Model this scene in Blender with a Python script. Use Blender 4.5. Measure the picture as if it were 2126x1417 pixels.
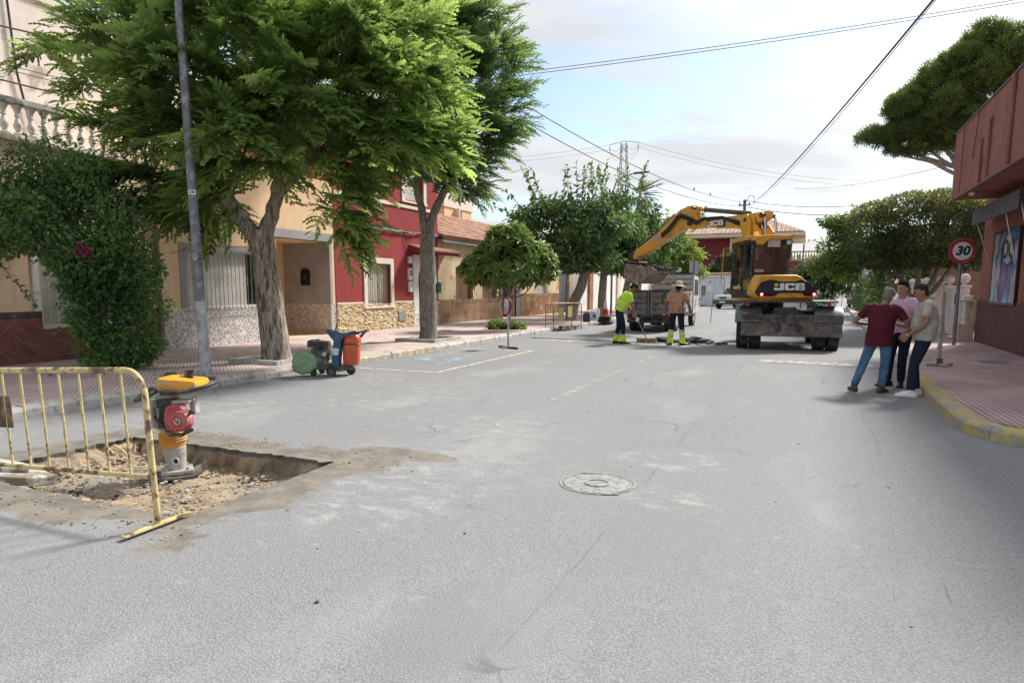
import bpy, bmesh, math, random
import numpy as np
from mathutils import Vector, Matrix, Euler
R = math.radians
random.seed(7); rng = np.random.default_rng(7)
for o in list(bpy.data.objects): bpy.data.objects.remove(o)
S = bpy.context.scene
COL = S.collection

# ---------------------------------------------------------------- camera, sky, sun, exposure
cd = bpy.data.cameras.new('camera'); cam = bpy.data.objects.new('camera', cd); COL.objects.link(cam)
cam.location = (0, 0, 1.6); cam.rotation_euler = (R(90 - 7.227), 0, R(23.747))
cd.sensor_width = 36; cd.lens = 23.368; cd.shift_y = 0.0313; cd.clip_start = .05; cd.clip_end = 2000
S.camera = cam
SUN_DIR = Vector((0.31, 0.66, 0.69)).normalized()          # towards the sun
SUN_EL = math.asin(SUN_DIR.z); SUN_AZ = math.atan2(SUN_DIR.x, SUN_DIR.y)
W = bpy.data.worlds.new('World'); S.world = W; W.use_nodes = True
SKY_STRENGTH = .1; SUN_STRENGTH = 2.3
sl = bpy.data.lights.new('sun', 'SUN'); so = bpy.data.objects.new('sun', sl); COL.objects.link(so)
sl.energy = SUN_STRENGTH; sl.angle = R(9); sl.color = (1, .955, .89)
so.rotation_euler = SUN_DIR.to_track_quat('Z', 'Y').to_euler()
vs = S.view_settings; S.display_settings.display_device = 'sRGB'
vs.view_transform = 'Standard'; vs.look = 'None'; vs.exposure = 1.55; vs.gamma = 1; vs.use_curve_mapping = False
S.cycles.max_bounces = 8; S.cycles.transparent_max_bounces = 12; S.cycles.use_denoising = True

class N:
    """small node builder"""
    def __init__(s, tree):
        s.t = tree; s.n = tree.nodes; s.l = tree.links
    def new(s, typ, **kw):
        nd = s.n.new(typ)
        for k, v in kw.items(): setattr(nd, k, v)
        return nd
    def put(s, sock, v):
        if v is None: return
        if isinstance(v, bpy.types.NodeSocket): s.l.new(v, sock)
        else:
            if hasattr(sock.default_value, '__len__') and not hasattr(v, '__len__'): v = (v,) * len(sock.default_value)
            if hasattr(v, '__len__') and len(v) == 3 and len(sock.default_value) == 4: v = tuple(v) + (1,)
            sock.default_value = v
    def math(s, op, a, b=None, c=None, clamp=False):
        nd = s.new('ShaderNodeMath', operation=op, use_clamp=clamp)
        for i, v in enumerate((a, b, c)): s.put(nd.inputs[i], v)
        return nd.outputs[0]
    def vmath(s, op, a, b=None):
        nd = s.new('ShaderNodeVectorMath', operation=op); s.put(nd.inputs[0], a); s.put(nd.inputs[1], b)
        return nd.outputs[1] if op in ('DOT_PRODUCT', 'LENGTH', 'DISTANCE') else nd.outputs[0]
    def noise(s, vec, scale=1, detail=4, rough=.55, dist=0, out=0):
        nd = s.new('ShaderNodeTexNoise'); s.put(nd.inputs['Vector'], vec)
        for k, v in (('Scale', scale), ('Detail', detail), ('Roughness', rough), ('Distortion', dist)): s.put(nd.inputs[k], v)
        return nd.outputs[out]
    def voro(s, vec, scale=1, feature='F1', out='Distance', rnd=1):
        nd = s.new('ShaderNodeTexVoronoi', feature=feature); s.put(nd.inputs['Vector'], vec); s.put(nd.inputs['Scale'], scale); s.put(nd.inputs['Randomness'], rnd)
        return nd.outputs[out]
    def step(s, v, a, b, lo=0., hi=1.):
        nd = s.new('ShaderNodeMapRange', interpolation_type='SMOOTHSTEP')
        for i, x in enumerate((v, a, b, lo, hi)): s.put(nd.inputs[i], x)
        return nd.outputs[0]
    def mix(s, f, a, b, blend='MIX'):
        nd = s.new('ShaderNodeMix', data_type='RGBA', blend_type=blend)
        s.put(nd.inputs[0], f); s.put(nd.inputs[6], a); s.put(nd.inputs[7], b)
        return nd.outputs[2]
    def xyz(s, v):
        nd = s.new('ShaderNodeSeparateXYZ'); s.put(nd.inputs[0], v); return nd.outputs
    def comb(s, x=0., y=0., z=0.):
        nd = s.new('ShaderNodeCombineXYZ')
        for i, v in enumerate((x, y, z)): s.put(nd.inputs[i], v)
        return nd.outputs[0]
    def scale(s, v, k): return s.vmath('MULTIPLY', v, k)
    def bump(s, h, strength=.3, dist=.01, nrm=None):
        nd = s.new('ShaderNodeBump'); s.put(nd.inputs['Strength'], strength); s.put(nd.inputs['Distance'], dist); s.put(nd.inputs['Height'], h)
        if nrm is not None: s.put(nd.inputs['Normal'], nrm)
        return nd.outputs[0]

w = N(W.node_tree); w.n.clear()
sky = w.new('ShaderNodeTexSky', sky_type='NISHITA', sun_disc=False)
sky.sun_elevation = SUN_EL; sky.sun_rotation = SUN_AZ; sky.dust_density = 1.2; sky.ozone_density = 1.2
tc = w.new('ShaderNodeTexCoord').outputs['Generated']
dx = w.xyz(tc)
zz = w.math('MAXIMUM', w.math('ADD', dx[2], .10), .03)
pl = w.comb(w.math('DIVIDE', dx[0], zz), w.math('DIVIDE', dx[1], zz), 0.)
plr = w.new('ShaderNodeVectorRotate', rotation_type='Z_AXIS'); w.put(plr.inputs[0], pl); plr.inputs['Angle'].default_value = R(-28)
pls = w.vmath('ADD', w.scale(plr.outputs[0], (.62, 1.0, 1.)), (3.3, 7.9, 0.))
n1 = w.noise(pls, .95, 10, .56, .25); n2 = w.noise(pls, 4.2, 8, .6, .3)
den = w.math('ADD', w.math('MULTIPLY', n1, .82), w.math('MULTIPLY', n2, .18))
cov = w.step(den, .40, .545)
hazew = w.step(dx[2], .20, .0)
cov = w.math('MAXIMUM', cov, w.math('MULTIPLY', hazew, .85))
n3 = w.noise(w.vmath('ADD', pls, (.12, .1, 0.)), 2.2, 8, .55, .2)
shade = w.step(n3, .35, .66)
ccol = w.mix(shade, (2.62, 2.67, 2.74, 1), (3.1, 3.09, 3.05, 1))
glow = w.step(w.vmath('DOT_PRODUCT', tc, tuple(SUN_DIR)), .72, 1.0)
ccol = w.mix(w.math('MULTIPLY', glow, .6), ccol, (7.5, 7.0, 6.2, 1))
skc = w.mix(1.0, sky.outputs[0], (.61, .645, .67, 1), 'MULTIPLY')
fin = w.mix(w.math('MULTIPLY', cov, .93), skc, ccol)
bg = w.new('ShaderNodeBackground'); w.put(bg.inputs[0], fin); bg.inputs[1].default_value = SKY_STRENGTH
wo = w.new('ShaderNodeOutputWorld'); w.l.new(bg.outputs[0], wo.inputs[0])

# ---------------------------------------------------------------- mesh builder
class MB:
    def __init__(s, M=None): s.v = []; s.f = []; s.m = []; s.M = M; s.mi = 0
    def add(s, vs, fs, mi=None):
        k = len(s.v)
        if s.M is not None: vs = [s.M @ Vector(p) for p in vs]
        s.v += [tuple(p) for p in vs]; s.f += [tuple(i + k for i in f) for f in fs]
        s.m += [s.mi if mi is None else mi] * len(fs); return s
    def box(s, c, d, rot=None, mi=None, taper=1.):
        x, y, z = (q / 2 for q in d); tp = taper
        vs = [(-x, -y, -z), (x, -y, -z), (x, y, -z), (-x, y, -z), (-x*tp, -y*tp, z), (x*tp, -y*tp, z), (x*tp, y*tp, z), (-x*tp, y*tp, z)]
        if rot is not None:
            E_ = Euler(rot).to_matrix() if not isinstance(rot, Matrix) else rot
            vs = [E_ @ Vector(p) for p in vs]
        vs = [(p[0] + c[0], p[1] + c[1], p[2] + c[2]) for p in vs]
        return s.add(vs, [(0, 3, 2, 1), (4, 5, 6, 7), (0, 1, 5, 4), (1, 2, 6, 5), (2, 3, 7, 6), (3, 0, 4, 7)], mi)
    def bb(s, x0, x1, y0, y1, z0, z1, mi=None): return s.box(((x0+x1)/2, (y0+y1)/2, (z0+z1)/2), (abs(x1-x0), abs(y1-y0), abs(z1-z0)), None, mi)
    def loft(s, rings, cap=True, closed=False, mi=None):
        n = len(rings[0]); vs = [p for r in rings for p in r]; fs = []
        m = len(rings)
        for i in range(m if closed else m - 1):
            a, b = i * n, ((i + 1) % m) * n
            for j in range(n): fs.append((a + j, a + (j+1) % n, b + (j+1) % n, b + j))
        if cap and not closed: fs += [tuple(range(n))[::-1], tuple(range((m-1)*n, m*n))]
        return s.add(vs, fs, mi)
    def tube(s, pts, r, n=8, cap=True, mi=None, closed=False, sx=1., sy=1.):
        P = [Vector(p) for p in pts]; m = len(P)
        rs = r if hasattr(r, '__len__') else [r] * m
        T = []
        for i in range(m):
            a = P[(i-1) % m] if (closed or i > 0) else P[i]; b = P[(i+1) % m] if (closed or i < m-1) else P[i]
            t = (b - a); T.append(t.normalized() if t.length > 1e-9 else Vector((0, 0, 1)))
        u = T[0].cross(Vector((0, 0, 1)))
        if u.length < .1: u = T[0].cross(Vector((0, 1, 0)))
        u.normalize(); rings = []
        for i in range(m):
            u = (u - T[i] * u.dot(T[i]))
            u = u.normalized() if u.length > 1e-6 else T[i].orthogonal().normalized()
            v = T[i].cross(u)
            rings.append([P[i] + (u * math.cos(q) * sx + v * math.sin(q) * sy) * rs[i] for q in [2*math.pi*k/n for k in range(n)]])
        return s.loft(rings, cap, closed, mi)
    def cyl(s, a, b, r, n=12, r2=None, mi=None): return s.tube([a, b], [r, r if r2 is None else r2], n, True, mi)
    def lathe(s, prof, c=(0, 0, 0), n=16, axis='Z', mi=None, cap=True):
        rings = []
        for r, z in prof:
            ring = []
            for k in range(n):
                q = 2*math.pi*k/n; a, b = r*math.cos(q), r*math.sin(q)
                p = (a, b, z) if axis == 'Z' else ((z, a, b) if axis == 'X' else (b, z, a))
                ring.append((p[0]+c[0], p[1]+c[1], p[2]+c[2]))
            rings.append(ring)
        return s.loft(rings, cap, False, mi)
    def prism(s, poly, z0, z1, mi=None, T=None):
        """polygon (x,y) extruded z0..z1; T maps to place"""
        n = len(poly); vs = [(p[0], p[1], z0) for p in poly] + [(p[0], p[1], z1) for p in poly]
        if T is not None: vs = [T @ Vector(p) for p in vs]
        return s.add(vs, [tuple(range(n))[::-1], tuple(range(n, 2*n))] + [(i, (i+1) % n, (i+1) % n + n, i + n) for i in range(n)], mi)
    def ell(s, c, r, n=10, m=7, rot=None, mi=None):
        r = r if hasattr(r, '__len__') else (r, r, r); vs = [(0, 0, -1)]
        for i in range(1, m):
            th = math.pi * i / m - math.pi/2
            for k in range(n): q = 2*math.pi*k/n; vs.append((math.cos(th)*math.cos(q), math.cos(th)*math.sin(q), math.sin(th)))
        vs.append((0, 0, 1)); fs = [(0, 1 + (k+1) % n, 1 + k) for k in range(n)]
        for i in range(m-2):
            a = 1 + i*n; b = a + n
            fs += [(a+k, a+(k+1) % n, b+(k+1) % n, b+k) for k in range(n)]
        a = 1 + (m-2)*n; fs += [(a+k, a+(k+1) % n, len(vs)-1) for k in range(n)]
        E_ = Euler(rot).to_matrix() if rot is not None else Matrix.Identity(3)
        vs = [E_ @ Vector((p[0]*r[0], p[1]*r[1], p[2]*r[2])) + Vector(c) for p in vs]
        return s.add(vs, fs, mi)
    def mesh(s, name, mats, smooth=35):
        me = bpy.data.meshes.new(name); me.from_pydata(s.v, [], s.f)
        for m in (mats if isinstance(mats, (list, tuple)) else [mats]): me.materials.append(m)
        if len(me.materials) > 1: me.polygons.foreach_set('material_index', s.m)
        if smooth: me.polygons.foreach_set('use_smooth', [True]*len(s.f)); me.set_sharp_from_angle(angle=R(smooth))
        me.update(); return me
    def build(s, name, mats, parent=None, smooth=35, bevel=0, **kw):
        o = link(name, s.mesh(name, mats, smooth), parent)
        if bevel: bev(o, bevel)
        if kw: tag(o, **kw)
        return o
def bev(o, wd, seg=2, ang=40):
    b = o.modifiers.new('edge', 'BEVEL'); b.width = wd; b.segments = seg; b.limit_method = 'ANGLE'; b.angle_limit = R(ang); b.harden_normals = False
def link(name, data, parent=None, loc=None, rot=None):
    o = bpy.data.objects.new(name, data); COL.objects.link(o)
    if parent is not None: o.parent = parent
    if loc is not None: o.location = loc
    if rot is not None: o.rotation_euler = rot
    return o
def tag(o, label=None, cat=None, group=None, kind=None):
    if label: o['label'] = label
    if cat: o['category'] = cat
    if group: o['group'] = group
    if kind: o['kind'] = kind
    return o
def thing(name, label, cat, loc=(0, 0, 0), rz=0, group=None):
    o = link(name, None, None, loc, (0, 0, rz)); o.empty_display_size = .2
    return tag(o, label, cat, group)
def copy_tree(o, parent=None):
    c = o.copy(); COL.objects.link(c); c.parent = parent
    for ch in list(o.children): copy_tree(ch, c)
    return c
def frame(X, Y, Z, O):
    """matrix with columns X,Y,Z and origin O"""
    return Matrix(((X[0], Y[0], Z[0], O[0]), (X[1], Y[1], Z[1], O[1]), (X[2], Y[2], Z[2], O[2]), (0, 0, 0, 1)))

# ---------------------------------------------------------------- materials
MATS = {}
def newmat(name):
    m = bpy.data.materials.new(name); m.use_nodes = True; g = N(m.node_tree)
    b = g.n['Principled BSDF']; return m, g, b
def pm(name, col, rough=.6, metal=0., var=.12, vs=4., dirt=None, bump=0., bs=60., rand=0., coat=0., spec=.5, streak=0., emit=None, stretch=None):
    if name in MATS: return MATS[name]
    m, g, b = newmat(name); co = g.new('ShaderNodeTexCoord').outputs['Object']
    if stretch: co = g.scale(co, stretch)
    c = g.mix(g.step(g.noise(co, vs, 5, .6), .3, .7), tuple(x*(1-var) for x in col), tuple(min(1, x*(1+var)) for x in col))
    if rand:
        rd = g.new('ShaderNodeObjectInfo').outputs['Random']
        c = g.mix(1., c, g.mix(rd, (1-rand,)*3, (1+rand,)*3), 'MULTIPLY')
    if streak:
        s_ = g.step(g.noise(g.scale(co, (6, 6, .5)), 1.5, 5, .6), .5, .75)
        c = g.mix(g.math('MULTIPLY', s_, streak), c, tuple(x*.5 for x in col))
    if dirt:
        dc, amt, ds = dirt
        f = g.step(g.noise(co, ds, 8, .65, .3), .62 - amt*.3, .70 - amt*.2)
        c = g.mix(f, c, dc)
    g.put(b.inputs['Base Color'], c); g.put(b.inputs['Roughness'], rough); b.inputs['Metallic'].default_value = metal
    b.inputs['Specular IOR Level'].default_value = spec; b.inputs['Coat Weight'].default_value = coat
    if bump: g.put(b.inputs['Normal'], g.bump(g.noise(co, bs, 6, .6), bump, .01))
    if emit: b.inputs['Emission Color'].default_value = (*emit[0], 1); b.inputs['Emission Strength'].default_value = emit[1]
    MATS[name] = m; return m
def srgb(r, g, b):
    f = lambda c: (c/255/12.92 if c/255 <= .04045 else ((c/255+.055)/1.055)**2.4)
    return (f(r), f(g), f(b))
def leafmat(name, col, tcol, var=.35, rough=.5, tw=.45):
    if name in MATS: return MATS[name]
    m, g, b = newmat(name); m.node_tree.nodes.remove(b)
    at = g.new('ShaderNodeAttribute', attribute_name='tone').outputs['Fac']
    c1 = g.mix(at, tuple(x*(1-var) for x in col), (col[0]*(1+var*1.6), col[1]*(1+var*1.1), col[2]*(1+var*.4)))
    c2 = g.mix(at, tuple(x*(1-var) for x in tcol), tuple(x*(1+var) for x in tcol))
    d = g.new('ShaderNodeBsdfPrincipled'); g.put(d.inputs['Base Color'], c1); d.inputs['Roughness'].default_value = rough; d.inputs['Specular IOR Level'].default_value = .16
    t = g.new('ShaderNodeBsdfTranslucent'); g.put(t.inputs[0], c2)
    mx = g.new('ShaderNodeMixShader'); mx.inputs[0].default_value = tw; g.l.new(d.outputs[0], mx.inputs[1]); g.l.new(t.outputs[0], mx.inputs[2])
    g.l.new(mx.outputs[0], g.n['Material Output'].inputs[0]); MATS[name] = m; return m
def glass(name, col=(.6, .7, .7), mixf=.35, rough=.03):
    if name in MATS: return MATS[name]
    m, g, b = newmat(name); m.node_tree.nodes.remove(b); b = g.new('ShaderNodeBsdfGlossy'); b.inputs[0].default_value = (.85, .9, .9, 1); b.inputs['Roughness'].default_value = rough
    t = g.new('ShaderNodeBsdfTransparent'); t.inputs[0].default_value = (*col, 1)
    fr = g.new('ShaderNodeFresnel'); fr.inputs[0].default_value = 1.35
    mx = g.new('ShaderNodeMixShader'); g.l.new(g.math('ADD', fr.outputs[0], mixf, clamp=True), mx.inputs[0])
    g.l.new(t.outputs[0], mx.inputs[1]); g.l.new(b.outputs[0], mx.inputs[2]); g.l.new(mx.outputs[0], g.n['Material Output'].inputs[0])
    MATS[name] = m; return m

def paint_worn(name, col, wear=.5, scale=6., stretch=(1, 1, 1)):
    if name in MATS: return MATS[name]
    m, g, b = newmat(name); p = g.new('ShaderNodeNewGeometry').outputs['Position']
    f = g.step(g.noise(g.scale(p, stretch), scale, 10, .72, .3), wear-.1, wear+.1)
    c = g.mix(g.noise(p, 30, 3), tuple(x*.85 for x in col), col); g.put(b.inputs['Base Color'], c); b.inputs['Roughness'].default_value = .7
    t = g.new('ShaderNodeBsdfTransparent'); mx = g.new('ShaderNodeMixShader')
    g.l.new(f, mx.inputs[0]); g.l.new(t.outputs[0], mx.inputs[1]); g.l.new(b.outputs[0], mx.inputs[2]); g.l.new(mx.outputs[0], g.n['Material Output'].inputs[0])
    MATS[name] = m; return m
# ---------------------------------------------------------------- ground
HX0, HX1, HY0, HY1 = -6.66, -3.95, 3.22, 4.86      # the dug trench
def asphalt():
    m, g, b = newmat('asphalt'); p = g.new('ShaderNodeNewGeometry').outputs['Position']; q = g.xyz(p)
    fine = g.noise(p, 75, 4, .7); peb = g.voro(p, 88); mid = g.noise(p, 7, 6, .65); big = g.noise(g.scale(p, (1., .35, 1)), .8, 6, .6)
    lane = g.noise(g.scale(p, (2.2, .10, 1)), 1.0, 5, .6)
    c = g.mix(g.step(fine, .32, .68), (.196, .199, .204), (.286, .290, .295))
    c = g.mix(g.step(peb, .45, .7, 0, .5), c, (.115, .115, .118))
    c = g.mix(g.step(mid, .55, .8, 0, .5), c, (.35, .35, .345))
    c = g.mix(g.step(mid, .42, .2, 0, .4), c, (.17, .172, .18))
    c = g.mix(g.step(big, .5, .75, 0, .5), c, (.37, .365, .355))
    c = g.mix(g.step(lane, .5, .72, 0, .45), c, (.215, .218, .225))
    # whitish dust dragged beside the trench and across the lane
    def blob(x, y, rx, ry, amp=.5, sc=2.5):
        dxx = g.math('DIVIDE', g.math('SUBTRACT', q[0], x), rx); dyy = g.math('DIVIDE', g.math('SUBTRACT', q[1], y), ry)
        d = g.math('SQRT', g.math('ADD', g.math('MULTIPLY', dxx, dxx), g.math('MULTIPLY', dyy, dyy)))
        return g.math('ADD', d, g.math('MULTIPLY', g.math('SUBTRACT', g.noise(p, sc, 8, .7, .4), .5), amp*2))
    streaks = g.step(g.noise(g.scale(p, (1., 1.7, 1)), 3.4, 10, .78, .15), .46, .70)
    for (x, y, rx, ry, st, colr) in ((-3.0, 4.2, 1.0, 1.0, .6, (.46, .455, .44)), (-2.9, 5.3, 1.3, .9, .38, (.50, .49, .47)), (-5.6, 8.6, 2.0, 2.2, .38, (.48, .47, .44)), (-1.1, 6.2, .7, .5, .5, (.52, .51, .49)),
                               (-.9, 5.0, .5, .35, .5, (.53, .50, .46)), (-7.3, 6.2, 1.1, 1.4, .6, (.42, .41, .38)), (-3.4, 6.9, 1.4, .8, .38, (.50, .48, .45)), (-7.2, 10.0, .9, 1.2, .55, (.5, .47, .4)), (.2, 15.6, 1.1, .35, .8, (.55, .53, .5)), (-3.1, 19.3, .8, .35, .8, (.6, .6, .58))):
        f = g.math('MULTIPLY', g.step(blob(x, y, rx, ry, .55), 1.1, .35), g.math('MULTIPLY', streaks, st)); c = g.mix(f, c, colr)
    for (x, y, rx, ry, st) in ((-1.45, 2.6, .40, .75, .55), (-.8, 4.2, .5, .9, .3), (-.9, 18.0, 1.8, 1.0, .55), (-6.2, 12.9, 1.3, 1.3, .4)):
        c = g.mix(g.step(blob(x, y, rx, ry, .5, 3.), 1.15, .3, 0, st), c, (.19, .195, .195))
    # damp, silty margin round the trench and its tongue
    ax = g.math('SUBTRACT', g.math('ABSOLUTE', g.math('SUBTRACT', q[0], (HX0+HX1)/2)), (HX1-HX0)/2)
    ay = g.math('SUBTRACT', g.math('ABSOLUTE', g.math('SUBTRACT', q[1], (HY0+HY1)/2)), (HY1-HY0)/2)
    wob = g.math('MULTIPLY', g.math('SUBTRACT', g.noise(p, 1.1, 10, .64, .6), .5), 1.5)
    sd = g.math('ADD', g.math('MAXIMUM', ax, ay), wob)
    wet = g.step(sd, .45, .34)
    tg = g.step(blob(-3.55, 5.38, .62, .20, .28, 2.2), 1.05, .95)
    wet = g.math('MAXIMUM', wet, tg)
    wc = g.mix(g.step(g.noise(p, 4, 6, .6), .35, .65), (.150, .138, .120), (.265, .232, .185))
    wc = g.mix(g.step(fine, .6, .3, 0, .5), wc, (.07, .065, .058))
    c = g.mix(g.math('MULTIPLY', wet, .92), c, wc)
    # long paving seams
    for x0 in (-1.15, .75, -5.4):
        w_ = g.math('ABSOLUTE', g.math('ADD', g.math('SUBTRACT', q[0], x0), g.math('MULTIPLY', g.math('SUBTRACT', g.noise(p, .9, 7, .6), .5), .22)))
        c = g.mix(g.math('MULTIPLY', g.step(w_, .011, .003), g.step(g.noise(p, .7, 4), .45, .58, 0, .5)), c, (.10, .10, .10))
    c = g.mix(g.step(g.voro(p, 9), .10, .05, 0, .35), c, (.11, .11, .11))
    # cracks
    cr = g.voro(g.vmath('ADD', p, g.scale(g.noise(p, 1.5, 5, .6, 0, 1), (.8, .8, 0))), .55, 'DISTANCE_TO_EDGE')
    c = g.mix(g.math('MULTIPLY', g.step(cr, .008, .002), g.step(g.noise(p, .5, 2), .52, .6, 0, .55)), c, (.06, .06, .06))
    g.put(b.inputs['Base Color'], c); g.put(b.inputs['Roughness'], g.step(wet, 0, 1, .88, .62)); b.inputs['Specular IOR Level'].default_value = .3
    h = g.math('ADD', g.math('MULTIPLY', fine, .6), g.math('MULTIPLY', g.step(peb, .6, .3), .5))
    g.put(b.inputs['Normal'], g.bump(h, .55, .006)); return m
ASPH = asphalt()
def paver(name, c1, c2, dirn, per, lo=.55):
    """ribbed cement paving: ribs as fine relief"""
    m, g, b = newmat(name); p = g.new('ShaderNodeNewGeometry').outputs['Position']
    d = g.vmath('DOT_PRODUCT', p, dirn); s = g.math('SINE', g.math('MULTIPLY', d, 2*math.pi/per))
    rib = g.step(s, -.5, .5)
    q = g.xyz(p)
    fx = g.math('ABSOLUTE', g.math('SUBTRACT', g.math('FRACT', g.math('DIVIDE', q[0], .4)), .5)); fy = g.math('ABSOLUTE', g.math('SUBTRACT', g.math('FRACT', g.math('DIVIDE', q[1], .4)), .5))
    jt = g.step(g.math('MAXIMUM', fx, fy), .487, .495)
    base = g.mix(g.step(g.noise(p, 1.1, 6, .65), .35, .65), c1, c2)
    cell = g.new('ShaderNodeTexWhiteNoise', noise_dimensions='2D'); g.put(cell.inputs[0], g.comb(g.math('FLOOR', g.math('DIVIDE', q[0], .4)), g.math('FLOOR', g.math('DIVIDE', q[1], .4)), 0.))
    base = g.mix(g.math('MULTIPLY', cell.outputs[0], .3), base, g.mix(1., base, (.7, .68, .68), 'MULTIPLY'))
    base = g.mix(g.step(g.noise(p, 3.3, 9, .7), .54, .72, 0, .55), base, (.30, .27, .25))
    base = g.mix(g.step(g.noise(p, .6, 5, .6), .52, .7, 0, .4), base, tuple(x*.6 for x in c1))
    c = g.mix(rib, g.mix(1., base, (lo, lo, lo), 'MULTIPLY'), base)
    c = g.mix(g.math('MULTIPLY', jt, .6), c, (.12, .10, .095))
    g.put(b.inputs['Base Color'], c); b.inputs['Roughness'].default_value = .8
    g.put(b.inputs['Normal'], g.bump(g.math('SUBTRACT', rib, g.math('MULTIPLY', jt, .8)), .7, .006)); return m
PAVL = paver('ribbed_paving_left', (.55, .41, .385), (.68, .56, .53), (.66, .75, 0), .062, .68)
PAVR = paver('ribbed_paving_right', (.45, .295, .295), (.58, .42, .415), (1, .04, 0), .075, .60)
def flat(name, x0, x1, y0, y1, z, m, **kw):
    o = MB().add([(x0, y0, z), (x1, y0, z), (x1, y1, z), (x0, y1, z)], [(0, 1, 2, 3)]).build(name, m, None, 0, kind='structure', **kw); return o
# road: a sheet with the dug hole left open
def road():
    bm = bmesh.new()
    def loop(pts): 
        vs = [bm.verts.new(p) for p in pts]; return [bm.edges.new((vs[i], vs[(i+1) % len(vs)])) for i in range(len(vs))]
    inner = []
    rj = random.Random(3)
    def side(a, b, n, jit):
        for i in range(n):
            t = i/n; x = a[0]+(b[0]-a[0])*t; y = a[1]+(b[1]-a[1])*t; j = rj.gauss(0, jit) if i else 0
            inner.append((x + (j if a[0] == b[0] else 0), y + (j if a[1] == b[1] else 0), 0))
    side((HX0, HY0), (HX1, HY0), 52, .020); side((HX1, HY0), (HX1, HY1), 30, .010); side((HX1, HY1), (HX0, HY1), 56, .013); side((HX0, HY1), (HX0, HY0), 34, .035)
    outer = [(-8.80, 2, 0), (2.4, 2, 0), (2.4, 7, 0), (-8.80, 7, 0)]
    e = loop(outer) + loop(inner)
    bmesh.ops.triangle_fill(bm, edges=e, use_beauty=True)
    for q in ([(-8.8, -30), (40, -30), (40, 2), (-8.8, 2)], [(2.4, 2), (40, 2), (40, 7), (2.4, 7)], [(-8.8, 7), (40, 7), (40, 8.35), (-8.8, 8.35)], [(-8.8, 8.35), (1.9, 8.35), (3.6, 70), (-8.8, 70)], [(-14, 70), (9, 70), (9, 260), (-14, 260)]):
        bm.faces.new([bm.verts.new((a, b_, 0)) for a, b_ in q])
    bmesh.ops.remove_doubles(bm, verts=bm.verts, dist=1e-4); bmesh.ops.recalc_face_normals(bm, faces=bm.faces)
    for f in bm.faces:
        if f.normal.z < 0: f.normal_flip()
    me = bpy.data.meshes.new('road'); bm.to_mesh(me); me.materials.append(ASPH)
    o = link('road', me); tag(o, 'grey worn asphalt street with a dug rectangular hole', kind='structure'); return inner
HOLE = road()
terr = pm('dry_ground', (.17, .14, .10), .95, var=.3, vs=.6, bump=.4, bs=5)
MB().add([(-900, -60, -.9), (900, -60, -.9), (900, 1500, -.9), (-900, 1500, -.9)], [(0, 1, 2, 3)]).build('terrain', terr, None, 0, kind='structure', label='flat dry ground stretching to the horizon')
MB().bb(-60, -14, -20, 260, -.95, -.02).build('ground', terr, None, 0, kind='structure'); MB().bb(9, 60, 8.2, 260, -.95, -.02).build('ground', terr, None, 0, kind='structure')
# pavements
MB().bb(-16.2, -8.98, -20, 69.9, -.6, .15).build('pavement', PAVL, None, 0, kind='structure', label='ribbed reddish pavement before the houses')
def pavR():
    poly = [(1.85, 9.2), (1.95, 8.72), (2.25, 8.36), (2.7, 8.2), (40, 8.2), (40, 70), (3.45, 70), (1.86, 12)]
    MB().prism(poly, -.6, .15).build('pavement', PAVR, None, 0, kind='structure', label='pink ribbed pavement at the corner building')
pavR()
# kerbs, stone by stone
KC = pm('kerb_concrete', (.42, .40, .37), .9, var=.18, vs=3, dirt=((.25, .22, .19), .3, 5), bump=.4, bs=40, rand=.07)
def kerbyellow():
    m, g, b = newmat('kerb_yellow_paint'); p = g.new('ShaderNodeNewGeometry').outputs['Position']
    f = g.step(g.noise(p, 5.5, 9, .7, .3), .44, .54)
    c = g.mix(g.noise(p, 20, 4), (.22, .20, .17), (.42, .39, .34)); c = g.mix(f, c, g.mix(g.noise(p, 9, 4), (.40, .31, .09), (.56, .46, .20)))
    g.put(b.inputs['Base Color'], c); b.inputs['Roughness'].default_value = .85; g.put(b.inputs['Normal'], g.bump(g.noise(p, 40, 5), .4, .01)); return m
KY = kerbyellow()
def kerbyellow2():
    m, g, b = newmat('kerb_faded_yellow'); p = g.new('ShaderNodeNewGeometry').outputs['Position']
    f = g.step(g.noise(p, 6, 9, .75, .3), .5, .56)
    c = g.mix(g.noise(p, 20, 4), (.26, .24, .21), (.43, .41, .37)); c = g.mix(f, c, (.60, .50, .24))
    g.put(b.inputs['Base Color'], c); b.inputs['Roughness'].default_value = .85; return m
KY2 = kerbyellow2()
kl = link('kerb', None); tag(kl, 'grey kerb stones along the house side', kind='structure')
def kstone(w_, ln, h):
    mb = MB(); mb.loft([[(-w_/2, y, -.5), (w_/2+.015, y, -.5), (w_/2+.015, y, h-.05), (w_/2-.02, y, h-.005), (w_/2-.045, y, h), (-w_/2, y, h)] for y in (-ln/2, ln/2)]); return mb
ks = kstone(.2, .985, .152).mesh('kerb_stone', KC, 25); ksy = ks.copy(); ksy.materials[0] = KY2
rk = random.Random(5)
for i in range(62):
    y = .5 + i
    o = link('kerb_stone', ksy if (10.0 < y < 15.2 and y > 10.4) else ks, kl, (-8.9 + rk.gauss(0, .008), y, rk.gauss(0, .006)), (rk.gauss(0, .006), rk.gauss(0, .01), rk.gauss(0, .006)))
kr = link('kerb', None); tag(kr, 'worn yellow painted kerb curving round the corner', kind='structure')
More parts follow.
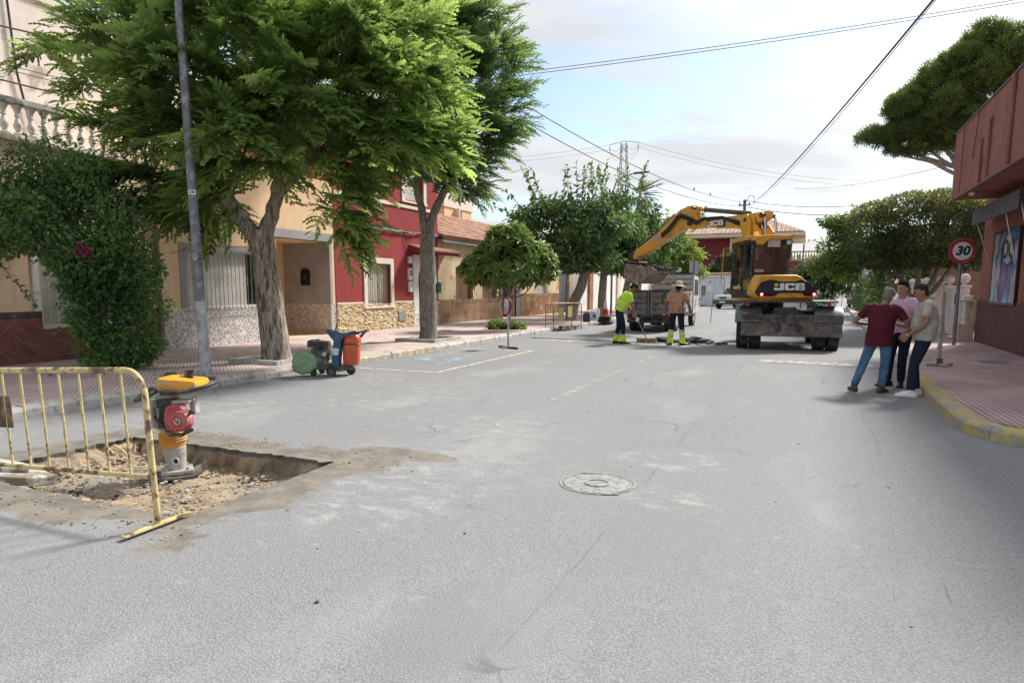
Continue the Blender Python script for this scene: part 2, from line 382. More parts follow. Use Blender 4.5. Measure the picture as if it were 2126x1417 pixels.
pth = [Vector((1.78 + .0275*(y - 12), y)) for y in (62, 50, 40, 30, 24, 20, 17, 15, 14, 13, 12)] + [Vector((1.765, y)) for y in (11, 10, 9.2)] + [Vector((1.80, 8.78)), Vector((1.93, 8.44)), Vector((2.2, 8.2)), Vector((2.6, 8.08)), Vector((3.5, 8.06)), Vector((4.5, 8.06)), Vector((5.5, 8.06)), Vector((6.5, 8.06))]
for i in range(len(pth)-1):
    a, b_ = pth[i], pth[i+1]; d = (b_-a); L = d.length; d.normalize(); nrm = Vector((d.y, -d.x))   # right-hand side of travel = road side
    if nrm.x > 0 and i < 12: nrm = -nrm
    rs = []
    for pt, t in ((a, .004), (b_, -.004)):
        tn = d
        if pt is a and i > 0: tn = ((a-pth[i-1]).normalized() + d).normalized()
        if pt is b_ and i < len(pth)-2: tn = ((pth[i+2]-b_).normalized() + d).normalized()
        nn = Vector((tn.y, -tn.x)); c_ = pt + d*t
        # travel is towards the camera, so the road is on the (tn.y,-tn.x) side
        rs.append([(c_.x + nn.x*k, c_.y + nn.y*k, z) for k, z in ((-.11, -.5), (.105, -.5), (.09, .11), (.065, .142), (.04, .153), (-.11, .153))])
    mb = MB().loft(rs); o = mb.build('kerb_stone', KY if i >= 8 else KC, kr, 25)
# trench: broken asphalt edge, subsoil walls and rubble floor
def soilmat():
    m, g, b = newmat('subsoil'); p = g.new('ShaderNodeNewGeometry').outputs['Position']; z = g.xyz(p)[2]
    c = g.mix(g.step(g.noise(p, 2.2, 7, .6), .38, .62), (.185, .145, .105), (.37, .275, .17))
    c = g.mix(g.step(g.noise(p, 1.1, 5, .6), .5, .62, 0, .8), c, (.25, .225, .195))
    c = g.mix(g.step(g.voro(p, 26), .42, .1, 0, .7), c, g.mix(g.noise(p, 8), (.20, .16, .12), (.52, .46, .38)))
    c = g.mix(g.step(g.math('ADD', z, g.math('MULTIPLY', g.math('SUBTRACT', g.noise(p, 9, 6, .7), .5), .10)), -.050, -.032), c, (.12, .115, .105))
    g.put(b.inputs['Base Color'], c); b.inputs['Roughness'].default_value = .95
    g.put(b.inputs['Normal'], g.bump(g.noise(p, 38, 7, .7), .8, .02)); return m
SOIL = soilmat()
def trench():
    mb = MB(); n = len(HOLE); rj = random.Random(9); prev = None
    low = [[], [], []]
    cx_, cy_ = (HX0+HX1)/2, (HY0+HY1)/2
    for (x, y, z) in HOLE:
        ex = 1 if abs(x-HX1) < .05 else (-1 if abs(x-HX0) < .05 else 0); ey = 1 if abs(y-HY1) < .05 else (-1 if abs(y-HY0) < .05 else 0)
        soft = 1 if (ex < 0 or ey < 0) else 0
        for k, (dz, off) in enumerate(((-.055, .005), (-.10, -.02), (-.22, -.05))):
            o_ = off + .016*(k+1)*(math.sin(x*9+y*5)+.7*math.sin(x*23+y*17+k)+.5*math.sin(x*41+y*37)) + rj.gauss(0, .004)*(k+1); o_ += (-.10*k*soft)
            low[k].append((x + ex*o_, y + ey*o_, dz*(1 - .25*soft) + (.010*math.sin(x*31+y*27)+rj.gauss(0, .004))*(k < 2)))
    rings = [HOLE] + low; vs = [p for r in rings for p in r]; fs = []
    for k in range(3):
        for i in range(n): fs.append((k*n+i, k*n+(i+1) % n, (k+1)*n+(i+1) % n, (k+1)*n+i))
    mb.add(vs, fs).build('trench_wall', SOIL, None, 0, kind='structure', label='cut asphalt and subsoil edge of the hole')
    nx, ny = 110, 66; X = np.linspace(HX0-.06, HX1+.06, nx); Y = np.linspace(HY0-.06, HY1+.06, ny); vs = []
    ph = rng.uniform(0, 6, (40, 3)); fr = rng.uniform(2, 16, (40, 2)) * rng.choice([-1, 1], (40, 2))
    for y in Y:
        for x in X:
            h = sum(.010/(1+k*.15)*math.sin(fr[k, 0]*x+fr[k, 1]*y+ph[k, 0]) for k in range(24))
            e = min(x-HX0, y-HY0)                    # it ramps up at the near and left sides
            z = -.20 + h*.55 + max(0, .45-e)*.30*(1 if y-HY0 < x-HX0 else .7) + rng.normal(0, .006)
            vs.append((x, y, min(z, -.03)))
    fs = [(j*nx+i, j*nx+i+1, (j+1)*nx+i+1, (j+1)*nx+i) for j in range(ny-1) for i in range(nx-1)]
    MB().add(vs, fs).build('trench_floor', SOIL, None, 60, kind='structure', label='rubbly sandy floor of the dug hole')
trench()
def stone_shape(mb, c, r, rnd, flatn=.7):
    pts = []
    for th in (-.6, .5):
        for k in range(5):
            q = 2*math.pi*(k+rnd.random()*.6)/5; s_ = r*(.7+.5*rnd.random())
            pts.append((c[0]+math.cos(q)*s_*math.cos(th), c[1]+math.sin(q)*s_*math.cos(th), c[2]+math.sin(th)*r*flatn))
    pts.append((c[0], c[1], c[2]+r*flatn*.8))
    mb.add(pts, [(i, (i+1) % 5, 5+(i+1) % 5, 5+i) for i in range(5)] + [(5+i, 5+(i+1) % 5, 10) for i in range(5)] + [(4, 3, 2, 1, 0)])
RUB = [pm('rubble_tan', (.34, .26, .17), .95, var=.3, vs=9, bump=.4), pm('rubble_grey', (.36, .34, .32), .95, var=.3, vs=9, bump=.4), pm('rubble_dark', (.06, .06, .06), .9, var=.3, vs=9, bump=.4)]
def gravel():
    rnd = random.Random(4); mb = MB()
    for i in range(1500):
        x = rnd.uniform(HX0+.02, HX1-.05); y = rnd.uniform(HY0+.02, HY1-.06); e = min(x-HX0, y-HY0)
        z = -.20 + max(0, .45-e)*.27; mb.mi = rnd.choices((0, 1, 2), (6, 5, .6))[0]
        stone_shape(mb, (x, y, z+.008), rnd.choice((.008, .010, .013, .018, .026)), rnd)
    for i in range(60):
        a = rnd.random(); x, y = (HX0+abs(rnd.gauss(.12, .16)), rnd.uniform(HY0+.1, HY1-.05)) if a < .55 else ((rnd.uniform(HX0, HX0+1.3), HY0+abs(rnd.gauss(.1, .2))) if a < .8 else (rnd.uniform(HX0+.2, HX1-.1), HY1-abs(rnd.gauss(.05, .08))-.03))
        e = min(x-HX0, y-HY0); mb.mi = rnd.choices((0, 1, 2), (5, 4, 1.2))[0]; stone_shape(mb, (x, y, -.185+max(0, .45-e)*.27), rnd.uniform(.016, .042), rnd)
    mb.build('gravel', RUB, None, 0, kind='stuff', label='loose stones on the floor of the hole')
    mb = MB()
    for i in range(260):
        a = rnd.random()
        if a < .35: x, y = rnd.uniform(-6.5, -3.6), rnd.uniform(2.75, 3.2)
        elif a < .7: x, y = rnd.uniform(-6.5, -3.2), rnd.uniform(4.9, 5.4)
        else: x, y = rnd.uniform(-8.5, 1), rnd.uniform(2.2, 14)
        mb.mi = rnd.choices((0, 1, 2), (4, 4, 2))[0]; stone_shape(mb, (x, y, .003), rnd.choice((.006, .008, .011, .015)), rnd)
    mb.build('grit', RUB, None, 0, kind='stuff', label='scattered grit on the asphalt')
gravel()
rs_ = random.Random(12)
for (x, y, z, r, lab, mi) in ((-4.28, 3.32, -.06, .05, 'pale flat stone lying at the near rim of the hole', 1), (-4.62, 3.5, -.09, .035, 'small pale stone inside the near rim of the hole', 1), (-4.15, 4.35, -.165, .07, 'black lump of asphalt on the floor of the hole', 2)):
    mb = MB(); stone_shape(mb, (0, 0, 0), r, rs_); 
    if mi == 2: [stone_shape(mb, (rs_.gauss(0, .05), rs_.gauss(0, .03), -.01), .035, rs_) for _ in range(4)]
    o = mb.build('stone', RUB[mi], None, 0, label=lab, cat='stone'); o.location = (x, y, z)
# broken slab of paving at the far end of the barrier
mb = MB(); mb.prism([(-.42, -.2), (.1, -.27), (.33, -.12), (.40, .06), (.18, .17), (-.1, .2), (-.4, .17)], 0, .085)
mb.prism([(-.35, -.1), (.0, -.17), (.2, -.02), (.1, .12), (-.3, .12)], .087, .13)
o = mb.build('broken_slab', pm('broken_concrete', (.44, .43, .40), .95, var=.3, vs=6, dirt=((.2, .17, .13), .5, 6), bump=.8, bs=25), None, 0, .012, label='broken grey concrete slab lying beside the hole', cat='slab'); o.location = (-6.36, 3.42, -.05); o.rotation_euler = (R(-6), R(9), R(20))
# road markings, worn
WH = paint_worn('worn_white_paint', (.52, .52, .50), .555, 5); YL = paint_worn('worn_yellow_paint', (.58, .54, .40), .44, 6); BL = paint_worn('worn_blue_paint', (.32, .42, .50), .545, 2.4)
def mark(x0, x1, y0, y1, m, lab, z=.004):
    return flat('road_marking', x0, x1, y0, y1, z, m, label=lab)
for y0, y1 in ((7.0, 8.0), (8.7, 12.9), (14.3, 16.0), (17.0, 21.5), (23.5, 28.0), (31, 36), (40, 45)): mark(-3.36+.004*(y0-8), -3.25+.004*(y0-8), y0, y1, WH, 'worn white dash of the centre line')
mark(-6.53, -6.43, 11.1, 16.1, YL, 'faded yellow side line of the parking bay'); mark(-8.7, -6.53, 11.05, 11.15, YL, 'faded yellow near line of the parking bay'); mark(-8.7, -6.53, 16.05, 16.14, YL, 'faded yellow far line of the parking bay')
mark(-8.25, -6.75, 12.3, 14.2, BL, 'faded blue square painted in the parking bay')
WH2 = paint_worn('worn_white_symbol', (.52, .54, .56), .555, 9)
def symbol():
    mb = MB(); cx_, cy_ = -7.5, 13.2
    ring = [(cx_+.05+r*math.cos(q), cy_-.15+r*math.sin(q), .008) for r in (.30, .38) for q in [R(150)+R(280)*k/20 for k in range(21)]]
    mb.add(ring, [(i, i+1, 22+i, 21+i) for i in range(20)])
    for x0, x1, y0, y1 in ((-.06, .02, -.05, .42), (.025, .30, -.03, .05), (.24, .31, -.33, -.035)): mb.add([(cx_+x0, cy_+y0, .008), (cx_+x1, cy_+y0, .008), (cx_+x1, cy_+y1, .008), (cx_+x0, cy_+y1, .008)], [(0, 1, 2, 3)])
    mb.add([(cx_-.02+.08*math.cos(k*.785), cy_+.52+.08*math.sin(k*.785), .008) for k in range(8)], [tuple(range(8))])
    mb.build('road_marking', WH2, None, 0, kind='structure', label='worn white wheelchair symbol on the blue square')
symbol()
# the saw-cut trench further up, patched with a strip of dark asphalt
DK = pm('fresh_asphalt', (.035, .035, .036), .8, var=.4, vs=14, bump=.7, bs=30)
rj = random.Random(8)
def strip(name, xs, yc, hw, z, m, lab):
    mb = MB(); a = []; b_ = []
    for x in xs: a.append((x, yc(x)-hw-abs(rj.gauss(0, .05)), z)); b_.append((x, yc(x)+hw+abs(rj.gauss(0, .05)), z + .0))
    n = len(a); mb.add(a+b_, [(i, i+1, n+i+1, n+i) for i in range(n-1)]); return mb.build(name, m, None, 0, kind='structure', label=lab)
strip('asphalt_strip', np.linspace(-8.3, -2.7, 60), lambda x: 20.45-.16*(x+8.3), .10, .006, DK, 'dark open saw cut across the street')
strip('dust_strip', np.linspace(-7.6, -2.6, 60), lambda x: 20.0-.16*(x+8.3), .22, .004, paint_worn('pale_dust', (.60, .58, .54), .50, 5), 'pale dust along the saw cut')
strip('dust_strip', np.linspace(-.9, 1.6, 40), lambda x: 15.95-.12*(x+.9), .26, .004, paint_worn('pale_dust2', (.58, .56, .52), .52, 5), 'pale dusty crossing band beyond the talking men')
strip('asphalt_strip', np.linspace(-.7, 1.6, 40), lambda x: 15.62-.12*(x+.7), .04, .005, paint_worn('grey_cut', (.14, .13, .12), .4, 9), 'thin grey saw cut before the dusty band')
def heap():
    mb = MB(); rnd = random.Random(2)
    for i in range(150):
        x = rnd.gauss(-3.25, .5); y = 20.5+rnd.gauss(0, .22); z = max(0, .16*math.exp(-((x+2.95)/.35)**2))+max(0, .12*math.exp(-((x+4.0)/.3)**2)); stone_shape(mb, (x, y, rnd.random()*z), rnd.uniform(.03, .13), rnd)
    mb.build('asphalt_rubble', DK, None, 0, kind='stuff', label='black broken asphalt lumps heaped by the saw cut')
heap()
# manhole cover
CI = pm('cast_iron', (.22, .222, .225), .55, .25, var=.25, vs=20, dirt=((.32, .31, .29), .6, 14), bump=.3, bs=60)
mh = thing('manhole_cover', 'round cast iron manhole cover set in the asphalt', 'manhole cover', (-1.51, 5.2, 0))
mb = MB(); mb.lathe([(.285, -.06), (.285, .006), (.270, .0065), (.268, .003), (0.001, .003)], n=48); mb.build('plate', CI, mh, 25)
mb = MB(); mb.loft([[(r*math.cos(2*math.pi*k/48), r*math.sin(2*math.pi*k/48), z) for k in range(48)] for r, z in ((.296, -.05), (.296, .005), (.316, .006), (.318, -.05))], False); mb.build('rim', CI, mh, 25)
for k in range(8):
    q = 2*math.pi*k/8; mb = MB(); mb.box((.19*math.cos(q), .19*math.sin(q), .004), (.08, .028, .002), (0, 0, q)); mb.build('rib', CI, mh)
mb = MB(); mb.loft([[(r*math.cos(2*math.pi*k/32), r*math.sin(2*math.pi*k/32), z) for k in range(32)] for r, z in ((.085, .003), (.085, .010), (.11, .010), (.11, .003))], False); mb.build('inner_ring', CI, mh, 25)
for sx in (-1, 1): MB().box((sx*.06, -sx*.305+(.0), .007), (.13, .035, .006)).build('lift_slot', CI, mh)
mh.rotation_euler = (0, 0, R(24))
for (x, y, rz, lab, sz) in ((3.5, 16.0, R(2), 'dark utility cover set in the pink pavement', (.55, .45)), (-10.7, 15.0, 0, 'dark square cover in pavement before the red house', (.5, .4)), (-11.6, 20.6, 0, 'dark cover in pavement near the leaning stick', (.5, .5))):
    g_ = thing('utility_cover', lab, 'cover', (x, y, .152), rz); MB().box((0, 0, 0), (sz[0], sz[1], .012)).build('plate', CI, g_)
    for k in range(5): MB().box((0, -sz[1]*.36+k*sz[1]*.18, .008), (sz[0]*.8, .03, .006)).build('rib', CI, g_)
# ---------------------------------------------------------------- houses
def stucco(name, col, bump=.25, bs=70, streak=.35, dirt=None, var=.10):
    return pm(name, col, .9, var=var, vs=1.3, bump=bump, bs=bs, streak=streak, dirt=dirt, spec=.2)
M_BEIGE1 = stucco('beige_stucco', (.72, .54, .39)); M_PINKISH = stucco('pale_pinkish_render', (.70, .61, .54), .3, 60, .15, ((.38, .31, .26), .25, 1.2))
M_ORANGE = stucco('ochre_stucco', (.74, .52, .325)); M_RED = stucco('crimson_stucco', (.29, .05, .05), .35, 90, .12); M_CREAM = stucco('cream_render', (.66, .51, .32), .25, 60, .3, ((.40, .28, .16), .3, 1.5))
M_BROWNPL = stucco('brown_plinth', (.31, .20, .115), .2, 60, .3, ((.22, .13, .07), .4, 2)); M_RUSTPL = stucco('rust_plinth', (.24, .12, .06), .2, 60, .5, ((.36, .24, .15), .4, 2))
M_WHITE = stucco('white_paint_wall', (.72, .70, .66), .2, 60, .25); M_GREYC = stucco('grey_concrete', (.33, .32, .31), .3, 60, .2); M_CREAMT = pm('cream_trim', (.66, .60, .50), .8, var=.08)
M_TERR = stucco('terracotta_textured', (.29, .125, .10), .75, 45, .2, ((.22, .085, .065), .3, 2)); M_DARKPL = stucco('plum_plinth', (.135, .072, .068), .5, 70, .1)
M_WFRAME = pm('white_window_frame', (.72, .71, .68), .5, var=.05); M_SHUT = pm('roller_shutter', (.50, .48, .43), .55, var=.08, vs=2); M_BROWNSH = pm('brown_shutter', (.17, .095, .06), .6, var=.15)
M_IRONW = pm('white_iron', (.64, .63, .60), .5, .1, var=.1, dirt=((.3, .2, .13), .25, 9)); M_IRONG = pm('grey_iron', (.30, .30, .30), .5, .3, var=.12); M_IRONB = pm('brown_iron', (.16, .10, .065), .6, .2, var=.2)
M_TILER = pm('oxblood_tile', (.19, .068, .062), .30, var=.22, vs=5, rand=.12, dirt=((.22, .11, .09), .3, 3)); M_TILED = pm('oxblood_band_tile', (.085, .042, .05), .28, var=.25, vs=9, rand=.12)
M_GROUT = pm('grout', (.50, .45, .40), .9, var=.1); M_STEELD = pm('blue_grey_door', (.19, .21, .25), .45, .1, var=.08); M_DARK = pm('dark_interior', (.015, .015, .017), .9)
M_CABLE = pm('black_cable', (.02, .02, .021), .6); M_CABLER = pm('red_cable', (.25, .05, .05), .6)
def crazy():
    m, g, b = newmat('crazy_stone_tile'); p = g.new('ShaderNodeNewGeometry').outputs['Position']
    q = g.vmath('ADD', g.scale(p, (1, 1, 1)), g.scale(g.noise(p, 9, 2, .5, 0, 1), (.05, .05, .05)))
    e = g.voro(q, 9.5, 'DISTANCE_TO_EDGE'); cc = g.voro(q, 9.5, 'F1', 'Color')
    c = g.mix(g.xyz(cc)[0], (.36, .335, .315), (.50, .47, .44)); c = g.mix(g.math('MULTIPLY', g.noise(p, 50, 5), .5), c, (.22, .2, .19))
    c = g.mix(g.step(e, .075, .04), c, (.76, .73, .68))
    g.put(b.inputs['Base Color'], c); b.inputs['Roughness'].default_value = .35; return m
M_CRAZY = crazy()
def clip(poly, x0, x1, y0, y1):
    for ax, lim, sg in ((0, x0, 1), (0, x1, -1), (1, y0, 1), (1, y1, -1)):
        out = []
        for i in range(len(poly)):
            a, b = poly[i-1], poly[i]; ia = (a[ax]-lim)*sg >= 0; ib = (b[ax]-lim)*sg >= 0
            if ia != ib: t = (lim-a[ax])/(b[ax]-a[ax]); out.append((a[0]+(b[0]-a[0])*t, a[1]+(b[1]-a[1])*t))
            if ib: out.append(b)
        poly = out
        if len(poly) < 3: return []
    return poly
FX = -14.0
def T_(th): return Matrix.Translation(-Vector(th.location))
def facade(mb, x, y0, y1, z0, z1, holes, dep=.22):
    """front skin of a wall facing +X, with reveals round its openings"""
    ys = sorted({y0, y1, *[h[0] for h in holes], *[h[1] for h in holes]}); zs = sorted({z0, z1, *[h[2] for h in holes], *[h[3] for h in holes]})
    for i in range(len(ys)-1):
        for j in range(len(zs)-1):
            a, b, c, d = ys[i], ys[i+1], zs[j], zs[j+1]
            if any(h[0] <= a and b <= h[1] and h[2] <= c and d <= h[3] for h in holes): continue
            mb.add([(x, a, c), (x, b, c), (x, b, d), (x, a, d)], [(0, 1, 2, 3)])
    for h in holes:
        a, b, c, d = h[:4]; k = x - (h[4] if len(h) > 4 else dep)
        mb.add([(x, a, c), (x, b, c), (x, b, d), (x, a, d), (k, a, c), (k, b, c), (k, b, d), (k, a, d)], [(0, 4, 5, 1), (1, 5, 6, 2), (2, 6, 7, 3), (3, 7, 4, 0)])
def shell(mb, x, y0, y1, z0, z1, back=-23):
    """roof, ends and back of the block behind the skin"""
    mb.add([(x, y0, z0), (x, y1, z0), (x, y1, z1), (x, y0, z1), (back, y0, z0), (back, y1, z0), (back, y1, z1), (back, y0, z1)], [(3, 2, 6, 7), (0, 3, 7, 4), (1, 5, 6, 2), (4, 7, 6, 5)])
def P_tile(name, mesh, th, y, z, x): return link(name, mesh, th, Vector((x, y, z)) - Vector(th.location))
def grille(win, th, x, y0, y1, z0, z1, n, m, r=.007, rails=(), frame_=True, returns=None):
    ln = z1 - z0; me = MB().cyl((0, 0, 0), (0, 0, ln), r, 6).mesh('grille_bar', m)
    L = Vector(th.location)
    for i in range(n):
        y = y0 + (y1-y0)*i/(n-1); link('grille_bar', me, win, Vector((x, y, z0)) - L)
    mr = MB().box((0, 0, 0), (.012, y1-y0+.02, .022)).mesh('grille_rail', m)
    for z in ([z0, z1] if frame_ else []) + list(rails): link('grille_rail', mr, win, Vector((x, (y0+y1)/2, z)) - L)
    if returns:
        me2 = MB().box((0, 0, 0), (returns, .014, .014)).mesh('grille_stay', m)
        for y in (y0, y1):
            for z in (z0+.01, z1-.01): link('grille_stay', me2, win, Vector((x-returns/2, y, z)) - L)
def shutter(win, th, x, y0, y1, z0, z1, m, pitch=.045):
    mb = MB(T_(th)); z = z0
    while z < z1 - .001:
        t = min(z+pitch, z1); mb.add([(x, y0, z), (x, y1, z), (x+.009, y1, z+.006), (x+.009, y0, z+.006), (x+.009, y1, t-.008), (x+.009, y0, t-.008), (x, y1, t), (x, y0, t)], [(0, 1, 2, 3), (3, 2, 4, 5), (5, 4, 6, 7)]); z = t
    return mb.build('shutter', m, win, 0)
def winframe(th, x, y0, y1, z0, z1, w_, m, d=.06):
    mb = MB(T_(th))
    mb.bb(x-d, x, y0, y0+w_, z0, z1); mb.bb(x-d, x, y1-w_, y1, z0, z1); mb.bb(x-d, x-.001, y0+w_, y1-w_, z1-w_, z1); mb.bb(x-d, x-.001, y0+w_, y1-w_, z0, z0+w_)
    return mb.build('window', m, th, 0)

# --- dark tiled house with the balustrade
h1 = thing('terraced_house', 'beige two storey house with oxblood diamond tiles and white balustrade', 'house', (FX, 4, .15))
mb = MB(T_(h1)); facade(mb, FX, 4, 11.2, .15, 4.40, [(8.44, 10.25, .84, 2.48)]); shell(mb, FX, 4, 11.2, .15, 4.40); mb.build('wall', M_BEIGE1, h1, 0)
MB(T_(h1)).bb(FX-.24, FX-.20, 8.4, 10.3, .8, 2.5).build('window_backing', M_DARK, h1, 0)
mb = MB(T_(h1)); mb.bb(-23.2, -17.0, 3.2, 14.6, 4.40, 8.35); mb.bb(-23.3, -16.93, 3.1, 14.7, 8.35, 8.47); mb.build('upper_wall', M_PINKISH, h1, 0)
MB(T_(h1)).bb(-16.99, FX+.10, 4, 11.2, 4.402, 4.50).build('terrace_slab', M_PINKISH, h1, 0, .01)
MB(T_(h1)).bb(FX-.14, FX+.10, 4, 11.2, 5.08, 5.20).build('handrail', pm('grey_coping', (.40, .38, .35), .9, var=.25, vs=4, dirt=((.14, .13, .12), .45, 5)), h1, 0, .015)
bal = MB().lathe([(.085, 0), (.085, .05), (.05, .07), (.045, .10), (.075, .17), (.082, .21), (.06, .27), (.035, .33), (.032, .36), (.05, .375), (.05, .39), (.036, .41), (.055, .49), (.082, .53), (.085, .58)], n=14).mesh('baluster', pm('white_cast_stone', (.60, .57, .52), .8, var=.12, dirt=((.32, .28, .23), .35, 6)), 50)
for i in range(30): link('baluster', bal, h1, Vector((FX-.02, 4.15+i*.245, 4.50)) - h1.location)
wn = winframe(h1, FX-.06, 8.44, 10.25, .84, 2.48, .05, M_WFRAME); shutter(wn, h1, FX-.17, 8.49, 10.2, .86, 2.46, M_SHUT)
grille(wn, h1, FX+.06, 8.42, 10.28, .82, 2.5, 13, M_IRONW, .007, (1.65,), True, .12)
MB(T_(h1)).bb(FX-.05, FX+.012, 8.30, 8.44, 1.17, 2.6).build('window_trim', M_WFRAME, h1, 0)
MB(T_(h1)).bb(FX-.02, FX+.006, 4, 8.43, .15, 1.16).bb(FX-.02, FX+.0055, 8.43, 10.26, .15, .83).bb(FX-.02, FX+.006, 10.26, 11.19, .15, 1.16).build('grout', M_GROUT, h1, 0)
def ptile(poly, th, m, x=FX, th_=.011, name='plinth_tile', z0=None):
    cy = sum(p[0] for p in poly)/len(poly); cz = sum(p[1] for p in poly)/len(poly)
    T = Matrix(((0, 0, 1, 0), (1, 0, 0, 0), (0, 1, 0, 0), (0, 0, 0, 1)))
    o = MB().prism([(cy+(p[0]-cy)*1.0-cy, cz+(p[1]-cz)-cz) for p in poly], .0, th_+.006, None, T).build(name, m, th, 0)
    o.location = Vector((x+.001, cy, cz)) - th.location; return o
D = .29
regs = [(6.9, 8.43, .28, 1.015), (8.43, 10.26, .28, .825), (10.26, 11.19, .28, 1.015)]
for i in range(-2, 20):
    for j in range(-1, 5):
        cy, cz = 8.05 + i*D, .27 + j*D
        if (i + j) % 2: continue
        dd = D - .0085
        for rg in regs:
            pg = clip([(cy-dd, cz), (cy, cz-dd), (cy+dd, cz), (cy, cz+dd)], *rg)
            if len(pg) >= 3 and abs(sum(pg[k-1][0]*pg[k][1]-pg[k][0]*pg[k-1][1] for k in range(len(pg))))/2 > .002: ptile(pg, h1, M_TILER)
y = 6.9
while y < 11.15:
    y2 = min(y+.41, 11.19); ptile([(y+.004, .152), (y2-.004, .152), (y2-.004, .272), (y+.004, .272)], h1, M_TILER)
    for a, b in ((y+.004, min(y2-.004, 8.43)), (max(y+.004, 10.26), y2-.004)):
        if b - a > .05: ptile([(a, 1.023), (b, 1.023), (b, 1.16), (a, 1.16)], h1, M_TILED)
    y = y2
rose = MB()
for k in range(6): rose.ell((.0, .028*math.cos(k*1.047), .028*math.sin(k*1.047)), (.004, .016, .016), 6, 4)
rm = rose.mesh('tile_rosette', pm('rosette', (.22, .14, .15), .4))
for k in range(11):
    y = 6.9+.2+.41*k
    if not 8.3 < y < 10.4: link('tile_rosette', rm, h1, Vector((FX+.018, y, 1.09)) - h1.location)
MB(T_(h1)).tube([(FX+.06, 11.1, .2), (FX+.06, 11.1, 4.4)], .05, 10).build('downpipe', pm('brown_pipe', (.20, .15, .12), .6, var=.2), h1)
mb = MB(T_(h1)); mb.tube([(-16.95, 10.05, 8.3), (-16.94, 10.12, 6.6), (-16.94, 10.4, 5.0)], .025, 6); mb.build('cable', M_CABLE, h1)

# --- ochre house with the porch
h2 = thing('terraced_house', 'ochre house with stone patterned tiles, porch recess and barred window', 'house', (FX, 11.2, .15))
PY0, PY1 = 15.0, 17.33
mb = MB(T_(h2)); facade(mb, FX, 11.2, 17.6, .15, 4.95, [(11.9, 14.42, 1.09, 2.60), (PY0, PY1, .158, 3.08, 1.9), (11.75, 12.75, 3.55, 4.75)]); shell(mb, FX, 11.2, 17.6, .15, 4.95); mb.bb(-22.9, -17.2, 14.62, 17.58, 4.95, 7.9)
mb.add([(FX-1.9, PY0, .15), (FX-1.9, PY1, .15), (FX-1.9, PY1, 3.08), (FX-1.9, PY0, 3.08)], [(0, 1, 2, 3)]); mb.build('wall', M_ORANGE, h2, 0)
mb = MB(T_(h2)); mb.bb(FX-.24, FX-.21, 11.7, 14.5, 1, 4.9); mb.build('window_backing', M_DARK, h2, 0)
mb = MB(T_(h2)); mb.bb(FX-.2, FX+.05, 14.86, 17.52, 3.08, 3.34); mb.bb(FX-1.88, FX+.015, PY1-.002, PY1+.12, 1.13, 3.08); mb.bb(FX-.15, FX+.015, 14.86, 15.0, 1.13, 3.08); mb.build('porch_surround', M_GREYC, h2, 0, .008)
mb = MB(T_(h2)); mb.bb(FX-.2, FX+.012, 11.72, 11.9, 1.07, 2.74); mb.bb(FX-.2, FX+.012, 14.42, 14.58, 1.07, 2.74); mb.bb(FX-.2, FX+.0115, 11.9, 14.42, 2.60, 2.74); mb.build('window_surround', M_GREYC, h2, 0)
wn = winframe(h2, FX-.08, 11.9, 14.42, 1.13, 2.60, .05, M_WFRAME); shutter(wn, h2, FX-.18, 11.95, 14.0, 1.16, 2.58, M_SHUT)
MB(T_(h2)).bb(FX-.19, FX-.15, 14.02, 14.38, 1.16, 2.58).build('pane', glass('dark_glass', (.2, .22, .22), .2), wn, 0)
grille(wn, h2, FX+.10, 11.86, 14.46, 1.06, 2.58, 20, M_IRONG, .008, (), True, .18)
def rhomb(y, z, h, w_): return MB(T_(h2)).tube([(FX+.105, y, z-h), (FX+.105, y+w_, z), (FX+.105, y, z+h), (FX+.105, y-w_, z)], .007, 5, False, closed=True).build('grille_motif', M_IRONW, wn)
for y in (12.0, 12.75, 13.7, 14.3): rhomb(y, 1.82, .17, .085)
for s_ in (-1, 1):
    for zc in (1.74, 1.90): MB(T_(h2)).tube([(FX+.105, 13.2+s_*.055+.05*math.cos(q), zc+.05*math.sin(q)) for q in [k*.7 for k in range(9)]], .006, 5).build('grille_motif', M_IRONW, wn)
rhomb(13.2, 1.82, .19, .12)
# tiles of the plinth, one by one
mb = MB(T_(h2)); mb.bb(FX-.02, FX+.006, 11.205, 15.0, .15, 1.13); mb.build('grout', M_GROUT, h2, 0); mb = MB(T_(h2)); mb.bb(FX-.02, FX+.006, PY1+.001, 17.595, .15, 1.13); mb.bb(FX-1.9, FX-.02, PY1-.006, PY1+.02, .15, 1.13); mb.build('grout', M_GROUT, h2, 0)
tl = MB().bb(0, .014, -.1595, .1595, -.1605, .1605).mesh('plinth_tile', M_CRAZY, 0)
for j in range(3):
    for i in range(12):
        if 11.38+i*.3155 < 14.9: P_tile('plinth_tile', tl, h2, 11.37+i*.3225, .315+j*.3255, FX+.001)
tl2 = MB().bb(0, .014, -.13, .13, -.1605, .1605).mesh('plinth_tile', M_CRAZY, 0); tl3 = MB().bb(-.155, .155, 0, .014, -.1605, .1605).mesh('plinth_tile', M_CRAZY, 0)
for j in range(3):
    P_tile('plinth_tile', tl2, h2, PY1+.133, .315+j*.3255, FX+.001)
    for i in range(6): P_tile('plinth_tile', tl3, h2, PY1-.0125, .315+j*.3255, FX-.165-i*.315)
MB(T_(h2)).bb(FX-1.86, FX-1.80, 15.7, 16.65, .17, 2.95).build('door', M_STEELD, h2, 0, .005)
mb = MB(T_(h2)); 
for y in (15.85, 16.5): mb.bb(FX-1.80, FX-1.785, y-.05, y+.02, .3, 2.1)
mb.build('door_panel', M_STEELD, h2, 0); mb = MB(T_(h2)); mb.bb(FX-1.80, FX-1.79, 15.75, 16.6, 2.25, 2.75); mb.build('door_light', M_DARK, h2, 0)
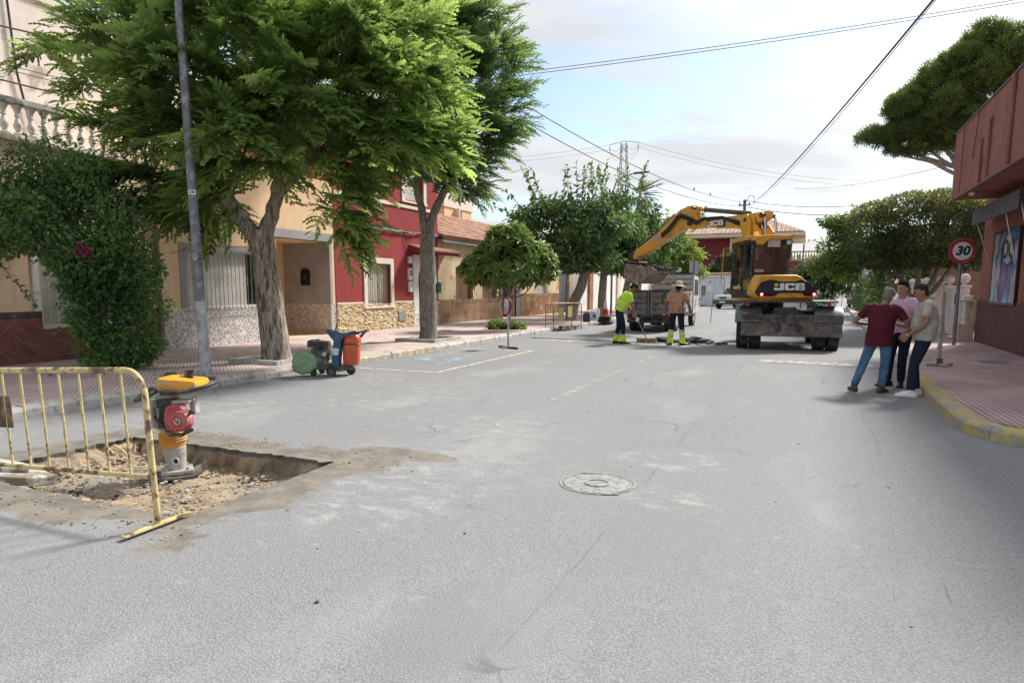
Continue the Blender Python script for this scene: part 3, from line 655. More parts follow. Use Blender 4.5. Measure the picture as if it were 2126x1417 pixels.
for k in range(6): MB(T_(h2)).bb(FX-1.79, FX-1.775, 15.8+k*.15, 15.82+k*.15, 2.25, 2.75).build('door_bar', M_IRONG, h2, 0)
MB(T_(h2)).bb(FX-1.79, FX-1.74, 15.80, 15.83, 1.0, 1.35).build('door_handle', M_IRONG, h2)
ml = thing('mailbox', 'black arched mailbox on the porch side wall', 'mailbox', (FX-.94, PY1-.02, 1.72))
mb = MB(); mb.prism([(-.16, 0), (.16, 0), (.16, .42), (.12, .5), (0, .54), (-.12, .5), (-.16, .42)], -.05, .05, None, Matrix(((1, 0, 0, 0), (0, 0, 1, -.03), (0, 1, 0, 0), (0, 0, 0, 1)))); mb.build('box', pm('black_metal', (.018, .018, .02), .4, .3), ml, 30, .006)
MB().bb(-.03, .02, -.085, -.081, .2, .3).build('flap', pm('chrome', (.6, .6, .6), .25, 1), ml)
# upper windows and little iron balcony of the ochre house
for (a, b, c, d) in ((11.75, 12.75, 3.55, 4.75),):
    wn = winframe(h2, FX-.08, a, b, c, d, .06, M_WFRAME); shutter(wn, h2, FX-.18, a+.06, b-.06, c+.06, d-.06, M_SHUT)
bw = MB(T_(h2)).bb(FX, FX+.45, 11.6, 12.95, 3.40, 3.52).build('balcony', M_GREYC, h2, 0, .01); grille(bw, h2, FX+.42, 11.65, 12.9, 3.55, 4.5, 12, M_IRONB, .008)
# red ribbon and cord tied over the window
rb = thing('red_ribbon', 'red ribbon tied on a cord above the barred window', 'ribbon', (FX+.13, 13.85, 2.75)); mb = MB()
mb.tube([(0, 0, 0), (-.02, -.7, -.05), (-.03, -1.5, -.10), (-.06, -2.4, -.3)], .008, 5); mb.build('cord', M_CABLER, rb)
mb = MB(); 
for k in range(7): mb.tube([(.0, random.gauss(0, .02), .04), (.02, random.gauss(0, .06), -.03), (.0, random.gauss(0, .05), -.10-random.random()*.14)], .014, 5, sx=.3)
mb.build('bow', pm('red_cloth', (.32, .02, .02), .8), rb)

# --- red house
h3 = thing('terraced_house', 'crimson house with split stone base and white framed windows', 'house', (FX, 17.6, .15))
mb = MB(T_(h3)); facade(mb, FX+.02, 17.602, 24.2, .15, 6.9, [(19.28, 20.70, 1.05, 2.50), (22.62, 23.75, .158, 2.62, .8), (18.9, 20.2, 5.0, 6.35), (21.75, 23.1, 4.95, 6.35)]); shell(mb, FX+.02, 17.602, 24.2, .15, 6.9); mb.build('wall', M_RED, h3, 0)
mb = MB(T_(h3)); mb.bb(FX-.22, FX-.2, 18.8, 23.2, 4.6, 6.5); mb.bb(FX-.22, FX-.2, 19.2, 20.8, 1, 2.6); mb.bb(FX-.82, FX-.78, 22.5, 23.8, .1, 2.8); mb.build('window_backing', M_DARK, h3, 0)
MB(T_(h3)).bb(-23.1, FX+.12, 17.55, 24.25, 6.9, 7.05).build('roof', M_CREAMT, h3, 0, .01)
for a, b, c, d in ((17.61, 19.02, 1.10, 1.16), (20.92, 22.25, 1.10, 1.16), (17.61, 24.19, 4.62, 4.74)): MB(T_(h3)).bb(FX, FX+.06, a, b, c, d).build('string_course', M_CREAMT, h3, 0, .006)
for (a, b, c, d, sill) in ((19.28, 20.70, 1.05, 2.50, 0), (18.9, 20.2, 5.0, 6.35, 1), (21.75, 23.1, 4.95, 6.35, 1)):
    mb = MB(T_(h3)); t = .2
    mb.bb(FX, FX+.06, a-t, a, c-.05, d+t); mb.bb(FX, FX+.06, b, b+t, c-.05, d+t); mb.bb(FX, FX+.0595, a, b, d, d+t)
    mb.bb(FX, FX+.10, a-t-.02, b+t+.02, c-.12, c-.052); wn = mb.build('window', M_CREAMT, h3, 0, .006)
    shutter(wn, h3, FX-.12, a+.03, (a+b)/2+.1 if not sill else b-.03, c, d, M_SHUT)
    if not sill:
        MB(T_(h3)).bb(FX-.13, FX-.10, (a+b)/2+.12, b-.02, c, d).build('shutter_leaf', pm('tan_shutter', (.42, .36, .28), .6), wn, 0)
        grille(wn, h3, FX+.03, a+.05, b-.05, c+.02, d-.04, 11, M_IRONB, .008, (c+.14,))
        MB(T_(h3)).tube([(FX+.03, (a+b)/2+.06*math.sin(k*.9), c+.3+k*.07) for k in range(12)], .008, 5).build('grille_motif', M_IRONB, wn)
def cladding(th, regs, seed):
    rnd = random.Random(seed); mb = MB(T_(th))
    for (y0, y1, z0, z1) in regs:
        z = z0
        while z < z1-.01:
            h = min(rnd.uniform(.026, .05), z1-z); y = y0 - rnd.random()*.1
            while y < y1:
                l = rnd.uniform(.06, .24); a, b = max(y, y0), min(y+l, y1); pr = rnd.uniform(.012, .05); mb.mi = rnd.choices((0, 1, 2), (5, 4, 2))[0]
                if b-a > .01:
                    x = FX+.02; c1, c2 = pr+rnd.gauss(0, .006), pr+rnd.gauss(0, .006)
                    mb.add([(x, a+.002, z+.002), (x, b-.002, z+.002), (x, b-.002, z+h-.002), (x, a+.002, z+h-.002), (x+c1, a+.006, z+.006), (x+c2, b-.006, z+.006), (x+c2*.8, b-.006, z+h-.005), (x+c1*.8, a+.006, z+h-.005)], [(4, 5, 6, 7), (0, 1, 5, 4), (1, 2, 6, 5), (2, 3, 7, 6), (3, 0, 4, 7)])
                y += l
            z += h
    return mb.build('stone_cladding', [pm('split_stone_cream', (.66, .53, .34), .9, var=.2, vs=14, bump=.3), pm('split_stone_honey', (.56, .42, .23), .9, var=.25, vs=14, bump=.3), pm('split_stone_pale', (.74, .66, .50), .9, var=.15, vs=14, bump=.3)], th, 0, kind='stuff')
cladding(h3, [(17.61, 22.24, .15, 1.10), (24.0, 24.19, .15, 1.10)], 3)
# white door surround with an arched top
mb = MB(T_(h3)); arch = [(22.25, .15), (22.25, 2.92), (24.0, 2.92), (24.0, .15), (23.75, .15), (23.75, 2.0)] + [(23.185+.565*math.cos(q), 2.0+.62*math.sin(q)) for q in [math.pi*k/12 for k in range(1, 12)]] + [(22.62, 2.0), (22.62, .15)]
TY = Matrix(((0, 0, 1, FX), (1, 0, 0, 0), (0, 1, 0, 0), (0, 0, 0, 1)))
mb.prism(arch, .0, .055, None, TY); mb.build('door_surround', M_WHITE, h3, 0)
cladding(h3, [(22.27, 22.6, .15, 1.08)], 4).name = 'stone_cladding'
MB(T_(h3)).bb(FX-.5, FX-.46, 22.65, 23.72, .16, 2.6).build('door', M_DARK, h3, 0)
cn = MB(T_(h3)); cn.prism([(FX+.02, 3.24), (FX+.02, 3.08), (FX+.75, 2.93), (FX+.75, 2.99)], 21.95, 24.85, None, Matrix(((1, 0, 0, 0), (0, 0, 1, 0), (0, 1, 0, 0), (0, 0, 0, 1)))); cno = cn.build('canopy', M_RED, h3, 0)
tileC = pm('clay_tile', (.34, .155, .095), .85, var=.3, vs=3, rand=.25, dirt=((.20, .15, .11), .4, 5))
def barrel(mb, x0, z0, x1, z1, y, w_, lift=0.):
    """half-round clay tile running down the slope"""
    a, b = Vector((x0, y, z0)), Vector((x1, y, z1)); d = (b-a).normalized(); n_ = Vector((-d.z, 0, d.x)); n_ = n_ if n_.z > 0 else -n_
    rings = []
    for p, r_ in ((a, w_*.43), (b, w_*.52)):
        rings.append([p + Vector((0, math.cos(q)*r_, 0)) + n_*(math.sin(q)*r_*.75+lift) for q in [math.pi*k/5 for k in range(6)]])
    k = len(mb.v); mb.add(rings[0]+rings[1], [(i, i+1, 7+i, 6+i) for i in range(5)] + [(11, 10, 9, 8, 7, 6)])
ct = MB()
barrel(ct, FX+.02, 3.25, FX+.80, 3.01, 0, .2, .01); ctm = ct.mesh('roof_tile', tileC, 40)
for k in range(14): link('roof_tile', ctm, cno, Vector((0, 22.07+k*.205, 0)) - Vector(h3.location))
for (y, z0, z1, lab) in ((22.0, 2.58, 2.84, 'white alarm box'), (21.98, 1.95, 2.40, 'meter box'), (22.0, 1.50, 1.90, 'meter box')):
    mb = MB(T_(h3)); mb.bb(FX+.02, FX+.11, y-.11, y+.11, z0, z1); mo = mb.build('meter_box', M_WFRAME, h3, 0, .008)
    if z0 < 2.5: MB(T_(h3)).bb(FX+.11, FX+.113, y-.05, y+.05, z0+.15, z1-.08).build('meter_window', M_DARK if z0 > 1.8 else M_GREYC, mo, 0)
MB(T_(h3)).bb(FX+.06, FX+.085, 21.15, 21.62, .42, .78).build('meter_hatch', pm('grey_hatch', (.30, .31, .32), .5, .3, var=.2), h3, 0, .004)
gm = thing('mailbox', 'green metal mailbox on the white door surround', 'mailbox', (FX+.06, 24.0, 1.45)); mb = MB(); mb.prism([(-.15, 0), (.15, 0), (.15, .34), (-.15, .34)], 0, .13, None, Matrix(((0, 0, 1, 0), (1, 0, 0, 0), (0, 1, 0, 0), (0, 0, 0, 1)))); mb.build('box', pm('green_enamel', (.012, .085, .06), .35), gm, 0, .008)
mb = MB(); mb.prism([(-.18, .34), (.18, .34), (.0, .43)], -.0, .16, None, Matrix(((0, 0, 1, 0), (1, 0, 0, 0), (0, 1, 0, 0), (0, 0, 0, 1)))); mb.build('lid', pm('green_enamel', (.012, .085, .06), .35), gm, 0)
# bundle of black cables sagging along the facades
def sag(a, b, s_, n=14): 
    a, b = Vector(a), Vector(b); return [a.lerp(b, t) - Vector((0, 0, s_*4*t*(1-t))) for t in [i/n for i in range(n+1)]]
cb = thing('facade_cables', 'sagging bundle of black cables along the crimson facade', 'cable', (FX+.06, 17.6, 3.7))
for k in range(4):
    mb = MB(Matrix.Translation(-Vector(cb.location))); rr = random.Random(k); pts = []
    for i in range(31):
        t = i/30; y = 17.0+t*11; pts.append((FX+.09+rr.gauss(0, .012), y, 3.86-.13*math.sin(min(1, max(0, (y-17.6)/6.6))*math.pi)*.8-(y-17)*.014+rr.gauss(0, .022)+k*.016))
    mb.tube(pts, .019, 6).build('cable', M_CABLE, cb)
MB(Matrix.Translation(-Vector(cb.location))).tube([(FX+.06, 21.6, 3.7), (FX+.07, 21.75, 3.3), (FX+.06, 21.9, 2.7)], .012, 5).build('cable', M_CABLE, cb)

# --- low cream houses with a clay roof
h4 = thing('low_house', 'low cream house with brown base, clay tile roof and brown shutters', 'house', (FX, 24.2, .15))
mb = MB(T_(h4)); facade(mb, FX, 24.2, 41.6, .15, 3.70, [(25.75, 27.35, 1.05, 2.52), (28.35, 29.95, 1.05, 2.52), (30.6, 32.3, .158, 2.7, .5), (35.2, 37.0, 1.3, 2.4), (39.0, 41.0, .158, 2.9, .25)]); shell(mb, FX, 24.2, 41.6, .15, 3.70, -21)
mb.add([(-21, 24.2, 3.7), (FX, 24.2, 3.7), (-17.4, 24.2, 5.2)], [(0, 1, 2)]); mb.add([(-21, 41.6, 3.7), (FX, 41.6, 3.7), (-17.4, 41.6, 5.2)], [(2, 1, 0)]); mb.build('wall', M_CREAM, h4, 0)
mb = MB(T_(h4)); mb.bb(FX-.24, FX-.21, 25.6, 30.1, .9, 2.6); mb.bb(FX-.52, FX-.49, 30.5, 32.4, .1, 2.8); mb.bb(FX-.24, FX-.21, 35, 37.2, 1.1, 2.6); mb.build('window_backing', M_DARK, h4, 0)
for a, b in ((24.21, 30.58),): MB(T_(h4)).bb(FX, FX+.04, a, b, .15, 1.16).build('plinth', M_BROWNPL, h4, 0, .006)
mb = MB(T_(h4)); mb.bb(FX, FX+.04, 32.9, 38.9, .15, 1.36); mb.build('plinth', M_RUSTPL, h4, 0, .006)
mb = MB(T_(h4)); mb.bb(FX-.06, FX+.03, 32.3, 32.9, .15, 2.75); mb.build('door_surround', pm('blue_mosaic_tile', (.13, .14, .16), .4, var=.6, vs=22), h4, 0); MB(T_(h4)).bb(FX-.06, FX+.03, 30.25, 30.6, .15, 2.75).build('door_surround', MATS['blue_mosaic_tile'], h4, 0)
MB(T_(h4)).bb(FX-.45, FX-.4, 30.62, 32.28, .16, 2.65).build('door', pm('plum_door', (.06, .03, .03), .5), h4, 0)
MB(T_(h4)).bb(FX-.2, FX-.14, 39.02, 40.98, .16, 2.88).build('door', pm('slate_door', (.11, .12, .135), .5, .2), h4, 0)
for (a, b) in ((25.75, 27.35), (28.35, 29.95)):
    wn = winframe(h4, FX-.08, a, b, 1.05, 2.52, .07, M_BROWNSH); MB(T_(h4)).bb(FX-.19, FX-.13, a+.07, b-.07, 1.12, 2.45).build('shutter', M_BROWNSH, wn, 0)
    grille(wn, h4, FX+.22, a+.02, b-.02, .98, 2.55, 9, M_IRONB, .009, (1.7,), True, .24)
    for k in range(5): MB(T_(h4)).tube([(FX+.22, a+.1+.32*k+.0, 1.0), (FX+.34, a+.1+.32*k, 1.12), (FX+.30, a+.1+.32*k, 1.3), (FX+.22, a+.1+.32*k, 1.5)], .009, 5).build('grille_motif', M_IRONB, wn)
wn = winframe(h4, FX-.08, 35.2, 37.0, 1.3, 2.4, .07, M_WFRAME); shutter(wn, h4, FX-.17, 35.3, 36.9, 1.34, 2.36, M_SHUT); grille(wn, h4, FX+.05, 35.2, 37.0, 1.28, 2.42, 9, M_IRONW, .012)
MB(T_(h4)).bb(FX+.01, FX+.03, 29.4, 29.65, .45, .8).build('meter_hatch', M_WFRAME, h4, 0)
rf = MB(T_(h4)); rf.add([(FX+.32, 24.15, 3.66), (FX+.32, 41.65, 3.66), (-17.4, 41.65, 5.27), (-17.4, 24.15, 5.27), (FX+.32, 24.15, 3.74), (FX+.32, 41.65, 3.74), (-17.4, 41.65, 5.35), (-17.4, 24.15, 5.35)], [(4, 5, 6, 7), (0, 3, 2, 1), (0, 1, 5, 4), (1, 2, 6, 5), (3, 0, 4, 7)])
rf.add([(-17.4, 24.15, 5.35), (-17.4, 41.65, 5.35), (-21.3, 41.65, 3.7), (-21.3, 24.15, 3.7)], [(0, 1, 2, 3)]); rfo = rf.build('roof', tileC, h4, 0)
MB(T_(h4)).bb(FX, FX+.28, 24.2, 41.6, 3.52, 3.645).build('eave', M_GREYC, h4, 0, .01)
tb = MB(T_(h4)); rr = random.Random(6); sl_ = (5.35-3.74)/(-17.4-FX-.32)
for c in range(80):
    for r_ in range(9):
        xa = FX+.36-r_*.415; xb = xa-.46; y = 24.26+c*.2185+rr.gauss(0, .008); j = rr.gauss(0, .006)
        barrel(tb, xb, 3.74+(xb-FX-.32)*sl_+.01+j, xa, 3.74+(xa-FX-.32)*sl_+.035+j, y, .19)
tb.build('roof_tile', pm('clay_barrel_tile', (.42, .215, .135), .9, var=.35, vs=1.6, dirt=((.30, .24, .18), .45, 2.2)), rfo, 40, kind='stuff')
# attic block behind the clay roof
h5 = thing('rear_house', 'ochre and pale attic block rising behind the clay roof', 'house', (-19.5, 33, .15))
mb = MB(T_(h5)); mb.bb(-23, -17.6, 31.2, 34.3, .15, 5.9); mb.build('wall', M_ORANGE, h5, 0); mb = MB(T_(h5)); mb.bb(-23, -17.55, 31.1, 34.4, 5.9, 6.75); mb.build('parapet', M_CREAMT, h5, 0, .01)
MB(T_(h5)).bb(-17.6, -17.53, 32.4, 33.0, 4.9, 5.85).build('window', M_DARK, h5, 0); MB(T_(h5)).bb(-17.6, -17.3, 32.3, 32.42, 5.0, 5.9).build('column', M_CREAMT, h5, 0)

# --- white yard wall further along, with rendered blocks
wl = thing('yard_wall', 'long white yard wall behind the mulberry trunks', 'wall', (FX, 42, .15))
mb = MB(T_(wl)); mb.bb(FX-.25, FX, 41.61, 69, .15, 2.75); mb.build('panel', M_WHITE, wl, 0)
MB(T_(wl)).bb(FX-.3, FX+.05, 41.62, 69, 2.75, 2.85).build('coping', M_WHITE, wl, 0, .01)
for y in (45.0, 52.6): MB(T_(wl)).bb(FX-.3, FX+.12, y, y+.9, .15, 2.95).build('pillar', pm('rust_pillar', (.26, .12, .05), .8, var=.3) if y < 50 else pm('sand_pillar', (.58, .48, .34), .8), wl, 0, .015)
# --- wall with garage door facing down the street
gw = thing('garage_wall', 'white wall with pale metal garage door facing down the street', 'wall', (-8, 66, 0))
mb = MB(T_(gw)); mb.bb(-14, -9.75, 66, 66.3, 0, 2.95); mb.bb(-7.1, -6.3, 66, 66.3, 0, 2.95); mb.bb(-9.75, -7.1, 66, 66.3, 2.68, 2.95); mb.build('panel', M_WHITE, gw, 0)
MB(T_(gw)).bb(-6.3, -5.5, 65.8, 66.4, 0, 3.9).build('pillar', M_WHITE, gw, 0, .02); MB(T_(gw)).bb(-6.35, -5.45, 65.75, 66.45, 3.9, 4.05).build('pillar_cap', M_GREYC, gw, 0)
MB(T_(gw)).bb(-5.5, 2.5, 66.2, 66.4, 0, 2.5).build('panel', M_WHITE, gw, 0)
gd = MB(T_(gw)).bb(-9.7, -7.15, 66.05, 66.1, .05, 2.64).build('garage_door', pm('pale_blue_steel', (.56, .62, .66), .5, .1, var=.06), gw, 0)
for k in range(4): MB(T_(gw)).bb(-9.7+k*.8492, -9.68+k*.8492, 66.03, 66.05, .05, 2.62).build('door_seam', M_IRONG, gd, 0)
MB(T_(gw)).bb(-8.6, -8.35, 66.02, 66.05, 2.15, 2.4).build('notice', pm('grey_notice', (.3, .32, .34), .6), gd, 0); MB(T_(gw)).bb(-8.7, -8.2, 66.02, 66.05, 1.4, 1.85).build('notice', M_WFRAME, gd, 0)
cp = MB(); barrel(cp, 0, .12, .36, 0, 0, .22); cp = cp.mesh('coping_tile', tileC, 40)
for k in range(34): link('coping_tile', cp, gw, Vector((-13.9+k*.225, 66.1, 2.98)) - Vector(gw.location), (0, 0, R(-90)))
# --- red villa with overhanging hipped roof
vl = thing('villa', 'dark red villa with wide overhanging tiled roof above the garage wall', 'house', (-7, 84, 0))
M_VRED = stucco('villa_red', (.155, .032, .036), .3, 50, .1); M_VEAVE = pm('villa_eave', (.55, .46, .32), .8)
MB(T_(vl)).bb(-12.6, -3.0, 79, 90, 0, 7.3).build('wall', M_VRED, vl, 0)
mb = MB(T_(vl)); a = (-14.2, -.4, 77.4, 91.6)
mb.add([(a[0], a[2], 7.25), (a[1], a[2], 7.25), (a[1], a[3], 7.25), (a[0], a[3], 7.25), (a[0], a[2], 7.6), (a[1], a[2], 7.6), (a[1], a[3], 7.6), (a[0], a[3], 7.6)], [(3, 2, 1, 0), (0, 1, 5, 4), (1, 2, 6, 5), (2, 3, 7, 6), (3, 0, 4, 7)]); mb.build('eave', M_VEAVE, vl, 0)
mb = MB(T_(vl)); mb.add([(a[0], a[2], 7.61), (a[1], a[2], 7.61), (a[1], a[3], 7.61), (a[0], a[3], 7.61), (-9.8, 84.5, 10.0), (-5.2, 84.5, 10.0)], [(0, 1, 5, 4), (1, 2, 5), (2, 3, 4, 5), (3, 0, 4)]); vr = mb.build('roof', pm('villa_tile', (.36, .25, .18), .9, var=.3, vs=3), vl, 0)
tb = MB(T_(vl)); k = 0
for c in range(62):
    x = a[0]+.12+c*.22
    t = min(1, (x-a[0])/4.4, (a[1]-x)/4.8) if True else 1
    zt = 7.61+2.39*max(.05, t); yt = 77.4+7.1*max(.05, t)
    rings = [[(x+.1*math.cos(q), y_, z_+.09*math.sin(q)) for q in [math.pi*i/4 for i in range(5)]] for y_, z_ in ((77.38, 7.62), (yt, zt))]
    tb.mi = c % 2; tb.add(rings[0]+rings[1], [(i, i+1, 6+i, 5+i) for i in range(4)])
tb.build('roof_tile', [pm('villa_tile_a', (.42, .30, .22), .9, var=.4, vs=2), pm('villa_tile_b', (.30, .20, .14), .9, var=.4, vs=2)], vr, 40, kind='stuff')
MB(T_(vl)).bb(-8.1, -7.9, 78.8, 79, 0, 7.2).build('downpipe', M_CREAMT, vl, 0)
MB(T_(vl)).bb(-4.6, 1.4, 82.5, 90, 0, 4.75).build('wing_wall', pm('villa_wing_red', (.30, .085, .06), .9), vl, 0); MB(T_(vl)).bb(-4.7, 1.6, 82.4, 90, 4.75, 4.95).build('wing_slab', M_VEAVE, vl, 0)
rl = MB(T_(vl)).bb(-3, 1.5, 82.5, 82.7, 5.75, 5.88).build('terrace_rail', M_VEAVE, vl, 0)
bm_ = MB().lathe([(.10, 0), (.06, .1), (.12, .3), (.05, .55), (.10, .8)], n=6).mesh('baluster', M_VEAVE)
for k in range(16): link('baluster', bm_, rl, Vector((-2.9+k*.29, 82.6, 4.95)) - Vector(vl.location))
MB(T_(vl)).bb(1.3, 1.6, 82.45, 82.75, 4.95, 6.1).build('terrace_post', M_VEAVE, rl, 0)
# --- corner building to the right
cbd = thing('corner_building', 'terracotta textured corner building with heavy overhanging parapet', 'building', (4.4, 16, .15))
mb = MB(T_(cbd)); mb.bb(4.4, 14, 9.5, 22.3, .15, 4.2); mb.build('wall', M_TERR, cbd, 0)
MB(T_(cbd)).bb(4.37, 4.5, 9.45, 22.34, .14, 1.30).build('plinth', M_DARKPL, cbd, 0, .008)
MB(T_(cbd)).bb(3.4, 14, 8.6, 21.3, 3.94, 5.62).build('parapet', M_TERR, cbd, 0, .012)
mb = MB(T_(cbd)); mb.bb(3.38, 14, 8.58, 21.32, 5.62, 5.66); mb.bb(3.385, 3.43, 8.6, 21.3, 3.905, 3.938); mb.build('flashing', pm('dark_flashing', (.10, .07, .06), .7), cbd, 0)
for (pts, r_, m) in (([(3.38, 20.2, 5.6), (3.37, 20.15, 4.8), (3.38, 20.25, 4.0)], .010, M_CABLER), ([(3.38, 18.6, 5.6), (3.36, 18.7, 5.0), (3.37, 18.9, 4.7), (3.38, 18.95, 4.62)], .009, M_CABLE), ([(3.37, 18.1, 4.9), (3.37, 18.1, 3.95)], .028, M_TERR), ([(3.37, 17.3, 5.15), (3.36, 17.35, 5.1), (3.36, 17.4, 3.97)], .030, M_TERR), ([(3.37, 17.25, 5.2), (3.36, 17.42, 5.0), (3.36, 17.5, 4.3)], .012, M_CABLER), ([(3.36, 15.7, 5.6), (3.36, 15.75, 3.97)], .045, M_TERR)):
    MB(T_(cbd)).tube(pts, r_, 7).build('conduit', m, cbd)
MB(T_(cbd)).ell((3.55, 19.6, 3.90), (.08, .12, .06), 8, 6).build('spotlight', M_WFRAME, cbd); MB(T_(cbd)).ell((4.32, 22.2, 3.75), (.08, .1, .08), 8, 6).build('spotlight', M_DARK, cbd)
# awning
aw = thing('awning', 'dark grey awning with scalloped edge over the poster', 'awning', (4.4, 20, 3.3))
mb = MB(T_(aw)); mb.prism([(4.4, 3.68), (4.4, 3.60), (3.95, 3.44), (3.95, 3.48)], 17.2, 21.5, None, Matrix(((1, 0, 0, 0), (0, 0, 1, 0), (0, 1, 0, 0), (0, 0, 0, 1)))); mb.build('canopy', pm('charcoal_canvas', (.085, .09, .095), .85, var=.15), aw, 0)
mb = MB(T_(aw)); sc = []
for k in range(22):
    y = 17.2+k*.1955
    for q in range(4): sc.append((y+q*.1955/4, 3.30-.045*math.sin(math.pi*q/4)))
sc.append((21.5, 3.30)); poly = [(17.2, 3.66)] + sc + [(21.5, 3.66)]
mb.prism(poly, 3.94, 3.955, None, Matrix(((0, 0, 1, 0), (1, 0, 0, 0), (0, 1, 0, 0), (0, 0, 0, 1)))); mb.build('valance', pm('charcoal_canvas', (.085, .09, .095), .85, var=.15), aw, 0)
for y in (17.3, 18.55, 21.3): MB(T_(aw)).tube([(3.97, y, 3.46), (4.36, y, 2.35)] if y > 20 else [(4.0, y, 3.46), (4.3, y, 2.15)], .018, 6).build('arm', pm('alu', (.45, .45, .45), .4, .7), aw)
# poster
ps = thing('poster', 'colourful framed poster with a pale disc, hung on the terracotta wall', 'poster', (4.4, 19.7, 1.28))
def posterm():
    m, g, b = newmat('poster_print'); p = g.new('ShaderNodeNewGeometry').outputs['Position']; q = g.vmath('SUBTRACT', p, (4.4, 19.7, 1.28)); x = g.xyz(q)
    sw = g.noise(g.scale(q, (1, .9, .42)), 1.25, 3, .5, 1.1); s2 = g.noise(g.scale(q, (1, 1.7, .45)), 1.9, 3, .5, 1.4)
    ra = g.new('ShaderNodeValToRGB'); g.put(ra.inputs[0], sw); e = ra.color_ramp.elements
    cols = [(.0, (.01, .01, .04)), (.34, (.035, .03, .12)), (.44, (.18, .04, .22)), (.5, (.02, .28, .50)), (.56, (.55, .62, .70)), (.62, (.60, .20, .08)), (.72, (.35, .03, .05)), (1, (.05, .02, .08))]
    e[0].position, e[0].color = 0, (*cols[0][1], 1); e[1].position, e[1].color = 1, (*cols[-1][1], 1)
    for ps_, c in cols[1:-1]: n_ = e.new(ps_); n_.color = (*c, 1)
    c = g.mix(g.step(s2, .56, .66, 0, .8), ra.outputs[0], (.70, .55, .50)); c = g.mix(g.math('MULTIPLY', g.step(x[2], 1.0, 1.7), .55), c, (.02, .02, .06))
    c = g.mix(g.step(g.math('ABSOLUTE', g.math('ADD', x[1], .62)), .35, .0, 0, .35), c, (.03, .35, .55))
    g.put(b.inputs['Base Color'], c); b.inputs['Roughness'].default_value = .2; return m
MB(T_(ps)).bb(4.34, 4.372, 18.62, 20.8, 1.28, 2.97).build('print', posterm(), ps, 0)
mb = MB(T_(ps)); mb.bb(4.33, 4.374, 18.56, 18.62, 1.22, 3.03); mb.bb(4.33, 4.374, 20.8, 20.86, 1.22, 3.03); mb.bb(4.331, 4.373, 18.62, 20.8, 2.97, 3.03); mb.bb(4.331, 4.373, 18.62, 20.8, 1.22, 1.28); mb.build('frame', pm('navy_frame', (.015, .012, .04), .4), ps, 0)
mb = MB(T_(ps)); mb.lathe([(.36, 0), (.36, .003)], (4.336, 19.45, 2.55), 28, 'X'); mb.build('disc', pm('grey_disc', (.34, .34, .36), .5), ps)
def textmesh(name, s_, size, m, M, parent, ext=.003, shear=0., bold=0., align='CENTER'):
    cu = bpy.data.curves.new(name, 'FONT'); cu.body = s_; cu.size = size; cu.extrude = ext; cu.shear = shear; cu.offset = bold; cu.align_x = align; cu.align_y = 'CENTER'
    ob = bpy.data.objects.new(name, cu); COL.objects.link(ob); dg = bpy.context.evaluated_depsgraph_get(); me = bpy.data.meshes.new_from_object(ob.evaluated_get(dg)); bpy.data.objects.remove(ob)
    me.transform(M); me.materials.clear(); me.materials.append(m); me.name = name; return link(name, me, parent)
M_INK = pm('black_ink', (.012, .012, .014), .5)
textmesh('lettering', 'OC', .62, M_INK, Matrix.Translation((4.332-4.4, 19.45-19.7, 2.53-1.28)) @ Matrix(((0, 0, -1, 0), (-1, 0, 0, 0), (0, 1, 0, 0), (0, 0, 0, 1))), ps, .002, 0, .012)
# --- white garden fence with ball-topped posts
M_FW = pm('white_fence', (.66, .65, .63), .75, var=.1, vs=2, streak=.2); M_PED = pm('sand_pedestal', (.46, .36, .28), .85, var=.15)
fn = thing('garden_fence', 'white balustraded garden fence with ball topped posts beside the corner building', 'fence', (4.15, 24, .15))
def post(y, x=4.15, h=1.50):
    p_ = MB(T_(fn)).bb(x-.13, x+.13, y-.13, y+.13, .15, .15+h).build('post', M_FW, fn, 0, .012); mb = MB(T_(fn)); mb.bb(x-.17, x+.17, y-.17, y+.17, .15+h, .21+h); mb.build('post_cap', M_FW, p_, 0, .012)
    mb = MB(T_(fn)); mb.lathe([(.07, .21+h), (.05, .26+h), (.06, .27+h)] + [(.145*math.cos(q), .40+h+.145*math.sin(q)) for q in [R(-65)+R(150)*k/9 for k in range(10)]] + [(.01, .545+h)], (x, y, 0), 16); mb.build('ball', M_FW, p_, 50)
for y in (22.95, 25.2, 26.6, 29.6, 31.5, 33.4): post(y)
MB(T_(fn)).bb(3.98, 4.36, 22.32, 23.15, .15, .62).build('pedestal', M_PED, fn, 0, .015); MB(T_(fn)).bb(3.97, 4.37, 25.05, 26.75, .15, .45).build('pedestal', M_PED, fn, 0, .015); MB(T_(fn)).bb(4.0, 4.3, 26.75, 33.5, .15, .6).build('pedestal', M_PED, fn, 0, .015)
MB(T_(fn)).bb(4.05, 4.27, 22.31, 22.82, 1.28, 1.42).build('rail', M_FW, fn, 0, .01); MB(T_(fn)).bb(4.07, 4.25, 26.73, 33.4, 1.32, 1.46).build('rail', M_FW, fn, 0, .01)
fb = MB().lathe([(.08, 0), (.08, .05), (.05, .08), (.075, .2), (.04, .36), (.045, .42), (.075, .55), (.08, .66)], n=10).mesh('baluster', M_FW, 50)
for y in [22.55] + [27.0+.3*k for k in range(21)]: link('baluster', fb, fn, Vector((4.15, y, .62)) - Vector(fn.location))
MB(T_(fn)).bb(4.30, 4.38, 22.31, 22.82, .62, 1.28).build('rear_panel', M_PED, fn, 0)
gt = thing('garden_gate', 'white solid metal gate between two ball topped posts', 'gate', (4.15, 24.2, .15))
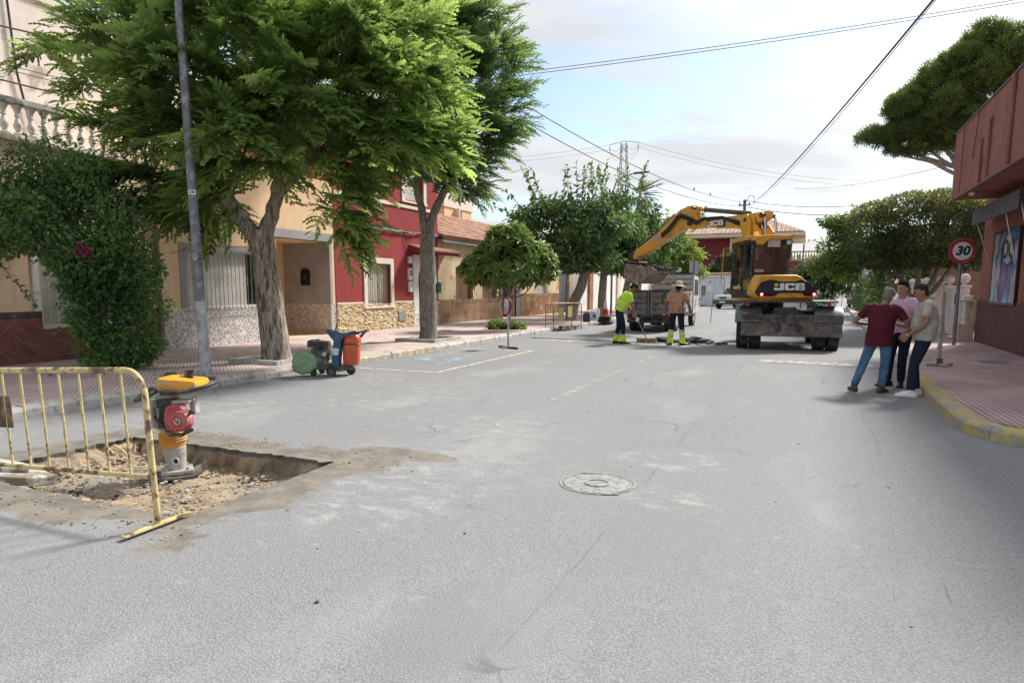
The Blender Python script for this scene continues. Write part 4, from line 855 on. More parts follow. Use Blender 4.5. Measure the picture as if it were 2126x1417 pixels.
for (a, b) in ((23.1, 24.05), (24.1, 25.05)):
    gp = MB(T_(gt)).bb(4.1, 4.14, a, b, .22, 1.62).build('gate_leaf', M_FW, gt, 0, .006)
    for k in range(5): MB(T_(gt)).bb(4.085, 4.10, a+.05+k*.2, a+.07+k*.2, .25, 1.6).build('gate_rib', M_FW, gp, 0)
MB(T_(gt)).bb(4.0, 4.08, 23.12, 23.3, 1.15, 1.45).build('letterbox', M_DARK, gt, 0)
ow = thing('brown_shed', 'plain brown rendered shed behind the white gate', 'shed', (5.4, 30, 0)); MB(T_(ow)).bb(4.45, 6.8, 29.2, 31, 0, 2.75).build('wall', pm('shed_render', (.22, .155, .11), .9), ow, 0, .02); MB(T_(ow)).bb(4.4, 6.85, 29.15, 31.05, 2.75, 2.85).build('roof_slab', M_GREYC, ow, 0)
# ---------------------------------------------------------------- vegetation
BARK_G = pm('grey_brown_bark', (.33, .275, .22), .95, var=.35, vs=5, stretch=(4, 4, .75), dirt=((.085, .065, .05), .5, 4), bump=1., bs=9)
BARK_D = pm('dark_bark', (.20, .17, .145), .95, var=.35, vs=6, stretch=(2.5, 2.5, 1.1), dirt=((.26, .235, .20), .4, 3), bump=.9, bs=14)
SHOOT = pm('green_shoot', (.11, .12, .05), .8)
def cloud_mesh(name, P, D, U, tv, tf, sc, tone, mat):
    """one mesh of many leaves: template tv (x along the leaf, y across, z up) set at points P, axis D, up U"""
    P, D, U = (np.asarray(a, float) for a in (P, D, U)); tv = np.asarray(tv, float); n, k = len(P), len(tv)
    D /= np.linalg.norm(D, axis=1)[:, None]+1e-9; Y_ = np.cross(U, D); Y_ /= np.linalg.norm(Y_, axis=1)[:, None]+1e-9; Z_ = np.cross(D, Y_)
    sc = np.broadcast_to(np.asarray(sc, float), (n,))
    V = P[:, None, :] + sc[:, None, None]*(tv[None, :, 0, None]*D[:, None, :] + tv[None, :, 1, None]*Y_[:, None, :] + tv[None, :, 2, None]*Z_[:, None, :])
    ls = np.array([len(f) for f in tf]); fl = np.concatenate([np.array(f) for f in tf])
    loops = (np.arange(n)[:, None]*k + fl[None, :]).ravel(); tot = np.tile(ls, n); st = np.concatenate([[0], np.cumsum(tot)[:-1]])
    me = bpy.data.meshes.new(name); me.vertices.add(n*k); me.vertices.foreach_set('co', V.astype(np.float32).ravel())
    me.loops.add(len(loops)); me.loops.foreach_set('vertex_index', loops.astype(np.int32)); me.polygons.add(len(tot)); me.polygons.foreach_set('loop_start', st.astype(np.int32)); me.polygons.foreach_set('loop_total', tot.astype(np.int32))
    a = me.attributes.new('tone', 'FLOAT', 'POINT'); a.data.foreach_set('value', np.repeat(np.asarray(tone, np.float32), k))
    me.materials.append(mat); me.update(calc_edges=True); return me
def cloud_multi(name, sets, mat):
    VV, LL, TT, TN, off = [], [], [], [], 0
    for P, D, U, tv, tf, sc, tone in sets:
        P, D, U = (np.asarray(a, float) for a in (P, D, U)); tv = np.asarray(tv, float); n, k = len(P), len(tv); D = unit(D); Y_ = unit(np.cross(U, D)); Z_ = np.cross(D, Y_); sc = np.broadcast_to(np.asarray(sc, float), (n,))
        V = P[:, None, :] + sc[:, None, None]*(tv[None, :, 0, None]*D[:, None, :] + tv[None, :, 1, None]*Y_[:, None, :] + tv[None, :, 2, None]*Z_[:, None, :]); VV.append(V.reshape(-1, 3))
        fl = np.concatenate([np.array(f) for f in tf]); LL.append((np.arange(n)[:, None]*k + fl[None, :]).ravel()+off); TT.append(np.tile([len(f) for f in tf], n)); TN.append(np.repeat(np.asarray(tone, np.float32), k)); off += n*k
    V, L, T, tn = map(np.concatenate, (VV, LL, TT, TN)); me = bpy.data.meshes.new(name); me.vertices.add(len(V)); me.vertices.foreach_set('co', V.astype(np.float32).ravel()); me.loops.add(len(L)); me.loops.foreach_set('vertex_index', L.astype(np.int32))
    me.polygons.add(len(T)); me.polygons.foreach_set('loop_start', np.concatenate([[0], np.cumsum(T)[:-1]]).astype(np.int32)); me.polygons.foreach_set('loop_total', T.astype(np.int32)); a = me.attributes.new('tone', 'FLOAT', 'POINT'); a.data.foreach_set('value', tn.astype(np.float32)); me.materials.append(mat); me.update(calc_edges=True); return me
def unit(v): return v/(np.linalg.norm(v, axis=-1, keepdims=True)+1e-9)
def spray_template(seed, pairs=9, leaf=.34, wid=.075, comb=5, droop=.45):
    """an arching shoot with feather leaves hanging alternately off both sides"""
    r_ = random.Random(seed); tv, tf = [], []
    rach = lambda t: np.array([t*(1-.10*t), .05*math.sin(t*3+seed), .10*t-droop*t*t])
    for i in range(pairs):
        for s in (-1, 1):
            t = min(1, .14+.86*(i+.35*(s > 0)+r_.uniform(-.12, .12))/(pairs-.3)); a = rach(t); L = leaf*(.62+.5*math.sin(math.pi*(.2+.65*t)))*r_.uniform(.8, 1.15); fw_ = .55+.9*t**3+r_.uniform(-.15, .15)
            d0 = unit(np.array([fw_, s*(1.05-.55*t), r_.uniform(-.05, .35)])); sag = r_.uniform(.35, .95); pv = unit(np.cross([0, 0, 1.], d0))*1.0; pv = unit(pv+np.array([0, 0, r_.uniform(-.7, .7)])); w_ = wid*r_.uniform(.85, 1.15)
            def q(u): return a+d0*L*u*(1-.12*sag*u)+np.array([0, 0, -sag*L*.62*u*u])
            for c in range(comb):
                u0, u1 = c/comb, (c+1)/comb; b0, b1 = q(u0), q(u1); m = b0*.3+b1*.7; k0 = (.75+.5*math.sin(math.pi*u0))*(1-.35*u0); k = len(tv)
                tv += [b0-pv*w_*.34*k0, b0+pv*w_*.34*k0, m+pv*w_*.56*k0, b1, m-pv*w_*.56*k0]; tf.append((k, k+1, k+2, k+3, k+4))
    pts = [rach(t) for t in (0, .25, .5, .75, 1)]; e = np.array([0, .009, 0]); k = len(tv)
    for p in pts: tv += [p-e, p+e]
    for i in range(4): tf.append((k+2*i, k+2*i+1, k+2*i+3, k+2*i+2))
    return np.array(tv), tf
LEAF4 = (np.array([(0, 0, 0), (.38, .26, .03), (1, 0, -.16), (.38, -.26, .03)]), [(0, 3, 2), (0, 2, 1)])
LEAFL = (np.array([(0, 0, 0), (.3, .115, .03), (.68, .12, .0), (1, 0, -.12), (.68, -.12, .0), (.3, -.115, .03)]), [(0, 5, 4, 3), (0, 3, 2, 1)])
NEEDLE = (np.array([(0, -.02, 0), (0, .02, 0), (1, .012, -.03), (1, -.012, -.03)]), [(0, 3, 2, 1)])
def in_ball(n, c, r, shell_=.35):
    d = unit(rng.normal(size=(n, 3))); rr = (shell_+(1-shell_)*rng.random(n))**(1/2.2); return np.asarray(c)+d*rr[:, None]*np.asarray(r), d
def limb(mb, pts, r0, r1, n=9, wob=.0, seed=0):
    """smooth tapering limb through points"""
    P = [Vector(p) for p in pts]; out = []; rr = random.Random(seed)
    for i in range(len(P)-1):
        p0, p1, p2, p3 = P[max(0, i-1)], P[i], P[i+1], P[min(len(P)-1, i+2)]
        for t in [k/5 for k in range(5)]:
            out.append(.5*((2*p1)+(p2-p0)*t+(2*p0-5*p1+4*p2-p3)*t*t+(3*p1-p0-3*p2+p3)*t**3))
    out.append(P[-1]); m = len(out); out = [p+Vector((rr.gauss(0, wob), rr.gauss(0, wob), 0)) if 0 < i < m-1 else p for i, p in enumerate(out)]
    mb.tube(out, [(r0+(r1-r0)*(i/(m-1))**.8)*(1+rr.gauss(0, .03)) for i in range(m)], n); return out
def bole(mb, pts, radii, n=18, flare=1.35, rough=.07, seed=0):
    """a trunk with root flare and furrowed, lumpy section"""
    rr = random.Random(seed); ph = [rr.uniform(0, 6.28) for _ in range(6)]; P = [Vector(p) for p in pts]; out = []; rad = []
    for i in range(len(P)-1):
        p0, p1, p2, p3 = P[max(0, i-1)], P[i], P[i+1], P[min(len(P)-1, i+2)]
        for t in [k/6 for k in range(6)]:
            out.append(.5*((2*p1)+(p2-p0)*t+(2*p0-5*p1+4*p2-p3)*t*t+(3*p1-p0-3*p2+p3)*t**3)); rad.append(radii[i]+(radii[i+1]-radii[i])*t)
    out.append(P[-1]); rad.append(radii[-1]); rings = []
    for i, (p, r) in enumerate(zip(out, rad)):
        f = 1+(flare-1)*math.exp(-i*1.1)
        rings.append([(p.x+math.cos(q)*r*f*(1+rough*math.sin(3*q+ph[0]+i*.12)+rough*.7*math.sin(7*q+ph[1]-i*.2)+rough*.5*math.sin(11*q+ph[2]+i*.31)+rr.gauss(0, .012)), p.y+math.sin(q)*r*f*(1+rough*math.sin(3*q+ph[0]+i*.12)+rough*.7*math.sin(7*q+ph[1]-i*.2)+rough*.5*math.sin(11*q+ph[2]+i*.31)), p.z) for q in [2*math.pi*k/n for k in range(n)]])
    mb.loft(rings)
SR = np.array([math.cos(R(23.75)), math.sin(R(23.75)), 0]); DP = np.array([-math.sin(R(23.75)), math.cos(R(23.75)), 0])   # across and along the street view
def feather_tree(th, base, fork, clusters, mat, seed, per=46, size=.62, trunkr=(.27, .21), mbark=BARK_G, fronds=5, tv=None, extra=(), limbs2=()):
    global rng
    rng = np.random.default_rng(seed); rr = random.Random(seed); L = Vector(base)
    mb = MB(); f = Vector(fork)-L; bole(mb, [(0, 0, -.05), (f.x*.3, f.y*.3, f.z*.35), (f.x*.7, f.y*.7, f.z*.72), tuple(f)], [trunkr[0], (trunkr[0]*.6+trunkr[1]*.4), trunkr[1], trunkr[1]*1.02], seed=seed)
    heads = []
    for pts, r0, r1 in limbs2:
        p_ = [Vector(p)-L for p in pts]; limb(mb, p_, r0, r1, 12, .012, seed); heads.append((p_, r1))
    mb.build('trunk', mbark, th, 60)
    bm_ = MB(); P, D, U, T = [], [], [], []
    for (c, r, k) in clusters:
        c = np.asarray(c, float); cl = Vector(c)-L
        start, r1 = min(heads, key=lambda h: (h[0][-1]-cl).length) if heads else ([f], .1); s0 = start[-1]
        mid = s0.lerp(cl, .5)+Vector((0, 0, .12*(cl-s0).length)); limb(bm_, [s0, mid, cl], r1*.75, .018, 6, .02, seed)
        nt = int(per*k); pts, dirs = in_ball(nt, c, r, .25)
        for j in range(nt):
            tip = Vector(pts[j])-L; ax = unit(np.array([tip.x, tip.y, .55*(tip.z-f.z-.8)]))
            if j % 2 == 0: limb(bm_, [cl.lerp(s0, .25*rr.random()), cl.lerp(tip, .55)+Vector((0, 0, .08)), tip], .016, .006, 4, .0, j)
            tn = rr.random()
            for q in range(fronds):
                d = unit(ax*.95+dirs[j]*np.array([.55, .55, .3])+np.array([rr.gauss(0, .38), rr.gauss(0, .38), rr.gauss(.10, .30)])); P.append(np.array(tip)-d*.12); D.append(d); U.append(np.array([rr.gauss(0, .3), rr.gauss(0, .3), 1.])); T.append(min(1, max(0, tn*.55+rr.random()*.45)))
    bm_.build('limb', mbark, th, 60)
    for (p, d) in extra: P.append(np.asarray(p)-np.array(L)); D.append(np.asarray(d)); U.append(np.array([0, 0, 1.])); T.append(rr.random())
    P, D, U, T = map(np.array, (P, D, U, T)); sc = size*(.6+.65*np.array([rr.random() for _ in P])); pick = np.array([rr.randrange(len(tv)) for _ in P])
    link('crown', cloud_multi('crown', [(P[pick == i], D[pick == i], U[pick == i], *tv[i], sc[pick == i], T[pick == i]) for i in range(len(tv))], mat), th)
LF_FEATHER = leafmat('feather_leaf', (.075, .138, .066), (.36, .50, .12), .6, .5, .55); LF_FEATHER2 = leafmat('feather_leaf_dark', (.064, .122, .064), (.26, .40, .11), .4, .45, .42)
FT = [spray_template(k, 9, .36, .085, 5, .42+.12*k) for k in range(4)]; FT2 = [spray_template(10+k, 11, .30, .055, 4, .25+.10*k) for k in range(4)]
B1 = np.array([-9.75, 10.35, .15])
t1 = thing('street_tree', 'big feathery leaved tree with thick leaning trunk before the ochre house', 'tree', tuple(B1), 0, 'trees planted in pavement squares')
def at1(s, d, z): return B1+SR*s+DP*d+np.array([0, 0, z-.15])
cl1 = [((s, d, z), r, k) for (s, d, z, r, k) in (
 (-4.2, 0, 6.1, (.25, .3, .12), .10), (-3.6, -.2, 5.5, (.3, .4, .15), .09), (-3.2, .1, 6.2, (.3, .3, .15), .10), (-2.7, -.2, 4.7, (.3, .4, .15), .12), (-2.3, .2, 5.6, (.4, .5, .3), .3), (-1.9, -.6, 6.2, (.7, .9, .4), .8), (-1.9, .3, 4.6, (.65, .9, .35), .7), (-.9, .8, 7.2, (.9, 1.1, .6), 1.), (-1.2, -1.0, 5.3, (.8, .9, .45), .9), (-2.2, -.2, 3.6, (.5, .6, .5), .5), (-1.5, .5, 3.4, (.5, .6, .4), .45),
 (0.1, -.9, 6.4, (.9, 1.0, .55), 1.0), (.2, 1.2, 6.0, (1.1, 1.1, .7), 1.), (-.4, -1.2, 4.4, (.7, .8, .4), .7), (.9, -.8, 5.1, (.75, .9, .5), .9), (1.2, .6, 7.3, (1.0, 1.1, .6), 1.), (1.6, -.5, 6.1, (.8, .9, .45), .9), (2.5, .6, 6.6, (.8, 1.0, .5), .9), (2.7, -.4, 5.4, (.7, .8, .4), .9), (2.1, -.2, 4.5, (.75, .8, .35), .85), (3.0, .2, 4.6, (.6, .6, .3), .7), (1.3, .2, 3.95, (.6, .7, .35), .6), (1.5, -.3, 3.1, (.28, .35, .5), .4), (-.8, -.3, 3.3, (.35, .4, .25), .25), (-1.0, -.7, 3.9, (.4, .4, .3), .35), (.25, -.9, 4.0, (.45, .4, .3), .35), (.1, -.5, 5.0, (.7, .5, .4), .5), (.6, 1.0, 4.7, (.9, 1., .5), .8), (-.6, .9, 5.2, (1.1, 1.1, .6), .9), (.2, -.2, 7.9, (1., 1., .5), .9))]
cl1 = [(at1(*c), (r[0], r[1], r[2]), k) for c, r, k in cl1]
fk = at1(-.22, 0, 2.75)
feather_tree(t1, B1, fk, cl1, LF_FEATHER, 11, 36, .82, (.275, .225), BARK_G, 3, FT, (), [([fk+np.array([0, 0, -.25]), at1(-.75, -.1, 3.3), at1(-1.1, -.1, 4.3), at1(-1.5, .2, 5.6)], .19, .07), ([fk+np.array([0, 0, -.25]), at1(.03, .1, 3.2), at1(.15, .1, 3.9), at1(.3, .1, 5.3)], .185, .07), ([at1(.1, .1, 3.4), at1(.7, .1, 4.0), at1(1.6, .1, 4.9)], .11, .045), ([at1(-.9, 0, 3.8), at1(-1.8, 0, 4.2), at1(-2.9, .1, 5.1)], .10, .04)])
B2 = np.array([-9.9, 16.5, .15]); t2 = thing('street_tree', 'tall dark feathery tree with forked grey trunk before the crimson house', 'tree', tuple(B2), 0, 'trees planted in pavement squares')
def at2(s, d, z): return B2+SR*s+DP*d+np.array([0, 0, z-.15])
cl2 = [((s, d, z), r, k) for (s, d, z, r, k) in ((1.5, 0, 8.9, (.8, .9, .7), 1.), (2.2, .2, 7.7, (.75, .9, .7), 1.), (2.35, -.2, 6.5, (.7, .9, .65), 1.), (1.6, .3, 5.8, (.9, 1., .7), 1.), (.9, -.2, 8.1, (1.1, 1.1, .8), 1.2), (1.2, .2, 7.0, (1.1, 1.1, .8), 1.2), (1.3, 0, 4.7, (.65, .8, .55), .9), (.6, .6, 5.4, (.9, 1., .7), 1.), (-.6, .2, 5.2, (.8, .9, .7), 1.), (-.4, .4, 6.6, (1.1, 1.1, .9), 1.2), (-.2, .2, 8.4, (1.2, 1.2, .9), 1.2), (-1.5, .6, 7.5, (1.1, 1.1, .9), 1.), (-1.6, .3, 5.9, (.9, .9, .7), .8), (.6, 0, 9.4, (.9, .9, .6), .9), (.2, -.4, 4.6, (.6, .6, .4), .6))]
cl2 = [(at2(c[0]*.86-.12, c[1], c[2]), r, k) for c, r, k in cl2]; fk2 = at2(.02, 0, 3.15)
feather_tree(t2, B2, fk2, cl2, LF_FEATHER2, 23, 36, .85, (.25, .205), BARK_D, 3, FT2, (), [([fk2+np.array([0, 0, -.2]), at2(-.12, 0, 3.8), at2(-.25, 0, 4.6), at2(-.1, .1, 6.4)], .15, .06), ([fk2+np.array([0, 0, -.2]), at2(.25, 0, 3.8), at2(.75, 0, 4.8), at2(1.1, 0, 6.4)], .155, .06), ([at2(.75, 0, 4.8), at2(1.3, .1, 5.4), at2(1.9, 0, 6.4)], .09, .035)])
# planter squares round the two trunks
def planter(th_, x0, x1, y0, y1, lab):
    t = thing('planter_border', lab, 'planter', ((x0+x1)/2, (y0+y1)/2, .15)); m = KC
    for (a, b, c, d) in ((x0, x1, y0, y0+.10), (x0, x1, y1-.10, y1), (x0, x0+.10, y0+.101, y1-.101), (x1-.10, x1, y0+.101, y1-.101)): MB(T_(t)).bb(a, b, c, d, .05, .235).build('edging', m, t, 0, .01)
    MB(T_(t)).bb(x0+.1, x1-.1, y0+.1, y1-.1, .1, .17).build('soil', SOIL, t, 0)
planter(None, -10.45, -9.2, 9.75, 11.0, 'grey kerb square round the thick leaning trunk')
planter(None, -10.5, -9.2, 15.7, 17.2, 'grey kerb square round the forked trunk')
MB().tube([(-10.35, 17.7, .15), (-10.33, 17.72, .7), (-10.30, 17.72, 1.42)], .018, 6).build('garden_stake', pm('pale_cane', (.50, .36, .26), .8), None, label='thin pale stake leaning by the forked trunk square', cat='stake')

def lumpy(blobs, k=5, f=.5, seed=1, out=.75):
    """break each mass of foliage into smaller clumps with gaps between"""
    r_ = random.Random(seed); res = []
    for c, r in blobs:
        for i in range(k):
            d = Vector((r_.gauss(0, 1), r_.gauss(0, 1), r_.gauss(0, 1)+.15)).normalized(); g_ = f*r_.uniform(.75, 1.2); res.append(((c[0]+d.x*r[0]*out, c[1]+d.y*r[1]*out, c[2]+d.z*r[2]*out), (r[0]*g_, r[1]*g_, r[2]*g_)))
        res.append((c, (r[0]*.6, r[1]*.6, r[2]*.6)))
    return res
def leafy(th, blobs, n, leaf, size, mat, seed, up=.6, droop=.1, shell_=.45, name='crown', kind=None, tonez=None, extraP=None, world=True):
    r_ = np.random.default_rng(seed); L = np.array(th.location) if world else np.zeros(3); Ps, Ds, Us = [], [], []; vol = np.array([b[1][0]*b[1][1]+b[1][1]*b[1][2]+b[1][0]*b[1][2] for b in blobs]); ns = (n*vol/vol.sum()).astype(int)
    for (c, r), k in zip(blobs, ns):
        d = unit(r_.normal(size=(k, 3))); lump = 1+.10*np.sin(d[:, 0]*7+c[0]*3)*np.sin(d[:, 1]*6+c[1])+.08*np.sin(d[:, 2]*9+c[2]*5); rad = (shell_+(1-shell_)*r_.random(k))**.6*lump
        Ps.append(np.asarray(c)+d*rad[:, None]*np.asarray(r)); t = r_.normal(size=(k, 3)); Ds.append(unit(d*.7+t*.6+np.array([0, 0, -droop]))); Us.append(unit(d*.5+r_.normal(size=(k, 3))*.45+np.array([0, 0, up])))
    P, D, U = np.concatenate(Ps), np.concatenate(Ds), np.concatenate(Us)
    if extraP is not None: P = np.concatenate([P, extraP[0]]); D = np.concatenate([D, extraP[1]]); U = np.concatenate([U, extraP[2]])
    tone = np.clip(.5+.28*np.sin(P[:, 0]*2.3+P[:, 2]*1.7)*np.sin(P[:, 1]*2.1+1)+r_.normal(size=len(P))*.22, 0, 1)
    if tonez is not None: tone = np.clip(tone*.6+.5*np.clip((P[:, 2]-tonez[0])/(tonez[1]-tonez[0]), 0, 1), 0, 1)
    o = link(name, cloud_mesh(name, P-L, D, U, *leaf, size*(.7+.6*r_.random(len(P))), tone, mat), th)
    if kind: o['kind'] = kind
    return o
def sprigs(specs, seed, step=.07, jitter=.03):
    """leaves along free shoots: (start, end, sag)"""
    r_ = np.random.default_rng(seed); P, D, U, lines = [], [], [], []
    for a, b, s in specs:
        a, b = np.asarray(a, float), np.asarray(b, float); L = np.linalg.norm(b-a); n = max(3, int(L/step)); ln = []
        for i in range(n):
            t = i/(n-1); p = a+(b-a)*t+np.array([0, 0, s*4*t*(1-t)]); ln.append(p)
            if t > .12:
                for _ in range(2): P.append(p+r_.normal(size=3)*jitter*.3); D.append(unit(r_.normal(size=3)+unit(b-a)*.5)); U.append(unit(r_.normal(size=3)*.5+np.array([0, 0, 1.])))
        lines.append(ln)
    return (np.array(P), np.array(D), np.array(U)), lines
# bougainvillea against the tiled house
LF_BOU = leafmat('bougainvillea_leaf', (.075, .155, .060), (.26, .46, .10), .45, .38, .25)
BB = np.array([-11.9, 8.25, .15]); bo = thing('bougainvillea', 'big dark leafy bougainvillea bush with one magenta flower cluster', 'shrub', tuple(BB))
def atb(s, d, z): return BB+SR*s+DP*d+np.array([0, 0, z-.15])
blobs = [((-1.7, .2, 3.3), (.9, .8, .75)), ((-.9, 0, 3.5), (.9, .8, .6)), ((-1.2, -.3, 2.7), (1.0, .8, .65)), ((-.2, -.1, 3.1), (.9, .8, .7)), ((-.3, -.3, 2.4), (.85, .75, .6)), ((.4, 0, 2.6), (.6, .7, .6)), ((0.1, -.1, 1.8), (.65, .6, .6)), ((.15, -.1, 1.2), (.55, .55, .55)), ((.1, -.2, .55), (.62, .5, .42)), ((.45, -.2, .45), (.4, .4, .3)), ((-.25, -.1, .45), (.35, .4, .28)), ((-.75, -.1, 2.0), (.5, .6, .45)), ((.55, -.1, 1.7), (.35, .4, .5)), ((-.5, -.2, 1.35), (.5, .5, .5)), ((-.35, -.2, .8), (.45, .45, .4)), ((-1.9, .2, 2.6), (.7, .7, .5)), ((-2.6, .4, 3.2), (.7, .7, .8)), ((-2.4, .3, 2.4), (.5, .6, .5))]
blobs = [(atb(c[0]+(.36 if c[2] < 2.2 and c[0] > -.9 else .12), c[1], c[2]), (r[0]*1.12, r[1]*1.05, r[2]*1.1)) for c, r in blobs] + [(atb(.45, -.1, .35), (.62, .5, .30)), (atb(.1, -.2, .30), (.45, .45, .28))]
sp, ln_ = sprigs([(atb(-.7, -.2, 3.6), atb(-.62, -.3, 4.62), 0), (atb(-1.5, 0, 3.6), atb(-1.35, 0, 4.35), .05), (atb(-1.9, 0, 3.6), atb(-2.0, 0, 4.3), 0), (atb(-.3, -.2, 3.5), atb(.4, -.2, 3.7), .1), (atb(.3, -.1, 2.6), atb(1.25, -.2, 2.55), .25), (atb(.4, -.1, 3.0), atb(1.0, -.3, 2.75), .12), (atb(.4, -.1, 1.7), atb(1.0, -.2, 1.55), .1), (atb(-.5, -.2, .9), atb(-.75, -.2, .8), .05), (atb(.4, -.2, .7), atb(1.05, -.2, .8), .1), (atb(-1.9, -.2, 2.4), atb(-.9, -.4, 1.3), -.05), (atb(-2.3, -.1, 2.8), atb(-1.8, -.3, 1.9), -.05), (atb(-.1, -.1, 3.6), atb(.1, -.1, 4.15), 0), (atb(-1.1, -.1, 3.8), atb(-1.0, -.2, 4.3), 0), (atb(.3, -.2, .8), atb(.95, -.3, .35), .1), (atb(-2.6, 0, 3.6), atb(-2.7, 0, 4.7), 0), (atb(.3, -.1, 3.2), atb(.62, -.1, 3.6), 0)], 5, .05)
leafy(bo, lumpy(blobs, 5, .58, 3, .70), 38000, LEAF4, .092, LF_BOU, 31, .5, .2, .3, 'foliage', None, None, sp)
mb = MB(Matrix.Translation(-Vector(BB)))
for k in range(5): limb(mb, [BB+SR*(.1*k-.2)+[0, 0, -.1], atb(.1*k-.1, -.05, 1.2), atb(.35*k-1.0, 0, 2.4), atb(.55*k-1.6, 0, 3.3)], .035, .012, 6, .02, k)
for l in ln_: mb.tube([tuple(p) for p in l], .006, 4)
mb.build('stem', BARK_D, bo, 60)
r_ = random.Random(3)
for (s, z, n, sp_) in ((.33, 2.22, 60, .085), (-.42, 2.43, 6, .02), (-1.2, 2.1, 5, .02), (-.1, 1.95, 4, .015)):
    fl = MB(Matrix.Translation(-Vector(BB)))
    for _ in range(n):
        c = Vector(atb(s+max(-2*sp_, min(2*sp_, r_.gauss(0, sp_))), -.90+r_.gauss(0, .02), z+max(-1.4*sp_, min(1.4*sp_, r_.gauss(0, sp_*.7))))); u = Vector((r_.gauss(0, 1), r_.gauss(0, 1), r_.gauss(0, 1))).normalized()*.034; v = u.cross(Vector((r_.gauss(0, 1), r_.gauss(0, 1), r_.gauss(0, 1)))).normalized()*.028; fl.add([c, c+u*.6+v, c+u*1.6, c+u*.6-v], [(0, 1, 2, 3)])
    fo = fl.build('flower', leafmat('magenta_bract', (.42, .02, .16), (.5, .03, .2), .2, .6, .3), bo, 0); fo.data.attributes.new('tone', 'FLOAT', 'POINT')
# loquat in the pavement
LF_LOQ = leafmat('loquat_leaf', (.11, .185, .055), (.33, .48, .10), .45, .38, .25)
BL_ = np.array([-9.8, 22.0, .15]); lo = thing('loquat_tree', 'low round loquat tree with big glossy leaves behind the round sign', 'tree', tuple(BL_), 0, 'trees planted in pavement squares')
def atl(s, d, z): return BL_+SR*s+DP*d+np.array([0, 0, z-.15])
r_ = np.random.default_rng(8); P, D, U, T = [], [], [], []
blq = [((-.9, 0, 2.45), (.75, .8, .5)), ((-.1, 0, 2.9), (.95, .9, .8)), ((.8, 0, 2.6), (.85, .9, .6)), ((0, -.3, 2.2), (1.2, .9, .5)), ((-.3, .1, 3.35), (.5, .6, .4)), ((1.2, .2, 2.3), (.5, .6, .4)), ((-1.3, 0, 2.2), (.45, .5, .35)), ((.3, 0, 3.0), (.7, .8, .5)), ((.2, -.1, 3.45), (.55, .6, .4))]
for c, r in blq:
    pts, dirs = in_ball(int(95*r[0]*r[1]+12), atl(*c), (r[0]*1.05, r[1]*1.05, r[2]*1.1), .3)
    for p, d in zip(pts, dirs):
        ax = unit(d+np.array([0, 0, .45])); e1 = unit(np.cross(ax, [.3, .5, .8])); e2 = np.cross(ax, e1); tn = r_.random()
        for q in range(9):
            a = 2*math.pi*q/9+r_.random()*.4; dd = unit(e1*math.cos(a)+e2*math.sin(a)+ax*r_.uniform(.1, .75)); P.append(p); D.append(dd); U.append(ax); T.append(np.clip(tn*.5+.5*max(0, ax[2])*r_.random()+.1, 0, 1))
link('crown', cloud_mesh('crown', np.array(P)-BL_, D, U, *LEAFL, .31*(.65+.7*r_.random(len(P))), T, LF_LOQ), lo)
mb = MB(); limb(mb, [(0, 0, -.05), (.02, 0, .7), (0, 0, 1.25)], .075, .06, 9, .006, 1)
for k, c in enumerate(blq): limb(mb, [(0, 0, 1.1), Vector(atl(*c[0]))*.5-Vector(BL_)*.5+Vector((0, 0, .25)), Vector(atl(*c[0]))-Vector(BL_)], .045, .012, 6, .01, k)
mb.build('trunk', BARK_D, lo, 60)
wd = thing('weed_tuft', 'tuft of green weeds at the foot of the loquat', 'plant', (-9.9, 22.1, .15)); leafy(wd, [((-10.3, 22.0, .27), (.32, .3, .16)), ((-9.85, 22.25, .25), (.28, .3, .14)), ((-9.5, 22.3, .22), (.2, .2, .1))], 900, LEAFL, .17, LF_LOQ, 5, .8, 0, .2, 'foliage')
# mulberries and other broad-leaved trees
LF_MUL = leafmat('mulberry_leaf', (.075, .135, .065), (.25, .40, .10), .42, .5, .25); LF_LIT = leafmat('light_leaf', (.13, .20, .05), (.36, .48, .08), .35, .5, .35); LF_DK = leafmat('dark_leaf', (.06, .10, .046), (.16, .27, .07), .4, .5, .22); LF_OLV = leafmat('olive_leaf', (.07, .085, .032), (.16, .18, .05), .4, .5, .25)
def tree(name, lab, base, trunk_pts, tr, blobs, n, leaf, size, mat, seed, shoots=(), up=.5, droop=.35, shell_=.35, bark=BARK_D, tonez=None, group=None, n_l=7, step=.1):
    th = thing(name, lab, 'tree', base, 0, group); L = Vector(base); mb = MB(); pts = [(0, 0, -.1)]+[tuple(Vector(p)-L) for p in trunk_pts]
    bole(mb, pts, [tr*(1-.35*i/(len(pts)-1)) for i in range(len(pts))], 12, 1.3, .05, seed); top = Vector(pts[-1])
    for i, (c, r) in enumerate(blobs): 
        e = Vector(c)-L; limb(mb, [top-Vector((0, 0, .15)), top.lerp(e, .5)+Vector((0, 0, .2)), e], tr*.42, .02, n_l, .02, i)
    ex = None
    if shoots:
        ex, lines = sprigs(shoots, seed, step)
        for l in lines: mb.tube([tuple(Vector(p)-L) for p in l], .009, 4)
    mb.build('trunk', bark, th, 60); leafy(th, lumpy(blobs, 6, .48, seed, .72), n, leaf, size, mat, seed, up, droop, shell_, 'crown', None, tonez, ex); return th
def row(s, y, z, y0): return (-9.8+SR[0]*s, y0+SR[1]*s+y, z)
rs = random.Random(41)
def shoots_up(c, n, r, h, lean=.5):
    out = []
    for _ in range(n):
        s = rs.uniform(-r, r); d = rs.uniform(-r*.6, r*.6); a = Vector(c)+Vector(SR)*s+Vector(DP)*d+Vector((0, 0, rs.uniform(-.3, .3)-.12*abs(s))); out.append((a, a+Vector(SR)*(s*lean+rs.gauss(0, .15))+Vector((0, 0, h*rs.uniform(.7, 1.25))), 0))
    return out
